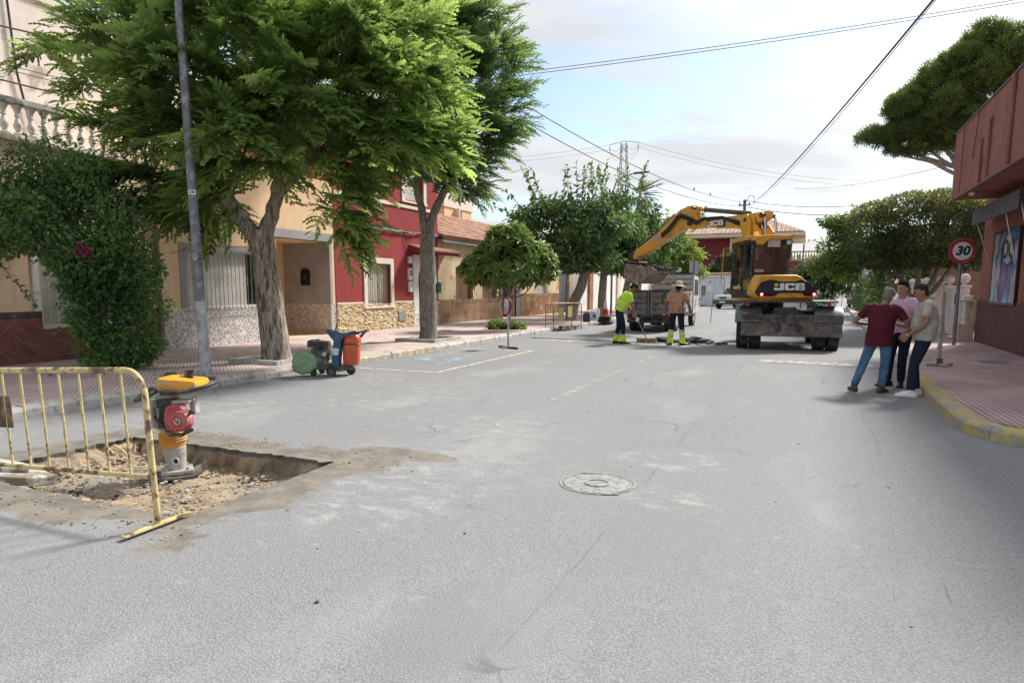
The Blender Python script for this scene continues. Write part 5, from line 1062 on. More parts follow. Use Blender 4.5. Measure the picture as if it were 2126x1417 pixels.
m1 = [(row(s, d, z, 29), r) for (s, d, z, r) in ((0, 0, 4.3, (1.6, 1.6, 1.1)), (-1.4, 0, 4.2, (1.3, 1.3, .9)), (1.3, .3, 4.1, (1.3, 1.3, 1.0)), (-.4, 0, 3.3, (1.7, 1.5, .8)), (.9, 0, 3.2, (1.3, 1.3, .7)), (-2.2, 0, 4.7, (.8, .9, .6)), (.5, 0, 5.2, (1.1, 1.1, .7)), (-.9, 0, 5.2, (1.0, 1.0, .6)), (.2, -.3, 2.6, (1.1, .9, .45)))]
tree('mulberry_tree', 'spreading dark mulberry with leaning trunk and upright shoots behind the yellow barriers', (-9.8, 29, .15), [(-9.75, 29.1, .9), (-9.4, 29.2, 1.7), (-9.25, 29.2, 2.4)], .30, m1, 9500, LEAF4, .23, LF_MUL, 51, shoots_up((-9.8, 29, 5.4), 15, 1.7, 1.5, .35)+[(row(-2, 0, 4.8, 29), row(-3.1, 0, 6.0, 29), .1), (row(-2.2, 0, 4.4, 29), row(-3.5, 0, 5.3, 29), .1), (row(-1.4, 0, 5.2, 29), row(-2.3, 0, 6.9, 29), .1), (row(-2, 0, 4.4, 29), row(-3.0, 0, 4.7, 29), .1), (row(1.2, 0, 5.2, 29), row(1.5, 0, 7.2, 29), 0), (row(.9, 0, 5.4, 29), row(.8, 0, 7.0, 29), 0)], group='trees planted in pavement squares', step=.12)
m2 = [(row(s, d, z, 34), r) for (s, d, z, r) in ((.1, 0, 4.6, (1.7, 1.6, 1.2)), (1.2, 0, 4.6, (1.2, 1.3, 1.1)), (-1.2, .3, 4.6, (1.3, 1.3, 1.)), (.7, 0, 5.9, (1.1, 1.1, .8)), (.5, 0, 3.3, (1.6, 1.4, .8)), (1.9, 0, 3.6, (.9, 1., .8)), (1.1, -.3, 2.6, (1., .9, .5)))]
tree('mulberry_tree', 'mulberry with straight dark trunk beside the traffic cone', (-9.8, 34, .15), [(-9.8, 34, 1.2), (-9.75, 34, 2.3), (-9.7, 34, 3.2)], .25, m2, 8500, LEAF4, .24, LF_MUL, 52, shoots_up((-9.3, 34, 6.2), 9, 1.3, 1.5, .3), group='trees planted in pavement squares', step=.12)
m3 = [(row(s, d, z, 39), r) for (s, d, z, r) in ((.3, 0, 4.4, (1.8, 1.6, 1.3)), (1.8, 0, 4.0, (1.3, 1.3, 1.1)), (-.8, 0, 5.2, (1.3, 1.3, 1.)), (1.0, 0, 5.5, (1.2, 1.2, .9)), (.8, 0, 3.0, (1.6, 1.4, .8)))]
tree('mulberry_tree', 'mulberry crown right behind the digger bucket', (-9.8, 39, .15), [(-9.8, 39, 1.2), (-9.6, 39, 2.6)], .26, m3, 7500, LEAF4, .25, LF_MUL, 53, shoots_up((-9.3, 39, 5.6), 8, 1.6, 1.4, .3), group='trees planted in pavement squares', step=.13)
m4 = [(row(s, d, z, 46), r) for (s, d, z, r) in ((.4, 0, 4.4, (1.9, 1.7, 1.2)), (2.0, 0, 3.7, (1.4, 1.4, 1.1)), (1.2, 0, 5.4, (1.3, 1.3, .9)), (2.9, 0, 3.0, (.9, 1., .7)), (-1.0, 0, 5.2, (1.6, 1.5, 1.1)), (1.6, 0, 2.5, (1.6, 1.2, .6)))]
tree('young_tree', 'bright yellow green tree under the digger arm', (-9.6, 46, .15), [(-9.6, 46, 1.4), (-9.4, 46, 3)], .2, m4, 8500, LEAF4, .26, LF_LIT, 54, shoots_up((-8.8, 46, 5.2), 12, 2.2, 1.6, .4), step=.14, group='trees planted in pavement squares')
# palm crown beyond them
pa = thing('palm_tree', 'shaggy palm head beyond the mulberries', 'tree', (-11.2, 48, 0)); mb = MB(); limb(mb, [(0, 0, -.1), (.1, 0, 4), (0, 0, 7.9)], .24, .2, 10, .01); mb.build('trunk', BARK_G, pa, 60)
r_ = np.random.default_rng(6); P, D, U = [], [], []
for k in range(70):
    a = r_.random()*6.28; el = r_.uniform(-1.3, 1.1); P.append((0, 0, 8.15+.2*math.sin(el))); D.append((math.cos(a)*math.cos(el), math.sin(a)*math.cos(el), math.sin(el))); U.append((0, 0, 1))
pf = []; pff = []
for i in range(16):
    t = .25+.75*i/15; x, z = t, -.35*t*t
    for s in (-1, 1): k = len(pf); pf += [(x, 0, z), (x+.05, s*.02, z), (x+.22, s*.22*(1.1-t*.5), z-.10), ]; pff.append((k, k+1, k+2) if s > 0 else (k, k+2, k+1))
k = len(pf); pf += [(0, -.02, 0), (0, .02, 0), (1, 0, -.35)]; pff.append((k, k+1, k+2))
link('frond', cloud_mesh('frond', P, D, U, np.array(pf), pff, 1.25*(.7+.5*r_.random(70)), r_.random(70), LF_OLV), pa)
# rounded shrub over the garage wall
sh = thing('conifer_shrub', 'rounded olive green shrub rising over the garage wall', 'shrub', (-7.2, 69.5, 0)); leafy(sh, [((-7.4, 69.5, 3.6), (1.6, 1.5, 1.2)), ((-6.6, 69.5, 4.4), (1.3, 1.3, 1.0)), ((-8.3, 69.5, 3.1), (1.1, 1.1, .8)), ((-6.0, 69.5, 3.4), (1.2, 1.2, 1.))], 5000, LEAF4, .30, LF_OLV, 61, .6, 0, .3, 'foliage'); mb = MB(); limb(mb, [(0, 0, 0), (0, 0, 2), (.2, 0, 3.6)], .12, .05); mb.build('stem', BARK_D, sh)
# clipped umbrella-shaped tree
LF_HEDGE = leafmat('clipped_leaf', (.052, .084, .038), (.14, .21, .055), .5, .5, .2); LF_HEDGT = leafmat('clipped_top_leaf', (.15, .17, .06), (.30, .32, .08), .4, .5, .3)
ht = thing('clipped_tree', 'broad clipped umbrella tree with yellowish top behind the speed sign', 'tree', (3.3, 25.6, .15)); mb = MB(); bole(mb, [(0, 0, -.05), (.02, 0, .7), (0, 0, 1.2)], [.19, .17, .17], 12, 1.2, .05, 3)
for k, (a, b, c) in enumerate(((-.75, 0, 2.4), (.7, .1, 2.5), (.1, .5, 2.6), (0, -.5, 2.6), (1.2, 0, 2.8), (-1.3, 0, 2.9))): limb(mb, [(0, 0, 1.05), (a*.5, b*.5, 1.55), (a, b, c)], .12, .04, 8, .01, k)
mb.build('trunk', BARK_D, ht, 60)
hb = [((2.0, 25.4, 3.35), (.95, 1.1, 1.0)), ((2.9, 25.4, 3.5), (1.1, 1.2, 1.12)), ((3.8, 25.6, 3.5), (1.2, 1.3, 1.15)), ((4.6, 25.6, 3.35), (.9, 1.2, 1.05)), ((5.2, 25.6, 3.2), (.8, 1.1, .95)), ((3.2, 25.0, 2.95), (1.3, 1.1, .7)), ((2.2, 25.2, 2.8), (.7, .9, .6))]
leafy(ht, hb, 26000, LEAF4, .095, LF_HEDGE, 71, .3, .1, .72)
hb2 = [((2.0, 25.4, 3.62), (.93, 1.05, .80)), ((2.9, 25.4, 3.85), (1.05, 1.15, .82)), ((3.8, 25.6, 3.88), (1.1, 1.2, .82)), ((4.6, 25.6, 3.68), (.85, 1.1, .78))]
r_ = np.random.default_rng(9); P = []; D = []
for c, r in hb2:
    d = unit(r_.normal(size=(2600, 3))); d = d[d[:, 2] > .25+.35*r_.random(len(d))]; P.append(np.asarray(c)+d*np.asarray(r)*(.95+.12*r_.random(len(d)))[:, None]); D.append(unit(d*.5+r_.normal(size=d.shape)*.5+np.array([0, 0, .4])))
P, D = np.concatenate(P), np.concatenate(D); link('lit_top_leaves', cloud_mesh('lit_top_leaves', P-np.array(ht.location), D, unit(r_.normal(size=P.shape)*.5+np.array([0, 0, .6])), *LEAF4, .10*(.7+.6*r_.random(len(P))), r_.random(len(P)), LF_HEDGT), ht)  # paler, yellower leaf layer puts the sunlit crown top into the colour
# tall pine behind the corner building
LF_PINE = leafmat('pine_needle', (.095, .150, .05), (.24, .35, .08), .42, .5, .2)
pn = thing('pine_tree', 'tall Aleppo pine leaning out above the corner building', 'tree', (6.2, 34, 0)); pb = [((2.5, 34, 8.1), (.75, .8, .38)), ((3.3, 34, 8.3), (.9, .9, .55)), ((3.9, 34, 7.5), (.45, .5, .25)), ((3.4, 34, 9.3), (.9, 1, .55)), ((4.2, 34, 8.9), (1.0, 1.1, .7)), ((4.4, 34, 10.0), (1.1, 1.1, .7)), ((5.2, 34, 9.4), (1.1, 1.2, .8)), ((5.4, 34, 10.6), (1.1, 1.2, .8)), ((6.3, 34, 11.4), (1.1, 1.2, .75)), ((6.4, 34, 10.1), (1.3, 1.4, 1.0)), ((7.4, 34, 10.9), (1.3, 1.4, 1.0)), ((5.0, 34, 8.2), (.6, .7, .3)), ((3.1, 34, 7.55), (.35, .4, .2)), ((7.6, 34, 9.5), (1.3, 1.3, 1.0)), ((5.9, 34, 8.7), (1.0, 1.1, .6)), ((8.5, 34, 11.2), (1.2, 1.2, .9)), ((4.5, 34, 8.1), (.8, .8, .4)), ((5.4, 34, 7.9), (.9, .9, .45)), ((4.9, 34, 7.6), (.5, .6, .3)), ((6.2, 34, 8.0), (.9, 1., .5))]
mb = MB(); Lp = Vector(pn.location); bole(mb, [(0, 0, -.1), (-.3, 0, 3), (-.45, 0, 6), (-.2, 0, 8.2)], [.34, .3, .26, .2], 12, 1.2, .06, 5)
for i, (c, r) in enumerate(pb): e = Vector(c)-Lp; limb(mb, [(-.4, 0, 6.2+.2*(i % 5)), Vector((-.3, 0, 7.0)).lerp(e, .55)-Vector((0, 0, .25)), e-Vector((0, 0, .1))], .10, .02, 6, .03, i)
mb.build('trunk', BARK_D, pn, 60)
tuft = []; tuff = []
for k in range(7):
    a = k*.9; d = np.array([.75, math.cos(a)*.55, math.sin(a)*.55]); k0 = len(tuft); w_ = np.array([0, -math.sin(a), math.cos(a)])*.055; tuft += [w_*.4, -w_*.4, d-w_, d+w_]; tuff.append((k0, k0+1, k0+2, k0+3))
leafy(pn, lumpy(pb, 7, .42, 5, .72), 17000, (np.array(tuft), tuff), .27, LF_PINE, 81, .4, -.5, .5, 'crown', None, (7.5, 12.5))  # needles coloured paler with height, painting in the bright lit tops
# background trees to the right of the street's end
def bgtree(lab, x, y, blobs, n, size, mat, seed, tr=.18, h=2.5, sh=()):
    tree('background_tree', lab, (x, y, 0), [(x, y, h*.5), (x+.1, y, h)], tr, blobs, n, LEAF4, size, mat, seed, sh, group='trees at the far right of the street')
bgtree('tall loose pale green tree beyond the clipped tree', 3.4, 46, [((1.6, 46, 4.2), (1.2, 1.3, 1.5)), ((2.6, 46, 5.3), (1.2, 1.3, 1.0)), ((1.0, 46, 3.2), (.9, 1., .9)), ((2.8, 46, 3.6), (1.4, 1.3, 1.5)), ((1.4, 46, 5.6), (.8, .9, .6)), ((3.6, 46, 5.9), (1.0, 1., .6)), ((2.1, 46, 2.4), (1.2, 1.2, .8))], 9000, .21, leafmat('mid_leaf', (.085, .135, .046), (.25, .36, .075), .42, .5, .33), 91, .2, 2.5, shoots_up((2.4, 46, 5.8), 7, 1.2, .9, .3)+[((1.2, 46, 5.0), (.3, 46, 5.8), .1), ((1.0, 46, 4.2), (-.1, 46, 4.6), .1), ((.8, 46, 3.4), (-.2, 46, 3.2), .1)])
bgtree('dark bushy tree at the end of the street beside the red wing', .5, 62, [((.2, 62, 3.0), (1.2, 1.2, 1.0)), ((1.2, 62, 3.2), (1.2, 1.2, 1.4)), ((-.6, 62, 2.2), (.9, 1, .8)), ((.8, 62, 1.4), (1.6, 1.3, 1.2)), ((2.2, 62, 2.6), (1.2, 1.2, 1.8))], 5000, .27, LF_DK, 92, .15, 1.5)
bgtree('dark tree above the white van', 4.8, 58, [((3.8, 58, 3.6), (1.5, 1.5, 1.5)), ((5.4, 58, 4.2), (1.8, 1.6, 1.7)), ((4.2, 58, 2.6), (1.2, 1.2, .7)), ((7, 58, 4.0), (1.8, 1.6, 2.0)), ((2.9, 58, 4.8), (1.1, 1.1, .9))], 7000, .27, LF_DK, 93, .2, 2.2)
bgtree('dark leafy tree in the garden behind the white fence', 6.3, 36, [((5.2, 36, 3.2), (1.3, 1.3, 1.6)), ((6.6, 36, 3.6), (1.6, 1.4, 2.2)), ((4.6, 36, 2.2), (.8, 1, .9)), ((5.8, 36, 5.1), (1.2, 1.2, .8)), ((8, 36, 3), (1.5, 1.4, 2.4))], 7000, .22, LF_DK, 94, .16, 2)
bgtree('tree with reddish stems between the clipped tree and the shed', 3.6, 30.5, [((3.0, 30.5, 2.4), (.8, .8, .7)), ((2.6, 31, 1.6), (.5, .7, .8)), ((3.4, 31, 3.2), (.9, .9, .8))], 2600, .16, LF_MUL, 95, .12, 1.6)
hg = thing('ivy_hedge', 'tall dark creeper hedge along the pavement behind the talking men', 'hedge', (3.0, 38, .15)); leafy(hg, [((3.1, y, 1.1), (.5, 1.6, 1.1)) for y in (34, 37, 40, 43, 46)]+[((3.0, 35.5, 1.9), (.5, 1.2, .6)), ((3.1, 41, 2.0), (.5, 1.5, .6))], 6500, LEAF4, .16, LF_DK, 96, .4, 0, .5, 'foliage')
flo = MB()
for k in range(60): c = Vector((2.6+random.gauss(0, .12), 33.5+random.gauss(0, .9), 2.2+random.gauss(0, .18))); flo.ell(c-Vector((3.0, 38, .15)), .03, 5, 4)
flo.build('flower', pm('pink_blossom', (.42, .05, .14), .8), hg, 40)
mx = thing('wood_edge', 'mass of distant trees closing the horizon', 'trees', (20, 150, 0)); mx['kind'] = 'stuff'
o = leafy(mx, [((x, 150+20*math.sin(x), 3), (9, 6, 4.5+1.5*math.sin(x*1.3))) for x in range(-120, 140, 9)]+[((12+6*k, 70+5*k, 2.5), (4, 4, 3.2)) for k in range(8)], 14000, LEAF4, 1.1, LF_DK, 97, .5, 0, .5, 'foliage', 'stuff')
# fallen leaves on pavement and gutter
r_ = np.random.default_rng(14); n = 900; P = np.stack([rng.uniform(-13.5, -8.75, n), rng.uniform(6, 32, n), np.full(n, .158)], 1); P[P[:, 0] > -8.8, 2] = .01
k = 200; P[:k, 0] = r_.normal(-8.70, .12, k).clip(-8.78, -8.2); P[:k, 2] = .008; P[k:k+160, 0] = r_.normal(-11.7, .7, 160); P[k:k+160, 1] = r_.normal(8.0, .7, 160)
a = r_.random(n)*6.28; lv = link('fallen_leaves', cloud_mesh('fallen_leaves', P, np.stack([np.cos(a), np.sin(a), r_.normal(size=n)*.12], 1), np.tile([0., 0, 1], (n, 1))+r_.normal(size=(n, 3))*.2, *LEAF4, .05*(.6+.8*r_.random(n)), r_.random(n), pm('dry_leaf', (.14, .095, .05), .9, var=.4, rand=.2))); tag(lv, 'dry leaves scattered on pavement and gutter', 'leaves', kind='stuff')
# ---------------------------------------------------------------- machines
YEL = pm('machine_yellow', (.68, .345, .035), .42, var=.10, vs=3, dirt=((.36, .24, .11), .25, 3.2), coat=.15); BLK = pm('machine_black', (.022, .022, .024), .45, var=.3, vs=5, dirt=((.10, .09, .08), .35, 6))
TYRE = pm('tyre_rubber', (.026, .026, .027), .85, var=.3, vs=8, dirt=((.10, .09, .08), .5, 5)); STEEL = pm('scuffed_steel', (.12, .104, .092), .6, .25, var=.35, vs=5, dirt=((.20, .175, .15), .45, 4), streak=.3, bump=.15, bs=30)
CHROME = pm('chrome_rod', (.62, .62, .62), .18, 1.); FEND = pm('fender_grey', (.10, .105, .112), .38, .2, var=.2, dirt=((.2, .19, .17), .3, 8)); LOGOW = pm('logo_white', (.74, .74, .73), .45); HOSE = pm('hydraulic_hose', (.016, .016, .017), .5)
GLS = glass('cab_glass', (.90, .95, .93), .20); REDL = pm('lit_red_lamp', (.6, .02, .02), .3, emit=((1, .06, .05), 7)); ORL = pm('amber_beacon', (.75, .20, .02), .25, emit=((1, .25, .03), .35))
def Tm(loc, rz=0): return Matrix.Translation(Vector(loc)) @ Matrix.Rotation(rz, 4, 'Z')
def jcb(parent, M, w, h, d=.012, name='letter'):
    gw = w*.315; gap = w*.0275
    J = [(0, 0), (.9, 0), (1, .1), (1, 1), (.6, 1), (.6, .28), (.36, .28), (.36, .38), (0, .38)]
    Cc = [(0, .12), (.12, 0), (.9, 0), (1, .1), (1, .36), (.68, .36), (.68, .27), (.37, .27), (.37, .73), (.68, .73), (.68, .64), (1, .64), (1, .9), (.9, 1), (.12, 1), (0, .88)]
    for k, P in enumerate((J, Cc)): mb = MB(M); mb.prism([(k*(gw+gap)+p[0]*gw, p[1]*h) for p in P], 0, d); mb.build(name, LOGOW, parent, 0)
    x0 = 2*(gw+gap); mb = MB(M)
    for a, b, c, e in ((0, .36, 0, 1), (.36, .9, .77, 1), (.36, .86, .40, .6), (.36, .9, 0, .22), (.64, .94, .6, .77), (.66, 1, .22, .40)): mb.box((x0+(a+b)/2*gw, (c+e)/2*h, d/2), ((b-a)*gw, (e-c)*h, d-.0003*a))
    mb.build(name, LOGOW, parent, 0); mb = MB(M); mb.box((.22*gw, .76*h, d/2), (.38*gw, .40*h, d)); mb.build('logo_square', pm('logo_yellow', (.70, .52, .06), .5), parent, 0)
ex = thing('wheeled_excavator', 'yellow and black wheeled excavator seen from behind with lowered blade', 'excavator', (-.55, 20.4, 0)); TE = T_(ex)
MC = TE @ Tm((-.47, 19.75, 0), R(4)); MU = TE @ Tm((-.45, 20.7, 0), R(24))
UB = R(52); ub = Vector((-math.sin(UB), math.cos(UB), 0)); nb = Vector((math.cos(UB), math.sin(UB), 0))
MBM = TE @ frame(ub, Vector((0, 0, 1)), nb, Vector((-.85, 21.0, 0)))     # x = reach, y = height, z = thickness
def wheel_mesh(r, w_, rim_m=None):
    mb = MB(); h = w_/2; mb.lathe([(r*.55, -h*.9), (r*.80, -h), (r*.94, -h*.92), (r, -h*.72), (r, h*.72), (r*.94, h*.92), (r*.80, h), (r*.55, h*.9)], n=32, axis='X', cap=False)
    for k in range(20):
        for s in (-1, 1):
            q = 2*math.pi*(k+.25*s)/20; E_ = Matrix.Rotation(q, 3, 'X') @ Matrix.Rotation(s*.5, 3, 'Z'); c = Vector((s*h*.45, r*math.cos(q+0), r*math.sin(q))); E_ = Matrix.Rotation(q, 3, 'X') @ Matrix.Rotation(s*.55, 3, 'Y'); mb.box(c, (h*.95, r*.075, r*.085), Matrix.Rotation(q, 3, 'X') @ Matrix.Rotation(s*.5, 3, 'Y'))
    return mb
def wheel(parent, M, x, y, r, w_, rimm, nm='wheel'):
    hub = link(nm, None, parent); hub.matrix_local = M @ Matrix.Translation((x, y, r))
    link('tyre', wheel_mesh(r, w_).mesh('tyre', TYRE, 35), hub)
    mb = MB(); 
    for s in (-1, 1): mb.lathe([(r*.56, s*w_*.42), (r*.52, s*w_*.40), (r*.50, s*w_*.2), (r*.2, s*w_*.18), (r*.18, s*w_*.3), (.001, s*w_*.3)] if s < 0 else [(.001, w_*.3), (r*.18, w_*.3), (r*.2, w_*.18), (r*.50, w_*.2), (r*.52, w_*.40), (r*.56, w_*.42)], n=24, axis='X')
    mb.build('rim', rimm, hub, 35)
for x, y in ((-.96, -.30), (.96, -.30), (-.98, 2.35), (.98, 2.35)):
    for s in (-1, 1): wheel(ex, MC, x+s*.162, y, .50, .312, YEL)
mb = MB(MC); mb.bb(-.42, .42, -.5, 2.7, .55, 1.02); mb.bb(-.75, .75, .5, 1.6, .5, 1.0); mb.build('chassis', BLK, ex, 0, .03)
for y in (-.30, 2.35): MB(MC).cyl((-.9, y, .5), (.9, y, .5), .12, 12).build('axle', BLK, ex)
mb = MB(MC); mb.bb(-1.25, 1.20, -.68, 1.9, 1.245, 1.29); mb.build('deck_plate', pm('deck_plate_grey', (.09, .09, .09), .5, .3, var=.3), ex, 0, .008)
for x in (-.98, .98):
    mb = MB(MC); prof = [(-.34, 1.0), (-.34, 1.12), (-.28, 1.17), (.28, 1.17), (.34, 1.12), (.34, 1.0)]; rings = []
    for q in [R(22)+R(136)*k/10 for k in range(11)]:
        rings.append([(x+px_, -.30-math.cos(q)*.60*(1+(z_-1.05)*.55), .5+math.sin(q)*.60*(1+(z_-1.05)*.75)) for px_, z_ in prof]+[(x+px_*.95, -.30-math.cos(q)*.57, .5+math.sin(q)*.57) for px_, z_ in prof[::-1]])
    mb.loft(rings); mb.build('mudguard', FEND, ex, 40)
mb = MB(MC); mb.prism([(-.42, .55), (.34, .55), (.30, .92), (.20, 1.12), (-.36, 1.12)], -.72, -.45, None, Matrix(((1, 0, 0, 0), (0, 0, 1, 0), (0, 1, 0, 0), (0, 0, 0, 1)))); mb.build('blade_carrier', BLK, ex, 0, .02)
for x in (.04, .12): MB(MC).tube([(x, -.74, .86), (x, -.78, .92), (x, -.78, .98), (x, -.74, 1.0)], .012, 6).build('shackle', CHROME, ex)
for x in (-.25, .25): MB(MC).box((x, -.74, .62), (.12, .5, .14)).build('blade_arm', BLK, ex, 0, .01)
rings = []
for x in (-1.16, 1.30):
    rings.append([(x, -1.0+.13*math.sin(math.pi*t)*1.0+.05*t, .40+.54*t) for t in [k/8 for k in range(9)]]+[(x, -.955+.13*math.sin(math.pi*t)+.05*t, .40+.54*t) for t in [k/8 for k in range(8, -1, -1)]])
MB(MC).loft(rings).build('dozer_blade', STEEL, ex, 30, .006)
MB(MC).bb(-1.15, 1.29, -1.03, -.94, .375, .42).build('blade_edge', STEEL, ex, 0, .006); MB(MC).bb(.04, .11, -.895, -.88, .66, .70).build('blade_slot', M_DARK, ex, 0)
for x in (-1.02, .98): MB(MC).lathe([(.05, -.02), (.05, 0), (.001, .012)], (x*1.0, -.685, 1.20), 10, 'Y').build('reflector', pm('red_reflector', (.30, .02, .025), .3), ex)
# counterweight: yellow shell with a black panel
def cwring(y, k=1., dz=0.): return [(x*k-.72*(1-k), y, 1.67+(z-1.67)*k+dz) for x, z in ((-1.63, 1.45), (-1.60, 1.70), (-1.46, 1.98), (-.45, 1.98), (-.30, 1.92), (.02, 1.66), (.19, 1.46), (.06, 1.35), (-1.5, 1.35))]
MB(MU).loft([cwring(-.78, .86), cwring(-1.2), cwring(-1.44, .985), cwring(-1.53, .93)]).build('counterweight', YEL, ex, 30, .02)
MB(MU).prism([(-1.56, 1.52), (-1.40, 1.79), (-1.16, 1.85), (-.86, 1.80), (-.52, 1.80), (-.34, 1.85), (-.14, 1.78), (.08, 1.54), (.06, 1.42), (-.20, 1.42), (-.34, 1.50), (-.92, 1.50), (-1.04, 1.41), (-1.46, 1.41)], 1.50, 1.548, None, Matrix(((1, 0, 0, 0), (0, 0, -1, 0), (0, 1, 0, 0), (0, 0, 0, 1)))).build('rear_panel', pm('dark_plum_panel', (.032, .026, .034), .35, var=.15), ex, 0, .01)
jcb(ex, MU @ frame((1, 0, 0), (0, 0, 1), (0, -1, 0), (-1.06, -1.549, 1.57)), .82, .185)
for x in (-1.38, .0):
    lp = MB(MU).bb(x-.09 if x < -1 else x-.26, x+.26 if x < -1 else x+.05, -1.558, -1.54, 1.425, 1.505).build('tail_lamp', pm('dark_red_lens', (.05, .008, .01), .2), ex, 0, .006); MB(MU).lathe([(.001, -1.575), (.036, -1.57), (.036, -1.556)], (x, 0, 1.465), 6, 'Y').build('lamp_lens', REDL, lp, 0)
MB(MU).bb(-1.36, .1, -1.3, .9, 1.29, 1.36).build('slew_deck', YEL, ex, 0, .01)
mb = MB(MU); mb.cyl((-.7, .1, 1.0), (-.7, .1, 1.34), .55, 24); mb.build('slew_ring', BLK, ex)
# cab
cbx = dict(x0=-1.38, x1=-.40, y0=-.72, y1=.85, z0=1.46, z1=2.93)
mb = MB(MU); x0, x1, y0, y1, z0, z1 = (cbx[k] for k in ('x0', 'x1', 'y0', 'y1', 'z0', 'z1'))
xr0, xr1 = x0+.03, x1+.06
def bar(a, b, w_=.07, mi=0): mb.tube([a, b], w_*.7, 4, True, mi)
for a, b in (((x0, y0, z0), (xr0, y0, z1)), ((x1, y0, 2.0), (xr1, y0, z1)), ((x0, y1, z0), (xr0, y1-.15, z1)), ((x1, y1, z0), (xr1, y1-.15, z1)), ((x0, y0+.62, z0), (xr0, y0+.60, z1))): bar(a, b, .085)
mb.bb(x0-.03, x1+.03, y0-.03, y0+.06, 1.97, 2.06); mb.bb(xr0-.02, xr1+.02, y0-.03, y0+.05, 2.80, z1); mb.bb(x0-.03, x0+.05, y0, y1, z0-.02, z0+.12); mb.bb(xr0-.03, xr0+.05, y0, y1-.1, 2.86, z1); mb.bb(x0, x1, y1-.05, y1, z0, z0+.5); mb.bb(x0, x1, y0, y1, 1.36, z0); mb.bb(x1-.03, x1+.03, y0, y1, z0, 2.0)
cab = mb.build('cab', BLK, ex, 0)
def pane(pts): mb = MB(MU); c = sum((Vector(p) for p in pts), Vector())/4; nrm = (Vector(pts[1])-Vector(pts[0])).cross(Vector(pts[2])-Vector(pts[1])).normalized()*.008; mb.add([Vector(p)+nrm for p in pts]+[Vector(p)-nrm for p in pts], [(0, 1, 2, 3), (7, 6, 5, 4)]+[(i, i+4, (i+1) % 4+4, (i+1) % 4) for i in range(4)]); return mb.build('pane', GLS, cab, 0)
pane([(x0+.06, y0, 2.07), (x1-.04, y0, 2.07), (xr1-.05, y0, 2.80), (xr0+.06, y0, 2.80)]); pane([(x0, y0+.08, 1.6), (x0, y0+.56, 1.6), (xr0, y0+.54, 2.86), (xr0, y0+.08, 2.86)]); pane([(x0, y0+.70, 1.6), (x0, y1-.06, 1.6), (xr0, y1-.2, 2.86), (xr0, y0+.68, 2.86)]); pane([(x1, y0+.1, 2.05), (x1, y1-.06, 2.05), (xr1, y1-.2, 2.86), (xr1, y0+.1, 2.86)]); pane([(x0+.05, y1, 1.98), (x1-.05, y1, 1.98), (xr1-.05, y1-.14, 2.86), (xr0+.05, y1-.14, 2.86)])
MB(MU).bb(x0-.012, x0+.0, y0+.12, y0+.54, 1.5, 1.85).build('door_skirt', pm('olive_yellow', (.25, .17, .02), .5), cab, 0)
mb = MB(MU); mb.prism([(xr0-.10, 2.90), (xr0+.02, 3.02), (xr0+.35, 3.06), (xr1-.1, 3.05), (xr1+.04, 3.09), (xr1+.06, 3.02), (xr1-.02, 2.95), (xr0+.38, 2.95), (xr0+.22, 2.80), (xr0+.06, 2.80), (xr0+.02, 2.90)], -.88, -.76, None, Matrix(((1, 0, 0, 0), (0, 0, 1, 0), (0, 1, 0, 0), (0, 0, 0, 1)))); mb.bb(xr0-.09, xr1+.05, -.76, .85, 2.94, 3.05); mb.build('cab_roof', YEL, ex, 0, .02)
st = MB(MU); st.box((-.85, .1, 1.75), (.5, .5, .14)); st.box((-.85, -.16, 2.1), (.48, .12, .62), (R(8), 0, 0)); st.box((-.85, -.2, 2.5), (.26, .1, .2)); st.build('seat', pm('grey_seat', (.12, .12, .125), .9), cab, 30, .03)
MB(MU).tube([(-.85+.17*math.cos(q), .42+.07*math.sin(q), 2.18+.15*math.sin(q)) for q in [k*.52 for k in range(12)]], .014, 6, closed=True).build('steering_wheel', BLK, cab); MB(MU).cyl((-.85, .42, 2.18), (-.85, .6, 1.6), .03, 6).build('steering_column', BLK, cab)
for x in (-1.17, -.42): MB(MU).box((x, -.80, 2.86), (.11, .05, .11)).build('work_lamp', pm('lamp_glass', (.55, .57, .58), .2), cab, 0, .01)
MB(MU).box((-.80, -.758, 2.84), (.34, .008, .2)).build('notice', pm('pinkish_notice', (.52, .46, .46), .7, var=.25, vs=30), cab, 0); MB(MU).box((-1.18, -.755, 2.10), (.24, .008, .08)).build('data_plate', pm('tan_plate', (.42, .36, .24), .5, var=.3, vs=30), cab, 0)
mb = MB(MU); mb.lathe([(.075, 0), (.075, .03)], (-1.05, -.1, 3.05), 14); mb.build('beacon_base', BLK, ex); mb = MB(MU); mb.lathe([(.066, .03), (.066, .10), (.055, .14), (.02, .155)], (-1.05, -.1, 3.05), 14); mb.build('beacon', ORL, ex)
# mirror and handrail to the left of the cab
MB(MU).tube([(-1.40, .8, 2.8), (-1.62, .95, 2.8), (-1.66, .98, 1.75), (-1.5, .9, 1.5)], .016, 6).build('grab_rail', YEL, ex); MB(MU).box((-1.78, 1.0, 2.4), (.16, .07, .34)).build('mirror', BLK, ex, 0, .02); MB(MU).box((-1.55, .9, 2.35), (.10, .06, .26)).build('mirror', BLK, ex, 0, .02)
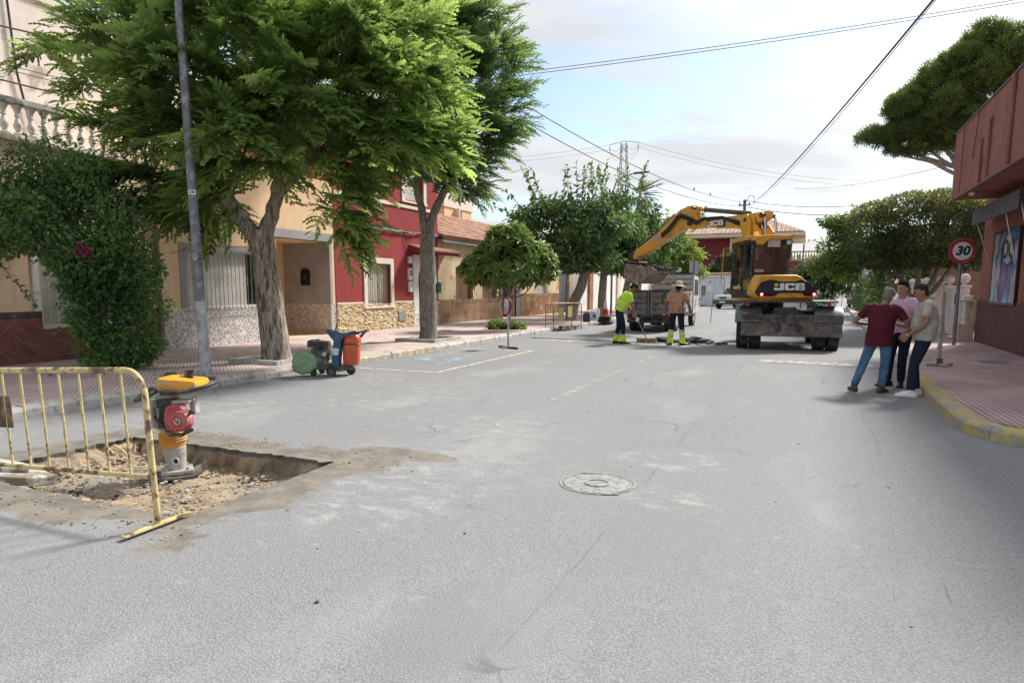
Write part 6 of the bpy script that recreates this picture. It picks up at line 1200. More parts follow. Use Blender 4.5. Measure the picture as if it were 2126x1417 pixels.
# boom, dipper and bucket in their own plane (reach, height)
MB(MBM).prism([(.30, 3.86), (.64, 3.85), (1.55, 3.84), (2.80, 3.83), (3.45, 3.83), (3.66, 3.72), (3.60, 3.60), (3.30, 3.585), (2.79, 3.585), (2.0, 3.50), (1.16, 3.42), (.9, 3.42), (.55, 3.55), (.32, 3.66)], -.15, .15).build('boom', YEL, ex, 0, .02)
for s in (-1, 1): jcb(ex, MBM @ (frame((-1, 0, 0), (.07, 1, 0), (0, 0, -1), (2.62, 3.585, -.192)) if s < 0 else frame((1, 0, 0), (-.07, 1, 0), (0, 0, 1), (1.9, 3.53, .192))), .70, .165, .012)
for s in (-1, 1): MB(MBM).prism([(1.88, 3.54), (2.66, 3.60), (2.67, 3.80), (1.89, 3.745)], s*.151, s*.185).build('logo_plate', BLK, ex, 0)
MB(MBM).prism([(1.2, 3.74), (.95, 3.82), (.82, 3.60), (.80, 3.20), (1.1, 3.20), (1.22, 3.45)], -.24, -.16).build('boom_link', YEL, ex, 0, .02); MB(MBM).prism([(1.2, 3.74), (.95, 3.82), (.82, 3.60), (.80, 3.20), (1.1, 3.20), (1.22, 3.45)], .16, .24).build('boom_link', YEL, ex, 0, .02)
MB(MBM).prism([(.95, 3.3), (.45, 3.4), (.34, 2.95), (.42, 1.35), (.66, 1.35), (.84, 2.95)], -.10, .10).build('lower_boom', YEL, ex, 0, .02)
for s in (-.28, .28): MB(MBM).prism([(.66, 3.45), (.56, 3.50), (.38, 3.28), (.30, 2.9), (.60, 2.9)], s-.03, s+.03).build('boom_ear', YEL, ex, 0, .01)
for s in (-.22, .22): MB(MBM).cyl((.30, 3.68, s), (.20, 2.95, s), .032, 10).build('ram_rod', CHROME, ex); MB(MBM).cyl((.22, 3.1, s), (.12, 1.9, s), .065, 12).build('ram_barrel', BLK, ex)
MB(MBM).cyl((3.20, 4.21, 0), (2.80, 4.14, 0), .032, 10).build('ram_rod', CHROME, ex); MB(MBM).cyl((2.93, 4.165, 0), (1.05, 3.86, 0), .075, 12).build('ram_barrel', pm('olive_black', (.075, .075, .06), .5, var=.3), ex)
for (x, z, r) in ((.40, 3.74, .10), (1.02, 3.66, .07), (3.42, 3.76, .09), (3.24, 4.24, .06)): MB(MBM).cyl((x, z, -.26), (x, z, .26), r*.75, 14).build('pivot_pin', BLK, ex)
MB(MBM).prism([(3.17, 4.30), (3.32, 4.34), (3.60, 4.35), (3.97, 4.26), (4.27, 4.11), (4.60, 3.91), (5.08, 3.60), (5.70, 3.29), (6.38, 2.97), (6.46, 2.80), (6.36, 2.68), (6.08, 2.78), (5.46, 2.99), (4.63, 3.31), (3.85, 3.60), (3.60, 3.66), (3.34, 3.80)], -.125, .125).build('dipper', YEL, ex, 0, .02)
MB(MBM).tube([(4.35, 4.15, 0), (5.1, 3.68, 0), (6.3, 3.12, 0)], .05, 8).build('ram_barrel', BLK, ex); MB(MBM).cyl((5.5, 3.46, 0), (6.45, 3.02, 0), .028, 8).build('ram_rod', CHROME, ex)
for z in (-.17, -.205): 
    for k in range(3): dz = (k-1)*.05; MB(MBM).tube([(1.0, 3.5+dz*.5, z), (1.4, 3.62+dz, z), (2.0, 3.83+dz*.3, z), (2.79, 3.86+dz*.3, z), (3.1, 3.76+dz, z), (3.5, 3.93+dz, z), (3.85, 4.05+dz, z), (4.05, 3.98+dz, z), (4.2, 3.84+dz, z), (4.5, 3.62+dz, z), (4.8, 3.46+dz, z)][(3 if z < -.2 else 0):], .028, 6).build('hose', HOSE, ex)
MB(MBM).tube([(2.75, 3.84, -.05), (2.95, 4.0, -.06), (3.25, 4.05, -.05)], .016, 6).build('hose', HOSE, ex); MB(MBM).tube([(2.95, 3.83, .05), (3.12, 3.95, .06), (3.3, 3.95, .05)], .016, 6).build('hose', HOSE, ex)
for k in range(4): MB(MBM).tube([(.95-.1*k, 3.80, -.10+.06*k), (.72-.06*k, 3.76, -.12+.07*k), (.62-.05*k, 3.4, -.14+.07*k), (.66-.05*k, 2.8, -.16+.07*k)], .032, 6).build('hose', HOSE, ex)
MB(MBM).prism([(4.95, 3.32), (5.2, 3.24), (5.32, 3.48), (5.06, 3.57)], -.129, .129).build('worn_band', pm('primer_patch', (.36, .30, .28), .6), ex, 0)
mb = MB(MBM); mb.prism([(6.30, 3.02), (6.55, 3.0), (6.78, 2.86), (6.74, 2.60), (6.60, 2.38), (6.42, 2.42), (6.36, 2.68), (6.42, 2.85)], -.10, .10); mb.build('bucket_linkage', BLK, ex, 0, .02)
# bucket: curved shell with side cheeks and teeth, opening to the right
bk = [(6.30, 2.62), (6.46, 2.52), (6.56, 2.28), (6.54, 2.06), (6.40, 1.90), (6.12, 1.80), (5.76, 1.80), (5.44, 1.90), (5.14, 2.10), (4.72, 2.25)]
inn = [(p[0]-(p[0]-5.9)*.06, p[1]+(2.3-p[1])*.09) for p in bk]
mb = MB(MBM); W2 = .42; mb.loft([[(p[0], p[1], z) for p in bk]+[(p[0], p[1], z) for p in inn[::-1]] for z in (-W2, W2)]); bko = mb.build('bucket', pm('earthy_bucket', (.20, .145, .12), .75, .2, var=.3, vs=4, dirt=((.32, .25, .20), .6, 5), bump=.3, bs=25), ex, 30)
for s in (-1, 1): MB(MBM).prism([(5.95, 2.50)]+bk[1:]+[(4.95, 2.36), (5.5, 2.38)], s*(W2+.001), s*(W2+.03)).build('cheek_plate', bko.data.materials[0], bko, 0)
for k in range(5): MB(MBM).box((4.62, 2.285, -.36+k*.18), (.26, .06, .07), (0, 0, R(-20))).build('tooth', BLK, bko, 0)
mb = MB(MBM); rr = random.Random(2)
for k in range(70): stone_shape(mb, (rr.uniform(5.0, 6.2), 2.28+rr.uniform(-.1, .12)*(1), rr.uniform(-.36, .36)), rr.uniform(.05, .13), rr)
mb.build('load', pm('dark_spoil', (.075, .06, .05), .95, var=.4, vs=8), bko, 0, kind='stuff')

# --- tipper truck
WOODG = pm('weathered_steel_board', (.235, .225, .215), .8, var=.3, vs=3, dirt=((.10, .09, .08), .45, 3), streak=.4, stretch=(1, 1, 1)); LIGHTG = pm('light_grey_paint', (.44, .43, .41), .6, var=.15, dirt=((.2, .18, .15), .35, 4)); WHT = pm('truck_white', (.66, .65, .62), .45, var=.08, dirt=((.35, .31, .26), .25, 3))
tk = thing('tipper_truck', 'old tipper truck with grey drop sides waiting under the bucket', 'truck', (-5.1, 27.5, 0)); MT = T_(tk) @ Tm((-5.40, 25.0, 0), R(-1)) @ Matrix.Diagonal((.87, 1, 1, 1))
# local: x right, y forward from tailgate
mb = MB(MT); mb.bb(-.95, .95, .05, 4.6, .50, .66); mb.bb(-.40, -.25, 0, 5.8, .38, .5); mb.bb(.25, .40, 0, 5.8, .38, .5); mb.build('bed', BLK, tk, 0)
tg = MB(MT).bb(-.96, .96, -.03, .03, .64, 1.52).build('tailgate', BLK, tk, 0, .01)
for x0_, x1_ in ((-.95, -.06), (.06, .95)):
    for k in range(4): MB(MT).bb(x0_+.02, x1_-.02, -.052, -.03, .66+k*.215, .66+k*.215+.185).build('board', WOODG, tg, 0, .008)
for x in (-.93, -.14, .0, .14, .93): MB(MT).bb(x-.035, x+.035, -.075, -.054, .60, 1.54).build('stake', WOODG if abs(x) < .2 else LIGHTG, tg, 0, .006)
MB(MT).bb(-.97, .97, -.06, .05, 1.522, 1.57).build('top_rail', BLK, tg, 0, .008)
for s in (-1, 1):
    sd = MB(MT).bb(s*.96-.025, s*.96+.025, .04, 4.5, .66, 1.48).build('side_board', LIGHTG, tk, 0, .01)
    for k in range(6): MB(MT).bb(s*.985 if s > 0 else -1.03, 1.03 if s > 0 else -.985, .1+k*.86, .18+k*.86, .62, 1.5).build('stake', LIGHTG, sd, 0, .006)
    for z in (.9, 1.2, 1.47): MB(MT).bb(s*.986 if s > 0 else -1.01, 1.01 if s > 0 else -.986, .19, 4.4, z-.02, z+.02).build('rib', LIGHTG, sd, 0)
hb_ = MB(MT).bb(-1.0, 1.0, 4.5, 4.56, .66, 2.25).build('headboard', BLK, tk, 0, .01)
for k in range(7): MB(MT).bb(-.98, .98, 4.47, 4.50, .72+k*.22, .72+k*.22+.19).build('board', LIGHTG, hb_, 0, .008)
for x in (-.97, 0, .97): MB(MT).bb(x-.04, x+.04, 4.44, 4.47, .66, 2.32).build('stake', LIGHTG, hb_, 0, .006)
MB(MT).bb(-1.02, 1.02, 4.44, 4.58, 2.251, 2.31).build('top_rail', BLK, hb_, 0)
rr = random.Random(4); mb = MB(MT)
for k in range(120): stone_shape(mb, (rr.uniform(-.8, .8), rr.uniform(.4, 4.2), rr.uniform(.8, 1.25)), rr.uniform(.12, .3), rr)
mb.build('spoil_load', RUB[1], tk, 0, kind='stuff')
cbm = MB(MT); cbm.prism([(4.62, .55), (6.05, .55), (6.1, 1.3), (5.8, 2.12), (4.66, 2.2)], -.98, .98, None, Matrix(((0, 0, 1, 0), (1, 0, 0, 0), (0, 1, 0, 0), (0, 0, 0, 1)))); cbo = cbm.build('cab', WHT, tk, 0, .04)
for s in (-1, 1): MB(MT).prism([(4.85, 1.35), (5.85, 1.35), (5.65, 2.0), (4.85, 2.02)], s*.981, s*.995, None, Matrix(((0, 0, 1, 0), (1, 0, 0, 0), (0, 1, 0, 0), (0, 0, 0, 1)))).build('side_window', M_DARK, cbo, 0)
for s in (-1, 1): mr = MB(MT).tube([(s*.98, 5.6, 1.15), (s*1.15, 5.7, 1.12), (s*1.26, 5.7, 1.35)], .018, 6).build('mirror_arm', BLK, tk); MB(MT).box((s*1.26, 5.7, 1.55), (.20, .08, .40)).build('mirror', BLK, mr, 0, .02); MB(MT).box((s*1.26, 5.655, 1.55), (.16, .006, .34)).build('mirror_glass', pm('mirror_tan', (.30, .24, .17), .2), mr, 0)
for x, y in ((-.78, .95), (.78, .95)): 
    for s in (-1, 1): wheel(tk, MT, x+s*.14, y, .40, .22, LIGHTG)
for x in (-.82, .82): wheel(tk, MT, x, 5.2, .40, .23, LIGHTG)
MB(MT).bb(-.9, .9, -.12, -.05, .34, .46).build('rear_bumper', BLK, tk, 0, .01); MB(MT).ell((0, 1.0, .42), (.3, .25, .2), 12, 8).build('differential', BLK, tk); MB(MT).cyl((-.8, .95, .42), (.8, .95, .42), .09, 10).build('axle', BLK, tk)
for s in (-1, 1): MB(MT).bb(s*.62, s*.9, -.09, -.05, .48, .58).build('tail_lamp', pm('dull_red_lens', (.16, .02, .02), .3), tk, 0, .01); MB(MT).bb(s*.58, s*.98, 1.42, 1.46, .25, .62).build('mud_flap', BLK, tk, 0); MB(MT).bb(s*.6, s*1.02, .42, 1.48, .80, .83).build('mudguard', BLK, tk, 0)
MB(MT).ell((.25, 4.5, 2.42), (.16, .05, .12), 4, 3).build('loose_sack', WHT, tk, 0)

# --- floor saw on its trolley
SAWB = pm('saw_blue', (.022, .075, .15), .5, var=.25, dirt=((.10, .11, .12), .35, 8)); SAWG = pm('guard_green', (.20, .30, .17), .6, var=.12, dirt=((.30, .33, .24), .3, 6), bump=.25, bs=14); CANO = pm('orange_red_plastic', (.55, .085, .028), .4, var=.12, dirt=((.42, .12, .06), .35, 5)); ENG = pm('oily_engine', (.055, .052, .045), .6, var=.4, vs=8, dirt=((.17, .16, .13), .5, 7)); GREYP = pm('grey_wheel', (.22, .22, .22), .6, var=.2)
sw = thing('floor_saw', 'dirty concrete floor saw with green blade guard and orange water tank', 'floor saw', (-8.02, 9.98, 0)); MS = Matrix.Rotation(R(23.75), 4, 'Z')   # x to the right in view, y away
def swheel(x, y, r, w_):
    wo_ = link('wheel', None, sw); wo_.matrix_local = MS @ Matrix.Translation((x, y, r)) @ Matrix.Rotation(R(90-18), 4, 'Z'); mb = MB(); mb.lathe([(r*.7, -w_/2), (r*.96, -w_/2), (r, -w_*.3), (r, w_*.3), (r*.96, w_/2), (r*.7, w_/2)], n=20, axis='X'); link('tyre', mb.mesh('tyre', TYRE), wo_); mb = MB(); mb.lathe([(r*.72, -w_*.42), (r*.6, -w_*.3), (r*.25, -w_*.3), (r*.2, -w_*.55), (.001, -w_*.55)], n=20, axis='X', cap=False); mb.lathe([(r*.72, w_*.42), (r*.6, w_*.3), (r*.25, w_*.3), (r*.2, w_*.55), (.001, w_*.55)], n=20, axis='X', cap=False)
    for k in range(5): q = k*1.2566; mb.box((w_*.4, r*.42*math.cos(q), r*.42*math.sin(q)), (w_*.2, r*.12, r*.5), (q+R(90), 0, 0)); mb.box((-w_*.4, r*.42*math.cos(q), r*.42*math.sin(q)), (w_*.2, r*.12, r*.5), (q+R(90), 0, 0))
    link('rim', mb.mesh('rim', GREYP), wo_)
swheel(-.02, -.16, .10, .06); swheel(.28, .12, .09, .06); swheel(-.37, -.10, .062, .05); swheel(-.30, .22, .062, .05)
mb = MB(MS); mb.box((-.12, .0, .16), (.72, .34, .07), (0, 0, R(10))); mb.box((.20, .0, .15), (.28, .30, .10), (0, R(-8), R(10))); mb.build('base_frame', ENG, sw, 0, .012)
def roundpoly(cx_, cz_, rx, rz_, n=20, sq=2.6): return [(cx_+rx*math.copysign(abs(math.cos(q))**(2/sq), math.cos(q)), cz_+rz_*math.copysign(abs(math.sin(q))**(2/sq), math.sin(q))) for q in [2*math.pi*k/n for k in range(n)]]
XZ = Matrix(((1, 0, 0, 0), (0, 0, 1, 0), (0, 1, 0, 0), (0, 0, 0, 1)))
gp = [(-.72, .18), (-.70, .10), (-.55, .04), (-.40, .06), (-.27, .17), (-.26, .30), (-.31, .40), (-.42, .47), (-.55, .475), (-.66, .42), (-.71, .33)]
mb = MB(MS); ce = (-.49, .27); mb.loft([[(p[0], -.28, p[1]) for p in [(ce[0]+(q[0]-ce[0])*.86, ce[1]+(q[1]-ce[1])*.86) for q in gp]], [(q[0], -.25, q[1]) for q in gp], [(q[0], -.12, q[1]) for q in gp], [(ce[0]+(q[0]-ce[0])*.9, -.10, ce[1]+(q[1]-ce[1])*.9) for q in gp]]); mb.build('blade_guard', SAWG, sw, 30, .008)
for (x, z, r) in ((-.47, .32, .075), (-.58, .17, .045)): MB(MS).tube([(x+r*math.cos(q), -.283, z+r*math.sin(q)) for q in [k*.45 for k in range(14)]], .010, 5, closed=True).build('guard_rib', SAWG, sw)
mb = MB(MS); mb.tube([(-.40, -.05, .22), (-.25, -.03, .28), (-.1, -.0, .18), (0, .02, .14)], [.12, .13, .10, .08], 12); mb.build('belt_cover', ENG, sw, 40)
mb = MB(MS); mb.box((-.24, .05, .40), (.34, .30, .22)); mb.cyl((-.16, -.12, .42), (-.16, -.02, .42), .10, 14); mb.build('engine_block', ENG, sw, 30, .02)
mb = MB(MS); mb.box((-.28, .03, .585), (.38, .34, .13), (0, R(6), R(5))); eh = mb.build('engine_cowl', ENG, sw, 30, .025); MB(MS).cyl((-.30, .0, .645), (-.30, .0, .675), .045, 12).build('fuel_cap', BLK, eh)
for k in range(5): MB(MS).box((-.28, -.148, .545+k*.022), (.34, .014, .008), (0, R(6), R(5))).build('cooling_fin', ENG, eh, 0)
MB(MS).cyl((-.145, -.16, .41), (-.145, -.12, .41), .045, 12).build('muffler_cap', pm('dull_brass', (.45, .40, .30), .4, .6), sw)
mb = MB(MS); mb.loft([[(x-.05+k, y, z) for x, y in ((-.0, -.17), (.13, -.15), (.15, .0), (.02, -.02))] for k, z in ((.02, .10), (.05, .40), (.09, .66), (.10, .70))]); mb.build('blue_column', SAWB, sw, 0, .006)
mb = MB(MS); mb.prism([(.03, .66), (.18, .66), (.24, .74), (.52, .78), (.52, .82), (.22, .80), (-.06, .88), (-.10, .84)], -.17, -.14, None, XZ); mb.prism([(.10, .66), (.22, .66), (.50, .70), (.60, .82), (.56, .83), (.46, .74), (.2, .74), (.0, .84), (-.04, .82)], .10, .13, None, XZ); mb.bb(-.08, .0, -.14, .10, .80, .84); mb.build('handle_bracket', SAWB, sw, 0, .006)
MB(MS).tube([(.30, -.16, .80), (.52, -.16, .815), (.66, -.16, .83)], .016, 8).build('handlebar', BLK, sw); MB(MS).tube([(.4, .12, .78), (.60, .12, .83), (.64, .12, .83)], .016, 8).build('handlebar', BLK, sw)
mb = MB(MS); mb.box((.05, -.02, .80), (.16, .2, .02), (0, R(-25), 0)); mb.build('instrument_panel', pm('grey_panel', (.32, .33, .34), .5), sw, 0, .004); MB(MS).tube([(.09, -.1, .78), (.07, -.1, .86), (.09, -.1, .97)], .011, 6).build('throttle_lever', BLK, sw)
MB(MS).box((.075, -.176, .46), (.11, .008, .13), (0, R(8), R(9))).build('sticker', pm('white_blue_sticker', (.45, .52, .58), .5, var=.7, vs=40), sw, 0)
def canring(z, s, y0=0.0): return [(.30+.07*z+p[0], y0+p[1], z) for p in roundpoly(0, 0, .155*s, .14*s, 20, 3)]
mb = MB(MS); mb.loft([canring(.20, .82), canring(.23, .92), canring(.34, .98), canring(.56, 1.02), canring(.585, .97), canring(.60, .97), canring(.625, 1.03), canring(.70, .98), canring(.76, .72), canring(.79, .35)]); cn_ = mb.build('water_tank', CANO, sw, 40); MB(MS).tube([(.30+.07*.6+p[0], p[1], .592) for p in roundpoly(0, 0, .158, .143, 20, 3)], .010, 5, closed=True).build('strap', BLK, cn_)
MB(MS).tube([(.30, -.03, .755), (.36, -.05, .80), (.43, -.03, .76)], .024, 8).build('tank_handle', CANO, cn_); MB(MS).cyl((.37, .03, .77), (.37, .03, .825), .045, 12).build('tank_cap', BLK, cn_)
# --- upright rammer standing in the hole
ORY = pm('tank_orange', (.76, .33, .022), .4, var=.06, dirt=((.46, .30, .12), .42, 8)); RAMG = pm('cast_grey', (.40, .39, .37), .55, .1, var=.12, dirt=((.28, .25, .21), .4, 6)); RAMB = pm('bellows_orange', (.66, .29, .03), .6, var=.1, dirt=((.42, .27, .13), .5, 7)); PINK = pm('faded_red_cowl', (.36, .045, .065), .5, var=.15, dirt=((.42, .17, .15), .5, 7)); RDK = pm('rammer_black', (.03, .03, .032), .55, var=.3, dirt=((.13, .12, .10), .4, 9))
rm_ = thing('tamping_rammer', 'orange and grey tamping rammer with red engine standing in the hole', 'rammer', (-5.46, 4.42, -.185)); MR = Matrix.Rotation(R(23.75), 4, 'Z') @ Matrix.Rotation(R(-3), 4, 'Y')
MF = Matrix.Rotation(R(23.75+28), 4, 'Z')
mb = MB(MF); mb.loft([[(x, y, z) for y, z in ((-.15, zb), (.15, zb), (.15, zb+.03), (-.15, zb+.03))] for x, zb in ((-.24, .045), (-.19, .008), (-.05, -.005), (.12, .0), (.20, .03), (.25, .075))]); mb.build('shoe', pm('shoe_dark', (.10, .10, .10), .6, .2, var=.3, dirt=((.25, .22, .18), .5, 7)), rm_, 0, .006)
mb = MB(MF); mb.box((-.01, 0, .055), (.28, .25, .04)); mb.build('shoe_plate', RAMG, rm_, 0, .008)
for a, b in ((-.1, -.09), (.08, -.09), (-.1, .09), (.08, .09)): MB(MF).cyl((a, b, .07), (a, b, .10), .016, 6).build('bolt', RAMG, rm_)
mb = MB(MR); mb.lathe([(.085, .07), (.088, .13), (.098, .24), (.102, .285), (.09, .29)], (-.008, 0, 0), 24); mb.build('leg', RAMG, rm_, 40)
MB(MR).lathe([(.035, -.106), (.033, -.112), (.022, -.108), (.001, -.112)], (.045, 0, .17), 14, 'Y').build('sight_glass', BLK, rm_); MB(MR).tube([(.045+.03*math.cos(q), -.109, .17+.03*math.sin(q)) for q in [k*.524 for k in range(12)]], .006, 5, closed=True).build('sight_rim', LOGOW, rm_)
pr = [(.098, .286), (.104, .30), (.106, .335)]
for k in range(4): z = .34+k*.024; pr += [(.108, z), (.122, z+.006), (.124, z+.012), (.110, z+.021)]
pr += [(.105, .44), (.100, .462), (.098, .468)]
MB(MR).lathe(pr, (-.015, 0, 0), 28).build('bellows', RAMB, rm_, 50)
mb = MB(MR); mb.loft([[(-.02+p[0], p[1], z) for p in roundpoly(0, 0, rx, ry, 20, 3)] for z, rx, ry in ((.462, .10, .10), (.49, .13, .11), (.56, .155, .12), (.70, .155, .12), (.74, .12, .10), (.80, .08, .09))]); mb.build('crankcase', RAMG, rm_, 40, .006)
mb = MB(MR); mb.loft([[(-.145+p[0], p[1]-.02, z) for p in roundpoly(0, 0, rx, .12, 16, 3)] for z, rx in ((.50, .05), (.54, .065), (.72, .07), (.755, .05))]); mb.build('side_cover', RAMG, rm_, 40)
mb = MB(MR); mb.box((.06, -.10, .60), (.14, .10, .24)); mb.box((.02, -.09, .73), (.16, .12, .08)); mb.box((-.03, -.11, .60), (.05, .06, .22), (0, R(12), 0)); mb.box((.0, 0, .83), (.12, .14, .10)); mb.build('engine', RDK, rm_, 30, .012)
mb = MB(MR); mb.box((.17, -.09, .735), (.16, .13, .035)); mb.box((.245, -.03, .68), (.05, .1, .16)); mb.build('air_filter', RAMG, rm_, 30, .012)
rc = [(.05, .49), (.04, .60), (.07, .70), (.10, .725), (.21, .72), (.24, .66), (.285, .60), (.28, .53), (.24, .475), (.15, .465)]
mb = MB(MR); mb.prism(rc, -.235, -.14, None, XZ); cw_ = mb.build('engine_cowl', PINK, rm_, 30, .018)
mb = MB(MR); mb.lathe([(.098, -.235), (.094, -.262), (.06, -.268), (.03, -.262), (.001, -.262)], (.185, 0, .575), 28, 'Y'); mb.build('recoil_starter', PINK, cw_, 30)
for k in range(20):
    q = 2*math.pi*k/20; c = Vector((.185+.076*math.cos(q), -.266, .575+.076*math.sin(q))); MB(MR).box(c, (.034, .006, .007), (0, -q, 0)).build('starter_rib', pm('pale_red', (.50, .16, .16), .5), cw_, 0)
MB(MR).lathe([(.030, -.262), (.030, -.272), (.001, -.272)], (.185, 0, .575), 16, 'Y').build('starter_hub', pm('hub_grey', (.50, .42, .41), .5), cw_)
for (x, z, a, b) in ((.174, .586, .014, .008), (.178, .575, .022, .006), (.196, .575, .006, .034), (.184, .562, .018, .006)): MB(MR).box((x, -.274, z), (a, .004, b)).build('starter_mark', M_INK, cw_, 0)
MB(MR).cyl((.26, -.20, .62), (.31, -.24, .65), .012, 6).build('starter_grip', BLK, rm_); MB(MR).box((.315, -.245, .655), (.05, .03, .03), (0, R(20), 0)).build('starter_grip', BLK, rm_, 0, .006)
MB(MR).tube([(.02, -.17, .49), (.10, -.26, .455), (.22, -.27, .455), (.30, -.22, .49)], .017, 8).build('engine_guard', RDK, rm_); MB(MR).tube([(-.08, -.15, .70), (-.06, -.18, .60), (.0, -.18, .52), (.06, -.2, .47)], .016, 8).build('engine_guard', RDK, rm_)
loop = [(-.27, -.10, .765), (-.16, -.17, .825), (-.04, -.21, .885), (.08, -.22, .845), (.20, -.22, .835), (.36, -.20, .855), (.44, -.12, .875), (.45, .0, .89), (.40, .14, .91), (.30, .2, .905), (.1, .22, .91), (-.06, .20, .90), (-.16, .15, .83), (-.27, .10, .77)]
MB(MR).tube(loop, .019, 10, closed=True).build('handle', RDK, rm_, 60); MB(MR).tube([(-.12, .1, .86), (-.11, .1, .93), (-.05, .1, .975), (.06, .1, .98)], .021, 8).build('rear_grip', RDK, rm_)
MB(MR).cyl((-.2, -.1, .76), (-.16, -.1, .83), .03, 8).build('rubber_mount', RDK, rm_)
tk_ = [(.15+p[0], p[1]) for p in roundpoly(0, 0, .19, .165, 28, 7)]
mb = MB(MR); mb.loft([[(.15+(x-.15)*s, y*s, z+(x-.15)*-.12) for x, y in tk_] for z, s in ((.845, .90), (.858, .985), (.875, 1.0), (.925, .985), (.942, .95), (.950, .80), (.953, .4))]); to = mb.build('fuel_tank', ORY, rm_, 40); MB(MR).lathe([(.05, .955), (.05, .97), (.03, .975), (.03, 1.0), (.045, 1.002), (.045, 1.012), (.001, 1.014)], (.19, .06, 0), 14).build('fuel_cap', RDK, to)

# ---------------------------------------------------------------- barriers, signs, lamp posts
BYEL = pm('barrier_yellow', (.60, .475, .21), .6, var=.18, vs=6, dirt=((.13, .075, .05), .46, 8)); RUST = pm('rusty_plate', (.10, .055, .04), .8, var=.35, vs=6, dirt=((.22, .15, .09), .35, 5))
def barrier(name, lab, loc, rz, length, nb, tilt=0., plate=None, group=None, m=BYEL, h=1.05):
    b = thing(name, lab, 'barrier', loc, rz, group); b.rotation_euler = (0, tilt, rz); rc_ = .16
    pts = [(length/2, 0, .0), (length/2, 0, h-rc_)]+[(length/2-rc_+rc_*math.cos(q), 0, h-rc_+rc_*math.sin(q)) for q in [R(90)*k/7 for k in range(1, 8)]]; pts += [(-p[0], 0, p[2]) for p in pts[::-1]]
    MB().tube(pts, .021, 12).build('frame', m, b, 60); MB().cyl((-length/2+.01, 0, .33), (length/2-.01, 0, .33), .017, 10).build('lower_rail', m, b)
    bm2 = MB().cyl((0, 0, .335), (0, 0, h-.01), .0085, 8).mesh('baluster_bar', m)
    for k in range(nb): link('baluster_bar', bm2, b, (length/2-(k+1)*length/(nb+1), 0, 0))
    for s in (-1, 1): mb = MB(); mb.prism([(-.025, .012), (-.025, .0), (-.022, 0), (-.022, .009), (.022, .009), (.022, 0), (.025, 0), (.025, .012)], -.26, .26, None, Matrix(((1, 0, 0, s*length/2), (0, 0, 1, 0), (0, 1, 0, 0), (0, 0, 0, 1)))); mb.build('foot', m, b, 0)
    if plate: MB().box(plate[:3], plate[3:6]).build('plate', plate[6], b, 0, .004)
    return b
b0 = barrier('crowd_barrier', 'chipped yellow barrier with rusty plate standing beside the hole', (-5.07, 2.96, -.03), R(2), 2.28, 10, R(-2.6), (-.27-.18, 0, .74, .40, .012, .24, RUST))
barrier('crowd_barrier', 'rusty yellow barrier by the kerb, nearer of the pair', (-8.55, 24.9, 0), R(78), 2.1, 11, 0, (.15, 0, .72, .34, .012, .42, pm('sand_plate', (.55, .42, .18), .6)), 'rusty barriers by the kerb', pm('barrier_rusty', (.42, .29, .13), .7, var=.25, dirt=((.13, .065, .035), .6, 9)))
barrier('crowd_barrier', 'rusty yellow barrier by the kerb, farther one behind its twin', (-8.95, 25.0, .0), R(80), 2.1, 11, 0, (.15, 0, .60, .34, .012, .5, pm('dull_sand_plate', (.30, .24, .11), .6)), 'rusty barriers by the kerb', MATS['barrier_rusty'])
# debris under them
dm = MB(); rr = random.Random(5)
for k in range(46):
    c = (-8.6+rr.gauss(0, .14), 24.7+rr.gauss(0, .45), .05+rr.random()*.12); dm.mi = rr.randrange(3); dm.box(c, (rr.uniform(.1, .45), rr.uniform(.03, .10), rr.uniform(.015, .03)), (rr.gauss(0, .3), rr.gauss(0, .3), rr.uniform(0, 3)))
dm.build('debris_pile', [pm('debris_brown', (.20, .13, .08), .9), pm('debris_pale', (.48, .42, .32), .9), pm('debris_dark', (.04, .035, .03), .9)], None, 0, kind='stuff', label='broken strips and bark piled under the barriers')
# jerrycans and cone
def can(lab, x, y, m, rz, h=.40, label_m=None):
    c = thing('jerrycan', lab, 'jerrycan', (x, y, .152), rz, 'jerrycans on the kerb'); mb = MB(); mb.loft([[(p[0], p[1], z) for p in roundpoly(0, 0, .155*s, .12*s, 16, 4)] for z, s in ((0, .92), (.02, 1), (h*.8, 1), (h*.9, .85), (h*.93, .5))]); mb.build('body', m, c, 40)
    MB().tube([(-.08, 0, h*.9), (-.06, 0, h), (.05, 0, h), (.07, 0, h*.9)], .02, 8).build('handle', m, c); MB().cyl((.11, 0, h*.86), (.11, 0, h*.98), .03, 10).build('cap', label_m or m, c)
    return c
can('dark blue jerrycan, first in the row on the kerb', -8.92, 28.5, pm('navy_plastic', (.028, .04, .10), .4), R(25), .44)
cwht = pm('white_plastic', (.70, .71, .70), .45, var=.06)
c2 = can('white jerrycan with a blue square label, on the kerb', -8.96, 29.7, cwht, R(25), .5); MB().box((.02, -.122, .22), (.15, .006, .17)).build('label', pm('label_blue', (.03, .22, .50), .5), c2, 0)
can('plain white jerrycan behind the blue labelled one', -9.05, 30.5, cwht, R(30), .56)
tc_ = thing('traffic_cone', 'red and white traffic cone on a stack of dark bases', 'cone', (-8.30, 29.4, .42)); RC = pm('cone_red', (.50, .03, .025), .5); WC = pm('cone_white', (.70, .69, .67), .4)
MB().box((0, 0, .015), (.38, .38, .03)).build('base', RC, tc_, 0, .01)
for a, b_, m in ((.03, .30, RC), (.301, .66, WC)): MB().cyl((0, 0, a), (0, 0, b_), .145-.15*a, 20, .145-.15*b_, ).build('sleeve', m, tc_)
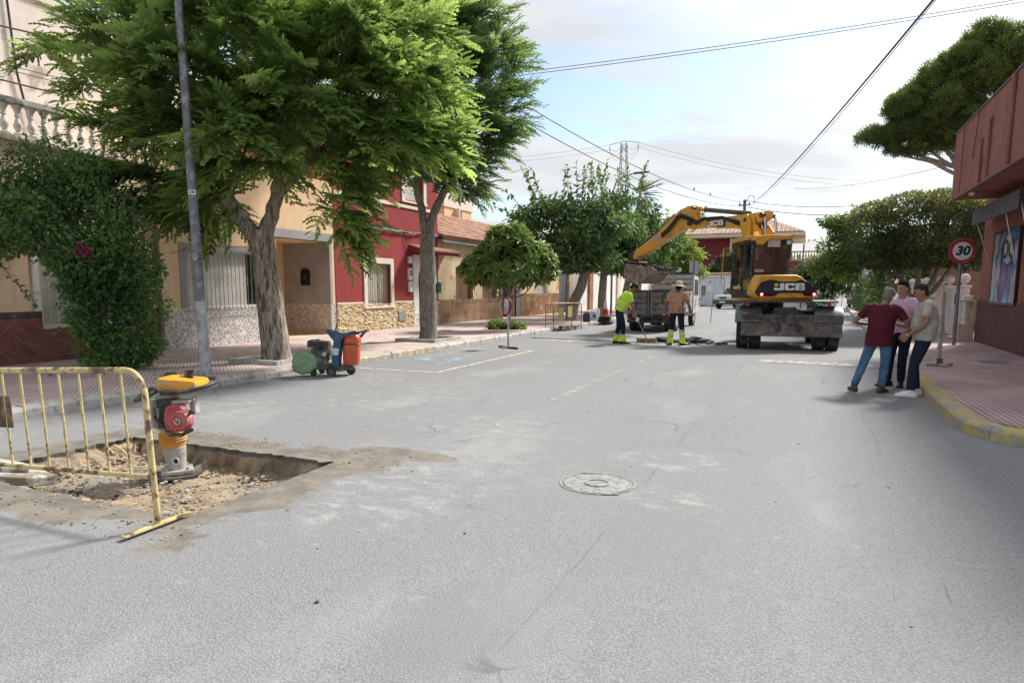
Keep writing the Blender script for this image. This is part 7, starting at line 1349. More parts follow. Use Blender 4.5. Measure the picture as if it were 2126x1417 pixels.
for k in range(5):
    o = MB().box((0, 0, 0), (.52, .52, .06)).build('rubber_base', pm('black_rubber', (.045, .028, .028), .8, var=.3), None, 0, .015, label=('lowest', 'second lowest', 'middle', 'second highest', 'topmost')[k]+' dark rubber base of the stack under the traffic cone', cat='rubber base', group='stack of bases under the cone'); o.location = (-8.30+rr.gauss(0, .04), 29.4+rr.gauss(0, .03), .045+.075*k); o.rotation_euler = (rr.gauss(0, .03), rr.gauss(0, .05), rr.gauss(0, .3))
# lamp post
GALV = pm('galvanised_pole', (.15, .16, .17), .5, .4, var=.3, vs=7, dirt=((.30, .305, .31), .35, 8)); GALVL = pm('pale_pole_paint', (.40, .40, .39), .6, .2, var=.2, vs=8, dirt=((.22, .21, .2), .35, 6))
lp = thing('lamp_post', 'grey galvanised lamp post with small number sticker', 'lamp post', (-9.32, 8.2, .15)); mb = MB(Matrix.Rotation(R(-1.2), 4, 'Y')); mb.cyl((0, 0, 1.25), (0, 0, 8.6), .082, 18, .05); mb.build('pole', GALV, lp); MB(Matrix.Rotation(R(-1.2), 4, 'Y')).cyl((0, 0, 0), (0, 0, 1.25), .092, 18, .085).build('pole_base', GALVL, lp)
MB().tube([(-.18, 0, 8.58), (.1, 0, 8.9), (1.0, 0, 9.1)], .035, 8).build('arm', GALV, lp); MB().box((1.3, 0, 9.1), (.6, .2, .1)).build('lamp_head', GALV, lp, 0, .02)
MB().lathe([(.15, .002), (.15, .02), (.001, .022)], n=16).build('base_plate', GALVL, lp)
for k in range(4): MB().prism([(.08, .02), (.17, .02), (.08, .12)], -.006, .006, None, Matrix.Rotation(k*1.5708+.4, 4, 'Z') @ XZ).build('gusset', GALVL, lp, 0)
stk = MB(Matrix.Rotation(R(-1.2), 4, 'Y') @ Matrix.Rotation(R(45), 4, 'Z')); stk.box((0, -.078, 3.03), (.115, .006, .075)); so_ = stk.build('number_sticker', WC, lp, 0)
textmesh('number', '230', .062, M_INK, Matrix.Rotation(R(-1.2), 4, 'Y') @ Matrix.Rotation(R(45), 4, 'Z') @ Matrix.Translation((0, -.082, 3.03)) @ Matrix.Rotation(R(90), 4, 'X'), so_, .001, 0, .002)
MB(Matrix.Rotation(R(45), 4, 'Z')).box((.02, -.09, 1.95), (.06, .01, .035)).build('black_tag', BLK, lp, 0)
lp2 = thing('lamp_post', 'distant curved arm street lamp above the mulberries', 'lamp post', (-10.4, 38, .15)); MB().tube([(0, 0, 0), (0, 0, 7.0), (.15, .05, 7.5), (.6, .2, 7.85), (1.0, .4, 7.95)], [.07, .05, .045, .04, .04], 8).build('pole', GALV, lp2); MB().box((1.45, .6, 8.02), (.9, .16, .10), (0, R(-6), R(24))).build('lamp_head', BLK, lp2, 0, .02)
# speed limit sign
SR_ = pm('sign_red', (.34, .025, .024), .5, var=.08, dirt=((.42, .10, .08), .15, 8)); SWH = pm('sign_white', (.66, .66, .65), .45, var=.05); SGR = pm('sign_back_grey', (.30, .31, .32), .5, .3, var=.1)
def disc(mb, r0, r1, y0, y1, c): mb.lathe([(r1, y0), (r1, y1), (r0, y1)] if r0 < .01 else [(r0, y0), (r1, y0), (r1, y1), (r0, y1)], c, 40, 'Y', cap=r0 < .01)
s30 = thing('speed_limit_sign', 'round red rimmed 30 speed limit sign on grey post', 'road sign', (3.60, 20.6, .15), R(10)); MB().cyl((0, 0, 0), (0, 0, 2.75), .042, 12).build('post', pm('sign_post_grey', (.16, .175, .18), .5, .3, var=.2), s30)
mb = MB(); mb.lathe([(.001, -.05), (.325, -.05), (.325, -.07), (.225, -.0745), (.001, -.0745)], (0, 0, 2.42), 40, 'Y', cap=False); dk = mb.build('disc', SR_, s30, 25); mb = MB(); mb.lathe([(.225, -.0735), (.225, -.078), (.001, -.078)], (0, 0, 2.42), 40, 'Y', cap=False); mb.build('face', SWH, dk, 25)
textmesh('numerals', '30', .315, M_INK, Matrix.Translation((0, -.0805, 2.42)) @ Matrix.Rotation(R(90), 4, 'X'), dk, .002, .18, .012)
for pts in ([(-.20, .02), (-.1, -.04), (.0, -.18)], [(-.05, -.04), (.07, .1), (.2, .12)], [(-.2, -.12), (-.08, -.05)]): MB().tube([(p[0], -.079, 2.42+p[1]) for p in pts], .004, 4).build('scratch', pm('scratch_grey', (.25, .24, .24), .6), dk)
# no-parking sign on a cross foot
npk = thing('no_parking_sign', 'portable round no parking sign with papers taped over it', 'road sign', (-7.36, 16.48, 0), R(-28)); npk.scale = (1, 1, 1)
MB().cyl((0, 0, .04), (-.035, .02, .92), .028, 10).build('post', GALVL, npk)
MB().box((0, 0, .03), (.82, .06, .05)).build('foot', pm('foot_black', (.06, .06, .062), .6), npk, 0, .008); MB().box((0, 0, .0301), (.06, .45, .05)).build('foot', pm('foot_grey', (.35, .35, .34), .6), npk, 0, .008)
MN = Matrix.Translation((-.04, .0, 1.15)) @ Matrix.Rotation(R(-4), 4, 'Z'); mb = MB(MN); mb.lathe([(.001, -.015), (.25, -.015), (.25, -.03), (.20, -.033), (.001, -.033)], (0, 0, 0), 36, 'Y', cap=False); nd = mb.build('disc', SR_, npk, 25)
mb = MB(MN); mb.lathe([(.202, -.0325), (.202, -.036), (.001, -.036)], (0, 0, 0), 36, 'Y', cap=False); mb.build('face', pm('sign_blue', (.03, .055, .22), .5), nd, 25); MB(MN).box((0, -.0375, 0), (.06, .003, .40), (0, R(-45), 0)).build('slash', SR_, nd, 0)
MB(MN).box((.02, -.041, .06), (.21, .003, .26), (0, R(4), 0)).build('paper', SWH, nd, 0); MB(MN).box((.0, -.0445, -.10), (.20, .003, .20), (0, R(-9), 0)).build('paper', pm('printed_paper', (.40, .40, .44), .8, var=.75, vs=26), nd, 0)
for k in range(5): MB(MN).box((.02, -.0435, .14-k*.035), (.13-.02*(k % 2), .002, .010)).build('paper_line', pm('print_grey', (.45, .45, .45), .8), nd, 0)
# portable stand behind the talking men
stn = thing('sign_stand', 'grey steel stand with cross foot on the pavement behind the talking men', 'sign stand', (2.36, 14.75, .15), R(24)); MB().box((0, 0, .72), (.07, .05, 1.35)).build('post', GALVL, stn, 0, .006); MB().box((0, 0, .035), (.52, .06, .05)).build('foot', GALVL, stn, 0, .008); MB().box((0, 0, .0351), (.06, .52, .05)).build('foot', GALVL, stn, 0, .008); MB().box((0, -.03, .10), (.09, .06, .10)).build('clamp', pm('rust_clamp', (.20, .08, .05), .7), stn, 0)
# back of a double sign near the truck, direction board, thin posts
sb = thing('traffic_sign', 'grey back of a square and a round sign on one post by the garage wall', 'road sign', (-5.0, 33, 0), R(8)); MB().cyl((0, 0, 0), (0, 0, 2.95), .04, 10).build('post', GALV, sb); MB().box((.0, .04, 2.62), (.42, .02, .62)).build('square_plate', SGR, sb, 0, .01)
mb = MB(); mb.lathe([(.001, .05), (.27, .05), (.27, .07), (.001, .07)], (.06, 0, 2.02), 28, 'Y', cap=False); mb.build('round_plate', SGR, sb, 25); mb = MB(); mb.lathe([(.001, .0), (.24, .0), (.24, .02), (.001, .02)], (.1, .1, 2.6), 28, 'Y', cap=False); mb.build('round_plate', SGR, sb, 25)
db = thing('direction_board', 'white bordered board facing away under the clipped tree', 'sign', (3.1, 40, 0)); MB().bb(-.45, .55, 0, .03, 2.15, 2.75).build('board', pm('board_pale', (.50, .53, .55), .5), db, 0); MB().cyl((-.3, .05, 0), (-.3, .05, 2.7), .03, 8).build('post', GALV, db); MB().cyl((.4, .05, 0), (.4, .05, 2.7), .03, 8).build('post', GALV, db)
for a, b, c, d in ((-.40, .50, 2.2, 2.215), (-.40, .50, 2.685, 2.70), (-.40, -.385, 2.215, 2.685), (.485, .5, 2.215, 2.685)): MB().bb(a, b, -.004, -.001, c, d).build('border', M_INK, db, 0)
MB().cyl((2.25, 52, 0), (2.3, 52, 1.2), .02, 6).build('thin_post', GALV, None, label='thin post at the pavement edge near the white van', cat='post')
MB().cyl((-4.15, 33, 0), (-4.05, 33, 1.3), .018, 6).build('thin_post', GALV, None, label='thin leaning post before the garage door', cat='post')
# parked vehicles far down the street
def vehicle(name, lab, cat, loc, rz, body, cabin, w_, mats, wheels, r):
    v = thing(name, lab, cat, loc, rz); YZ = Matrix(((0, 0, 1, 0), (1, 0, 0, 0), (0, 1, 0, 0), (0, 0, 0, 1)))
    MB().prism(body, -w_/2, w_/2, None, YZ).build('body', mats[0], v, 0, .06); c = MB().prism(cabin, -w_/2+.1, w_/2-.1, None, YZ).build('cabin', mats[1], v, 0, .06); return v, YZ
CARW = pm('pale_car_paint', (.50, .54, .55), .3, var=.05, coat=.5); CARD = pm('dark_green_plastic', (.03, .04, .04), .4)
v, YZ = vehicle('pickup_car', 'pale off-road car with dark lower body parked by the garage wall', 'car', (-5.35, 58.6, 0), R(-24), [(-2.1, .65), (-2.1, 1.0), (-1.95, 1.12), (-.75, 1.18), (2.0, 1.18), (2.05, .65)], [(-.95, 1.15), (-.25, 1.72), (1.75, 1.75), (1.95, 1.15)], 1.75, (CARW, CARW), None, .36)
MB().prism([(-2.16, .38), (-2.16, .74), (2.12, .74), (2.12, .38)], -.89, .89, None, YZ).build('lower_body', CARD, v, 0, .05)
MB().prism([(-.88, 1.2), (-.27, 1.67), (-.2, 1.67), (-.8, 1.2)], -.70, .70, None, Matrix.Translation((0, -.05, .02)) @ YZ).build('windscreen', M_DARK, v, 0)
for s in (-1, 1): MB().prism([(-.55, 1.22), (-.15, 1.62), (1.6, 1.65), (1.75, 1.22)], s*.77, s*.79, None, YZ).build('side_window', M_DARK, v, 0); MB().ell((s*.62, -2.08, .92), (.2, .08, .11), 10, 6).build('headlight', pm('headlight_glass', (.6, .62, .62), .15), v)
MB().box((0, -2.13, .90), (.62, .04, .16)).build('grille', BLK, v, 0, .02); MB().box((0, -2.185, .56), (.5, .02, .12)).build('number_plate', WC, v, 0)
for x in (-.78, .78):
    for y in (-1.35, 1.35): wheel(v, Matrix.Identity(4), x, y, .36, .22, GREYP)
v, YZ = vehicle('van', 'white van half hidden behind the hedge at the end of the street', 'van', (4.2, 60.5, 0), R(4), [(-2.2, .75), (-2.2, 1.15), (-1.2, 1.3), (2.4, 1.3), (2.4, .75)], [(-1.25, 1.28), (-.7, 1.95), (2.3, 2.0), (2.4, 1.28)], 1.8, (CARW, WHT), None, .36)
MB().prism([(-2.25, .35), (-2.25, .80), (2.42, .80), (2.42, .35)], -.91, .91, None, YZ).build('lower_body', BLK, v, 0, .05); MB().prism([(-1.18, 1.32), (-.72, 1.88), (-.66, 1.88), (-1.1, 1.32)], -.72, .72, None, Matrix.Translation((0, -.05, .02)) @ YZ).build('windscreen', M_DARK, v, 0)
for s in (-1, 1): MB().box((s*.98, -1.0, 1.4), (.16, .1, .22)).build('mirror', BLK, v, 0, .02)
for x in (-.8, .8):
    for y in (-1.4, 1.5): wheel(v, Matrix.Identity(4), x, y, .35, .22, GREYP)
# poles, pylon and wires
WOODP = pm('grey_pole', (.16, .155, .15), .9, var=.2)
up = thing('utility_pole', 'concrete utility pole with insulators behind the excavator boom', 'utility pole', (-4.5, 55, 0)); MB().cyl((0, 0, 0), (-.2, 0, 8.4), .16, 10, .11).build('pole', WOODP, up); MB().box((-.2, 0, 8.0), (.9, .08, .08)).build('crossarm', WOODP, up, 0); MB().tube([(-.1, 0, 8.2), (.15, 0, 8.7), (.45, 0, 8.6), (.5, 0, 8.2)], .03, 6).build('cable_loop', M_CABLE, up)
for x in (-.55, -.2, .15): MB().lathe([(.03, 0), (.06, .04), (.05, .12), (.02, .16)], (x, 0, 8.04), 8).build('insulator', M_DARK, up)
MB().cyl((-.42, 61, 0), (-.40, 61, 5.3), .06, 8).build('thin_pole', WOODP, None, label='bare thin pole to the right of the villa', cat='pole')
py_ = thing('lattice_pylon', 'steel lattice pylon rising over the mulberries', 'pylon', (-38.8, 150, 0)); Hh = 33.8
legs = [[(sx*(1.5-.95*z/Hh), sy*(1.5-.95*z/Hh), z) for z in np.linspace(0, Hh, 15)] for sx, sy in ((-1, -1), (1, -1), (1, 1), (-1, 1))]
for l in legs: MB().tube([tuple(p) for p in l], .07, 4).build('leg', WOODP, py_)
brm = MB()
for i in range(14):
    for k in range(4): a, b = legs[k], legs[(k+1) % 4]; brm.tube([a[i], b[i+1]], .035, 3); brm.tube([b[i], a[i+1]], .035, 3)
brm.build('bracing', WOODP, py_, 0, kind='stuff')
for z in (34.2, 32.4): MB().tube([(-3.3 if z > 33 else -.8, 0, z-.6), (0, 0, z), (3.3 if z > 33 else .8, 0, z-.6)], .06, 4).build('crossarm', WOODP, py_)
for s in (-1, 1):
    for j in range(3): MB().tube([(s*.7, 0, 33-j*1.0), (s*1.7, 0, 32.1-j*1.0), (s*3.1, 0, 32.6-j*.6), (s*3.3, 0, 33.4-j*.2)], .03, 4).build('jumper_wire', M_CABLE, py_)
def wire(lab, a, b, s_, r, grp='overhead wires', n=20): return MB().tube([tuple(p) for p in sag(a, b, s_, n)], r, 5).build('overhead_wire', M_CABLE, None, 60, label=lab, cat='wire', group=grp)
for k in range(2): wire(('upper' if k else 'lower')+' strand of the double wire crossing the sky from the trees to the pine', (-10.0, 21.6, 8.75+.10*k), (6.6, 26.3, 10.42+.10*k), .12, .011)
wire('long wire climbing from the utility pole over the speed sign corner', (-4.2, 55, 8.0), (2.05, 12.4, 6.62), .32, .022)
wire('lighter strand beside the long climbing wire', (-4.2, 55, 7.9), (2.05, 12.4, 6.58), .42, .008)
wire('upper wire sloping from the feathery trees down to the utility pole', (-10.2, 22, 8.55), (-4.7, 55, 8.2), .75, .022); wire('lower wire sloping from the feathery trees down to the utility pole', (-10.2, 22, 7.95), (-4.7, 55, 7.9), .85, .022)
wire('short wire from the pole to the right hand trees', (-4.5, 55, 8.3), (3.5, 47, 6.75), .3, .022); wire('thick wire below it from the pole to the hedge', (-4.5, 55, 7.85), (5.6, 45, 6.1), .45, .025)
wire('faint wire between pole and pine', (-1.3, 60, 9.7), (6.5, 40, 7.8), .35, .012)
for k, (z, lab) in enumerate(((32.6, 'upper'), (31.6, 'lower'))): wire(lab+' faint line running left from the pylon', (-75, 150, z), (-42, 150, z+1.0), .3, .024, 'pylon lines'); wire(lab+' faint line running right from the pylon', (-35.5, 150, z+1.0), (10, 165, z-8), 1.5, .024, 'pylon lines')
for k, (za, zb, lab) in enumerate(((7.2, 8.2, 'topmost'), (6.62, 7.0, 'thin middle'), (6.52, 6.9, 'thin lower'), (6.3, 6.6, 'thick lowest'))): wire(lab+' cable strung across the pale upper wall', (-15.9, 7.0, za-.25), (-16.2, 14.5, zb-.25), .12, .022 if k in (0, 3) else .010, 'cables before the pale upper wall')
for k, (p0, p1) in enumerate((((-12.3, 70, 5.9), (-5.0, 62, 4.6)), ((-12.3, 70, 5.5), (-5.0, 62, 4.3)))): wire(('higher' if k == 0 else 'lower')+' pale wire before the villa wall', p0, p1, .5, .022, 'wires before the villa')
for k, t in enumerate((.64, .74)):
    a, b = Vector((-10.2, 22, 8.55)), Vector((-4.7, 55, 8.2)); p = a.lerp(b, t)-Vector((0, 0, .75*4*t*(1-t))); mb = MB(); mb.ell((0, 0, .09), (.05, .1, .06), 8, 6, (.5, 0, 0)); mb.ell((0, .08, .16), .035, 6, 5); mb.box((0, -.14, .04), (.03, .16, .015), (.5, 0, 0)); o = mb.build('bird', M_DARK, None, label=('left' if k == 0 else 'right')+' one of two small birds perched on the sloping wire', cat='bird', group='birds on the wire'); o.location = p

# ---------------------------------------------------------------- people
SKIN = pm('skin', (.40, .22, .145), .55, var=.08); SKIND = pm('tanned_skin', (.25, .125, .08), .55, var=.08)
def cloth(name, col, var=.14, fold=.35, dirt=None): return pm(name, col, .85, var=var, vs=7, bump=fold, bs=11, dirt=dirt, spec=.2)
def solid(name, mb, mat, parent, vox, smooth=4, fac=.5):
    o = mb.build(name, mat, parent, 0); r = o.modifiers.new('join', 'REMESH'); r.mode = 'VOXEL'; r.voxel_size = vox; r.use_smooth_shade = True
    s = o.modifiers.new('soft', 'SMOOTH'); s.iterations = smooth; s.factor = fac; return o
def wrinkle(o, size=.07, st=.022):
    t = bpy.data.textures.new('folds', 'CLOUDS'); t.noise_scale = size; d = o.modifiers.new('folds', 'DISPLACE'); d.texture = t; d.strength = st; d.mid_level = .5; d.texture_coords = 'GLOBAL'
def V3(*a): return Vector(a)
def rings_limb(mb, pts, rads, n=12, flat=1.):
    """tapered limb through joints with rounded in-between sections"""
    P = [Vector(p) for p in pts]; out, rr = [], []
    for i in range(len(P)-1):
        p0, p1, p2, p3 = P[max(0, i-1)], P[i], P[i+1], P[min(len(P)-1, i+2)]
        for t in (0, .25, .5, .75):
            q = p1.lerp(p2, t); c = .5*((2*p1)+(p2-p0)*t+(2*p0-5*p1+4*p2-p3)*t*t+(3*p1-p0-3*p2+p3)*t**3); out.append(q.lerp(c, .45)); rr.append(rads[i]+(rads[i+1]-rads[i])*t)
    out.append(P[-1]); rr.append(rads[-1]); mb.tube(out, rr, n, True, None, False, 1., flat)
def torso(mb, hipc, chest, neck, side_h, side_s, grow=0., bottom=-.06, belly=.0, wide=1.):
    """stack of ellipses from the hips to the neck"""
    hipc, chest, neck = Vector(hipc), Vector(chest), Vector(neck); rings = []
    rows = [(bottom, .168, .118), (0., .172, .122), (.22, .160, .115+belly*.7), (.45, .158, .112+belly), (.70, .180, .122+belly*.4), (.88, .192, .118), (1.0, .175, .098), (1.08, .10, .075)]
    for t, a, b in rows:
        c = hipc.lerp(chest, t) if t <= 1 else chest.lerp(neck, (t-1)/.08*.6); s = side_h.lerp(side_s, max(0, min(1, t))).normalized(); up = (chest-hipc).normalized(); f = up.cross(s).normalized()
        rings.append([c+s*((a*wide+grow)*math.copysign(abs(math.cos(q))**.85, math.cos(q)))+f*((b+grow)*math.sin(q)) for q in [2*math.pi*k/20 for k in range(20)]])
    mb.loft(rings)
def person(label, loc, rz, J, skin=SKIN, shirt=None, trousers=None, shoes=None, hair=None, sleeve=.55, sc=1., belly=0., shirt_drop=-.10, hairk=1., longp=True, ghost=None, wide=1., gloves=None):
    p = thing('person', label, 'person', loc, rz); p.scale = (sc,)*3
    j = dict(hipc=V3(0, 0, .94), chest=V3(0, 0, 1.42), neck=V3(0, .01, 1.50), head=V3(0, .03, 1.635), face=V3(0, 1, 0)); j.update({k: Vector(v) for k, v in J.items()})
    sh = (j['shR']-j['shL']).normalized(); hp = (j['hipR']-j['hipL']).normalized(); b = MB()
    torso(b, j['hipc'], j['chest'], j['neck'], hp, sh, -.012, belly=belly, wide=wide)
    b.tube([j['chest'], j['neck'], j['head']-V3(0, 0, .05)], [.075, .06, .055], 12)
    up = (j['head']-j['neck']).normalized(); f = (j['face']-up*j['face'].dot(up)).normalized(); s = f.cross(up).normalized(); H_ = j['head']
    def hp_(x, y, z): return H_+s*x+f*y+up*z
    hr = []
    for z, a, by, fy in ((-.125, .028, .0, .072), (-.105, .048, .03, .086), (-.07, .060, .055, .090), (-.03, .068, .082, .090), (.02, .074, .095, .094), (.06, .074, .096, .093), (.095, .062, .082, .074), (.118, .036, .048, .04), (.125, .01, .012, .01)):
        hr.append([hp_(a*math.cos(q), (fy if math.sin(q) > 0 else by)*math.sin(q), z) for q in [2*math.pi*k/16 for k in range(16)]])
    b.loft(hr); b.loft([[hp_(x, y, z) for x, y in ((-w_, .085), (w_, .085), (w_*.6, .085+d), (-w_*.6, .085+d))] for z, w_, d in ((.022, .008, .006), (-.012, .013, .024), (-.030, .017, .028), (-.040, .012, .008))])
    for e in (-1, 1): b.ell(hp_(e*.076, -.005, -.008), (.012, .02, .032), 8, 6)
    for e, nm in ((-1, 'L'), (1, 'R')):
        S_, E_, W_ = j['sh'+nm], j['el'+nm], j['wr'+nm]; rings_limb(b, [S_, E_, W_], [.048, .040, .027], 12)
        d = j.get('hand'+nm, (W_-E_).normalized()).normalized(); c = W_; pn_ = j.get('palm'+nm, V3(-e, 0, 0)); w2 = d.cross(pn_).normalized(); pn_ = w2.cross(d).normalized(); cu = j.get('curl'+nm, V3(.6, 0, 0)).x
        b.loft([[c+d*t+w2*(wd*a)+pn_*(th_*q) for a, q in ((-1, -.6), (-.6, -1), (.6, -1), (1, -.6), (1, .6), (.6, 1), (-.6, 1), (-1, .6))] for t, wd, th_ in ((-.01, .026, .02), (.03, .038, .016), (.085, .042, .014))])
        for k in range(4):
            o_ = c+d*.08+w2*(-.032+.0215*k); L = (.062, .075, .07, .055)[k]; pts = [o_]; dd = d
            for q in range(3): dd = (dd*math.cos(cu*.9)+pn_*math.sin(cu*.9)) if q else dd; dd.normalize(); pts.append(pts[-1]+dd*L*(.42, .33, .25)[q])
            b.tube(pts, [.0095, .009, .0085, .007], 6)
        b.tube([c+d*.025-w2*.03, c+d*.06-w2*.055+pn_*.012, c+d*.09-w2*.056+pn_*.03], [.013, .011, .008], 6)
        H2, K_, A_ = j['hip'+nm], j['kn'+nm], j['an'+nm]; rings_limb(b, [H2, K_, A_], [.078, .052, .036], 12)
    bo_ = solid('body', b, skin, p, .0085, 3, .4)
    # clothes
    t = MB(); torso(t, j['hipc'], j['chest'], j['neck'], hp, sh, .026, shirt_drop/.48, belly, wide)
    for nm in 'LR':
        S_, E_ = j['sh'+nm], j['el'+nm]; inn = j['chest'].lerp(S_, .45)
        if sleeve > 1: W_ = j['wr'+nm]; rings_limb(t, [inn, S_, E_, E_.lerp(W_, sleeve-1)], [.085, .071, .058, .047], 12)
        else: rings_limb(t, [inn, S_, S_.lerp(E_, sleeve)], [.088, .074, .066], 12)
    so_ = solid('shirt', t, shirt, p, .0125, 5, .5); wrinkle(so_)
    t = MB(); torso(t, j['hipc']-V3(0, 0, .0), j['hipc'].lerp(j['chest'], .25), j['hipc'].lerp(j['chest'], .27), hp, hp, -.004, -.4, belly*.4, wide)
    for e, nm in ((-1, 'L'), (1, 'R')): rings_limb(t, [j['hipc'].lerp(j['hip'+nm], .9)+V3(0, 0, .06), j['hip'+nm]-V3(0, 0, .06), j['kn'+nm], j['an'+nm]+V3(0, 0, .02)], [.088, .098, .073, .060 if longp else .056], 14)
    to = solid('trousers', t, trousers, p, .0125, 5, .5); wrinkle(to, .08, .016)
    for e, nm in ((-1, 'L'), (1, 'R')):
        A_ = j['an'+nm]; td = j.get('toe'+nm, V3(e*.2, 1, 0)).copy(); td.z = 0; td.normalize(); sd = V3(td.y, -td.x, 0); z0 = A_.z-.085; m = MB()
        prof = [(-.095, .024, .03), (-.085, .034, .075), (-.04, .042, .10), (.02, .044, .095), (.08, .047, .07), (.14, .050, .055), (.19, .042, .045), (.215, .02, .03)]
        m.loft([[V3(A_.x, A_.y, z0)+td*y+sd*(wd*a)+V3(0, 0, h*q) for a, q in ((-1, 0.02), (1, 0.02), (1.02, .35), (.8, .8), (.35, 1), (-.35, 1), (-.8, .8), (-1.02, .35))] for y, wd, h in prof]); m.tube([V3(A_.x, A_.y, z0+.07), V3(A_.x, A_.y, z0+.12)], [.05, .047], 12)
        sho = m.build('shoe', shoes[0], p, 50); m = MB(); m.loft([[V3(A_.x, A_.y, z0)+td*y+sd*(wd*1.06*a)+V3(0, 0, q) for a, q in ((-1, 0), (1, 0), (1, .02), (-1, .02))] for y, wd, h in prof]); m.build('sole', shoes[1], sho, 0)
    if hair:
        m = MB(); rg = []
        for z, a, by, fy in ((-.085, .045, .078, -.02), (-.05, .066, .094, -.03), (0., .077, .104, -.02), (.04, .081, .108, .02), (.075, .082, .108, .090), (.105, .066, .090, .082), (.128, .040, .055, .046), (.138, .012, .014, .012)):
            rg.append([hp_(a*hairk*math.cos(q), (fy if math.sin(q) > 0 else by*hairk)*math.sin(q) if fy > 0 or math.sin(q) < 0 else fy*math.sin(q), z) for q in [2*math.pi*k/18 for k in range(18)]])
        m.loft(rg); ho = m.build('hair', hair, p, 60); t_ = bpy.data.textures.new('tufts', 'CLOUDS'); t_.noise_scale = .02; sub = ho.modifiers.new('sub', 'SUBSURF'); sub.levels = sub.render_levels = 2; dd_ = ho.modifiers.new('tufts', 'DISPLACE'); dd_.texture = t_; dd_.strength = .012; dd_.texture_coords = 'GLOBAL'
    for e in (-1, 1):
        m = MB(); m.ell(hp_(e*.032, .083, .012), (.013, .008, .008), 8, 6); m.build('eye', pm('eye_white', (.5, .48, .45), .3), p); m = MB(); m.ell(hp_(e*.032, .0905, .012), .0055, 6, 5); m.build('iris', M_INK, p)
        MB().tube([hp_(e*.016, .094, .030), hp_(e*.033, .094, .036), hp_(e*.052, .084, .030)], .0055, 6).build('eyebrow', hair or M_INK, p)
    MB().tube([hp_(-.024, .086, -.066), hp_(0, .094, -.064), hp_(.024, .086, -.066)], .0062, 6).build('mouth', pm('lips', (.28, .11, .09), .5), p)
    p['_'] = 0; del p['_']
    return p, j, hp_
NAVY = cloth('navy_trousers', (.014, .018, .036)); DARKB = cloth('blue_black_trousers', (.010, .012, .024)); JEAN = pm('washed_jeans', (.055, .12, .21), .85, var=.55, vs=4.5, bump=.4, bs=13, stretch=(1, 1, .8)); SHBR = pm('brown_shoe', (.055, .042, .036), .6); SHBK = pm('black_shoe', (.012, .012, .014), .35); SHW = pm('white_sneaker', (.72, .71, .70), .5); SOLEW = pm('pale_sole', (.62, .61, .6), .6); SOLEK = pm('dark_sole', (.03, .028, .026), .7)
HGREY = pm('grey_hair', (.17, .16, .15), .95, spec=.05, var=.3, vs=60); HBLK = pm('black_hair', (.012, .010, .009), .95, spec=.04, var=.3, vs=60); HDK = pm('salt_dark_hair', (.035, .032, .028), .95, spec=.05, var=.4, vs=60)
person('grey haired person seen from behind in maroon T-shirt and faded blue jeans', (1.08, 11.72, 0), R(-14), dict(hipc=(-.01, 0, .92), hipL=(-.11, 0, .90), hipR=(.09, 0, .90), knL=(-.22, .05, .50), anL=(-.33, -.04, .09), knR=(.09, .05, .49), anR=(.06, .0, .09), toeL=(-.55, 1, 0), toeR=(.25, 1, 0), chest=(.02, .02, 1.39), neck=(.03, .05, 1.47), head=(.06, .09, 1.585), face=(.35, 1, -.12), shL=(-.20, .03, 1.38), shR=(.225, .03, 1.37), elL=(-.40, .04, 1.15), wrL=(-.24, .25, 1.11), elR=(.39, .06, 1.10), wrR=(.17, .29, 1.12), palmL=(0, -.3, -1), palmR=(0, -.3, -1)), SKIND, cloth('maroon_shirt', (.085, .010, .022)), JEAN, (SHBR, SOLEK), HGREY, .62, .945, .045, -.16, 1., True, None, 1.08)
pk, jp, hpp = person('dark haired person in pink shirt with arms folded, facing the other two', (1.44, 12.55, 0), R(158), dict(hipL=(-.09, 0, .92), hipR=(.09, 0, .92), knL=(-.07, .03, .50), anL=(-.06, 0, .09), knR=(.12, .03, .50), anR=(.14, .02, .09), toeL=(-.2, 1, 0), toeR=(.75, 1, 0), chest=(0, .01, 1.43), head=(.0, .05, 1.65), face=(.28, 1, -.30), shL=(-.215, .01, 1.42), shR=(.215, .01, 1.42), elL=(-.30, .10, 1.16), wrL=(-.05, .24, 1.20), elR=(.30, .10, 1.16), wrR=(.06, .26, 1.14), palmL=(0, -1, 0), palmR=(0, -1, 0)), SKIN, cloth('pink_shirt', (.58, .36, .50), .08), DARKB, (SHBK, SOLEK), HBLK, 1.15, .975, .03, -.02)
for e in (-1, 1): MB().loft([[(e*.10, .02, 1.465), (e*.05, .10, 1.445), (e*.05, .105, 1.46), (e*.095, .015, 1.50)], [(e*.075, -.01, 1.53), (e*.015, .115, 1.40), (e*.02, .125, 1.41), (e*.07, -.01, 1.545)]]).build('collar', MATS['pink_shirt'], pk, 0)
gp_, jg, hg_ = person('short haired person in grey beige T-shirt, navy trousers and white sneakers', (1.62, 11.48, 0), R(90), dict(hipc=(0, 0, .93), hipL=(-.085, 0, .91), hipR=(.085, 0, .91), knL=(-.09, .11, .50), anL=(-.10, .13, .09), knR=(.11, .08, .50), anR=(.14, .03, .09), toeL=(.05, 1, 0), toeR=(.1, 1, 0), chest=(0, -.02, 1.42), neck=(0, .02, 1.49), head=(.0, .07, 1.61), face=(-.10, 1, -.05), shL=(-.205, -.01, 1.41), shR=(.205, -.01, 1.41), elL=(-.26, .03, 1.13), wrL=(-.12, .22, .96), elR=(.27, .08, 1.12), wrR=(.13, .23, .98), handL=(.3, .5, -.8), handR=(-.3, .5, -.8)), SKIND, cloth('greige_shirt', (.36, .325, .28), .22), NAVY, (SHW, SOLEW), HDK, .60, .965, .05, -.05)
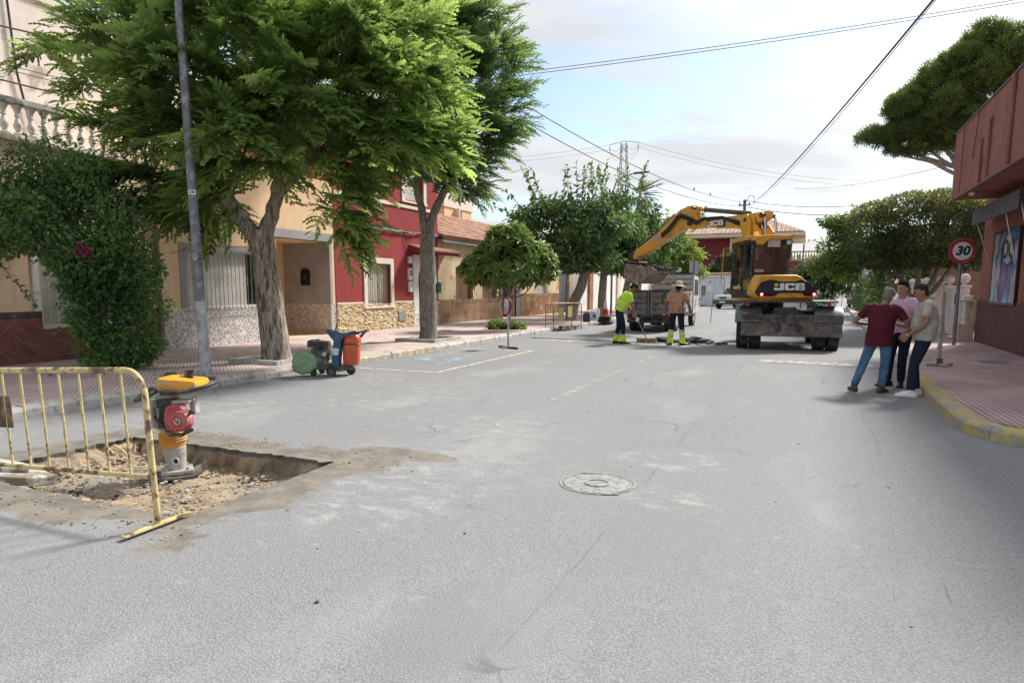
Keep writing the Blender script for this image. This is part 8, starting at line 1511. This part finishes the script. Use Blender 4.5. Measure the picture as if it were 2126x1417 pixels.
MB().tube([Vector(jg['wrL'])+V3(.035*math.cos(q), .035*math.sin(q)*.8, .035*math.sin(q)*.5-.0) for q in [k*.524 for k in range(12)]], .009, 6, closed=True).build('watch', pm('watch_steel', (.55, .50, .42), .3, .8), gp_); MB().tube([Vector(jg['wrL'])+V3(.03*math.cos(q), .03*math.sin(q)*.8-.025, .03*math.sin(q)*.5+.03) for q in [k*.524 for k in range(12)]], .006, 6, closed=True).build('bracelet', pm('bracelet_brown', (.25, .12, .06), .5), gp_)
HV = pm('hi_vis_yellow', (.56, .80, .035), .8, var=.08, vs=7, bump=.3, bs=11, emit=None); REF = pm('reflective_band', (.46, .48, .50), .4, .2); GLV = pm('pale_glove', (.60, .58, .55), .8)
hv, jh, hh = person('worker in hi-vis yellow shirt and dark cap sweeping with a wide broom', (-4.98, 19.25, 0), R(-64), dict(hipc=(0, -.03, .97), hipL=(-.09, -.03, .95), hipR=(.09, -.03, .95), knL=(-.10, -.02, .52), anL=(-.10, -.10, .09), knR=(.10, .06, .52), anR=(.10, .06, .09), toeL=(0, 1, 0), toeR=(.1, 1, 0), chest=(0, .20, 1.40), neck=(0, .27, 1.47), head=(0, .36, 1.585), face=(0, 1, -.55), shL=(-.20, .21, 1.38), shR=(.20, .21, 1.38), elL=(-.20, .26, 1.08), wrL=(-.05, .36, .88), elR=(.20, .28, 1.06), wrR=(.06, .42, .74), handL=(.2, .5, -.7), handR=(-.1, .5, -.8), curlL=(1.3, 0, 0), curlR=(1.3, 0, 0)), SKIND, HV, NAVY, (SHBK, SOLEK), HBLK, .66, 1.04, .05, -.05)
def band(parent, c0, c1, side, rx, ry, m, nm='reflective_band'):
    c0, c1 = Vector(c0), Vector(c1); up = (c1-c0).normalized(); s = Vector(side).normalized(); f = up.cross(s).normalized(); MB().loft([[c+s*(rx*math.copysign(abs(math.cos(q))**.85, math.cos(q)))+f*(ry*math.sin(q)) for q in [2*math.pi*k/24 for k in range(24)]] for c in (c0, c1)], False).build(nm, m, parent, 50)
ax_ = (jh['chest']-jh['hipc'])
for t in (.12, .52): band(hv, jh['hipc']+ax_*t, jh['hipc']+ax_*(t+.11), (1, 0, 0), .188, .185 if t > .3 else .175, REF)
for nm in 'LR':
    d = jh['el'+nm]-jh['sh'+nm]; a = jh['sh'+nm]+d*.50; MB().tube([a, a+d*.14], [.078, .076], 14, False).build('reflective_band', REF, hv)
    A_ = jh['an'+nm]; K_ = jh['kn'+nm]; d = (K_-A_).normalized(); mb = MB(); mb.tube([A_-V3(0, 0, .01), A_+d*.06, A_+d*.13, A_+d*.17], [.085, .088, .072, .066], 16); g_ = mb.build('gaiter', HV, hv, 50); MB().tube([A_+d*.15, A_+d*.19], [.071, .071], 14, False).build('reflective_band', REF, g_)
    mb = MB(); mb.ell(jh['wr'+nm]+V3(0, .05, -.06), (.05, .055, .065), 10, 8); mb.build('glove', GLV, hv)
cp_ = MB(); cp_.ell(hh(0, -.005, .055), (.093, .112, .088), 14, 8); cp_.loft([[hh(x, y, z) for x, y, z in ((-.07, .07, .055), (.07, .07, .055), (.07, .07, .067), (-.07, .07, .067))], [hh(x, y, z) for x, y, z in ((-.05, .17, .035), (.05, .17, .035), (.05, .17, .045), (-.05, .17, .045))]]); cp_.build('cap', pm('navy_cap', (.012, .014, .018), .8), hv, 40)
MB().tube([hh(-.04, .10, .012), hh(.04, .10, .012), hh(.078, .02, .014)], .006, 5).build('glasses', M_INK, hv)
br = thing('broom', 'wide yellow bristled broom pushed by the hi-vis worker', 'broom', (-4.35, 19.95, 0), R(12)); hnd = Matrix.Translation(-Vector(br.location))
Rz = Matrix.Rotation(R(-64), 4, 'Z'); top = Vector((-4.98, 19.25, 0))+(Rz @ (Vector((-.06, .33, 1.0))*1.04)); Bi = (Matrix.Rotation(R(-12), 4, 'Z'))
MB().cyl(Bi @ (top-Vector(br.location)), (0, 0, .14), .015, 8).build('handle', pm('worn_wood', (.30, .22, .14), .7), br); MB().box((0, 0, .125), (.62, .07, .045)).build('head', pm('broom_head', (.46, .38, .22), .7), br, 0, .008)
mb = MB(); rr = random.Random(3)
for k in range(260): x, y = rr.uniform(-.29, .29), rr.uniform(-.03, .03); mb.tube([(x, y, .11), (x+rr.gauss(0, .01), y+rr.gauss(0, .02), .0)], .006, 3, False)
mb.build('bristles', pm('straw_bristle', (.42, .36, .14), .8, var=.3), br, 0, kind='stuff')
TERS = cloth('terracotta_shirt', (.50, .245, .14), .10, .35, ((.30, .15, .09), .25, 5))
sh_, js, hs = person('worker in pale terracotta T-shirt and straw hat seen from behind', (-3.36, 19.35, 0), R(8), dict(hipL=(-.10, 0, .92), hipR=(.10, 0, .92), knL=(-.14, .03, .50), anL=(-.17, -.02, .09), knR=(.14, .03, .50), anR=(.17, 0, .09), toeL=(-.3, 1, 0), toeR=(.8, .6, 0), chest=(0, .0, 1.41), head=(.02, .04, 1.60), face=(.1, 1, -.35), shL=(-.20, 0, 1.40), shR=(.20, 0, 1.40), elL=(-.30, -.02, 1.11), wrL=(-.34, .06, .87), elR=(.31, -.03, 1.12), wrR=(.38, .06, .89)), pm('deep_tan_skin', (.19, .092, .062), .55, var=.08), TERS, NAVY, (SHBK, SOLEK), HBLK, .62, 1.03, .03, -.05, 1., True, None, 1.02)
mb = MB(); mb.lathe([(.001, .205), (.05, .20), (.085, .18), (.095, .13), (.10, .085), (.14, .075), (.19, .055), (.205, .045), (.19, .05), (.14, .065), (.098, .07)], (0, 0, 0), 28, cap=False); so2 = mb.build('straw_hat', pm('straw', (.58, .48, .32), .9, var=.2, vs=30, bump=.5, bs=60), sh_, 50); so2.location = js['head']-V3(0, 0, .02); so2.rotation_euler = (R(-6), R(4), 0)
MB().lathe([(.103, .085), (.101, .115), (.098, .118)], n=24, cap=False).build('hat_band', pm('hat_band', (.30, .25, .18), .8), so2)
for nm in 'LR':
    A_ = js['an'+nm]; K_ = js['kn'+nm]; d = (K_-A_).normalized(); mb = MB(); mb.tube([A_-V3(0, 0, .03), A_+d*.05, A_+d*.30], [.08, .076, .078], 16); g_ = mb.build('gaiter', HV, sh_, 50); MB().tube([A_+d*.14, A_+d*.20], [.079, .0795], 14, False).build('reflective_band', REF, g_); MB().tube([A_+d*.29, A_+d*.34], [.080, .082], 14, False).build('reflective_band', REF, g_)
    mb = MB(); mb.ell(js['wr'+nm]+(js['wr'+nm]-js['el'+nm]).normalized()*.07, (.045, .05, .065), 10, 8); mb.build('glove', pm('black_glove', (.02, .022, .026), .7), sh_); MB().tube([js['wr'+nm], js['wr'+nm]+(js['wr'+nm]-js['el'+nm]).normalized()*.03], [.038, .04], 12, False).build('glove_cuff', GLV, sh_)
for k in range(2): MB().box((0, -.158 if k else -.150, 1.30-.06*k), (.25, .006, .045)).build('back_print', pm('faded_print', (.48, .30, .20), .85, var=.4, vs=40), sh_, 0)
sv = thing('shovel', 'shovel standing behind the straw hat worker', 'shovel', (-3.31, 20.3, 0)); MB().cyl((0, 0, .14), (.02, -.25, 1.0), .016, 8).build('handle', pm('pale_handle', (.50, .48, .44), .6), sv); MB().loft([[(x*.11, .0+.02*abs(x), z) for x in (-1, -.5, 0, .5, 1)]+[(x*.11, .008+.02*abs(x), z) for x in (1, .5, 0, -.5, -1)] for z in (.0, .16)]).build('blade', STEEL, sv, 40)
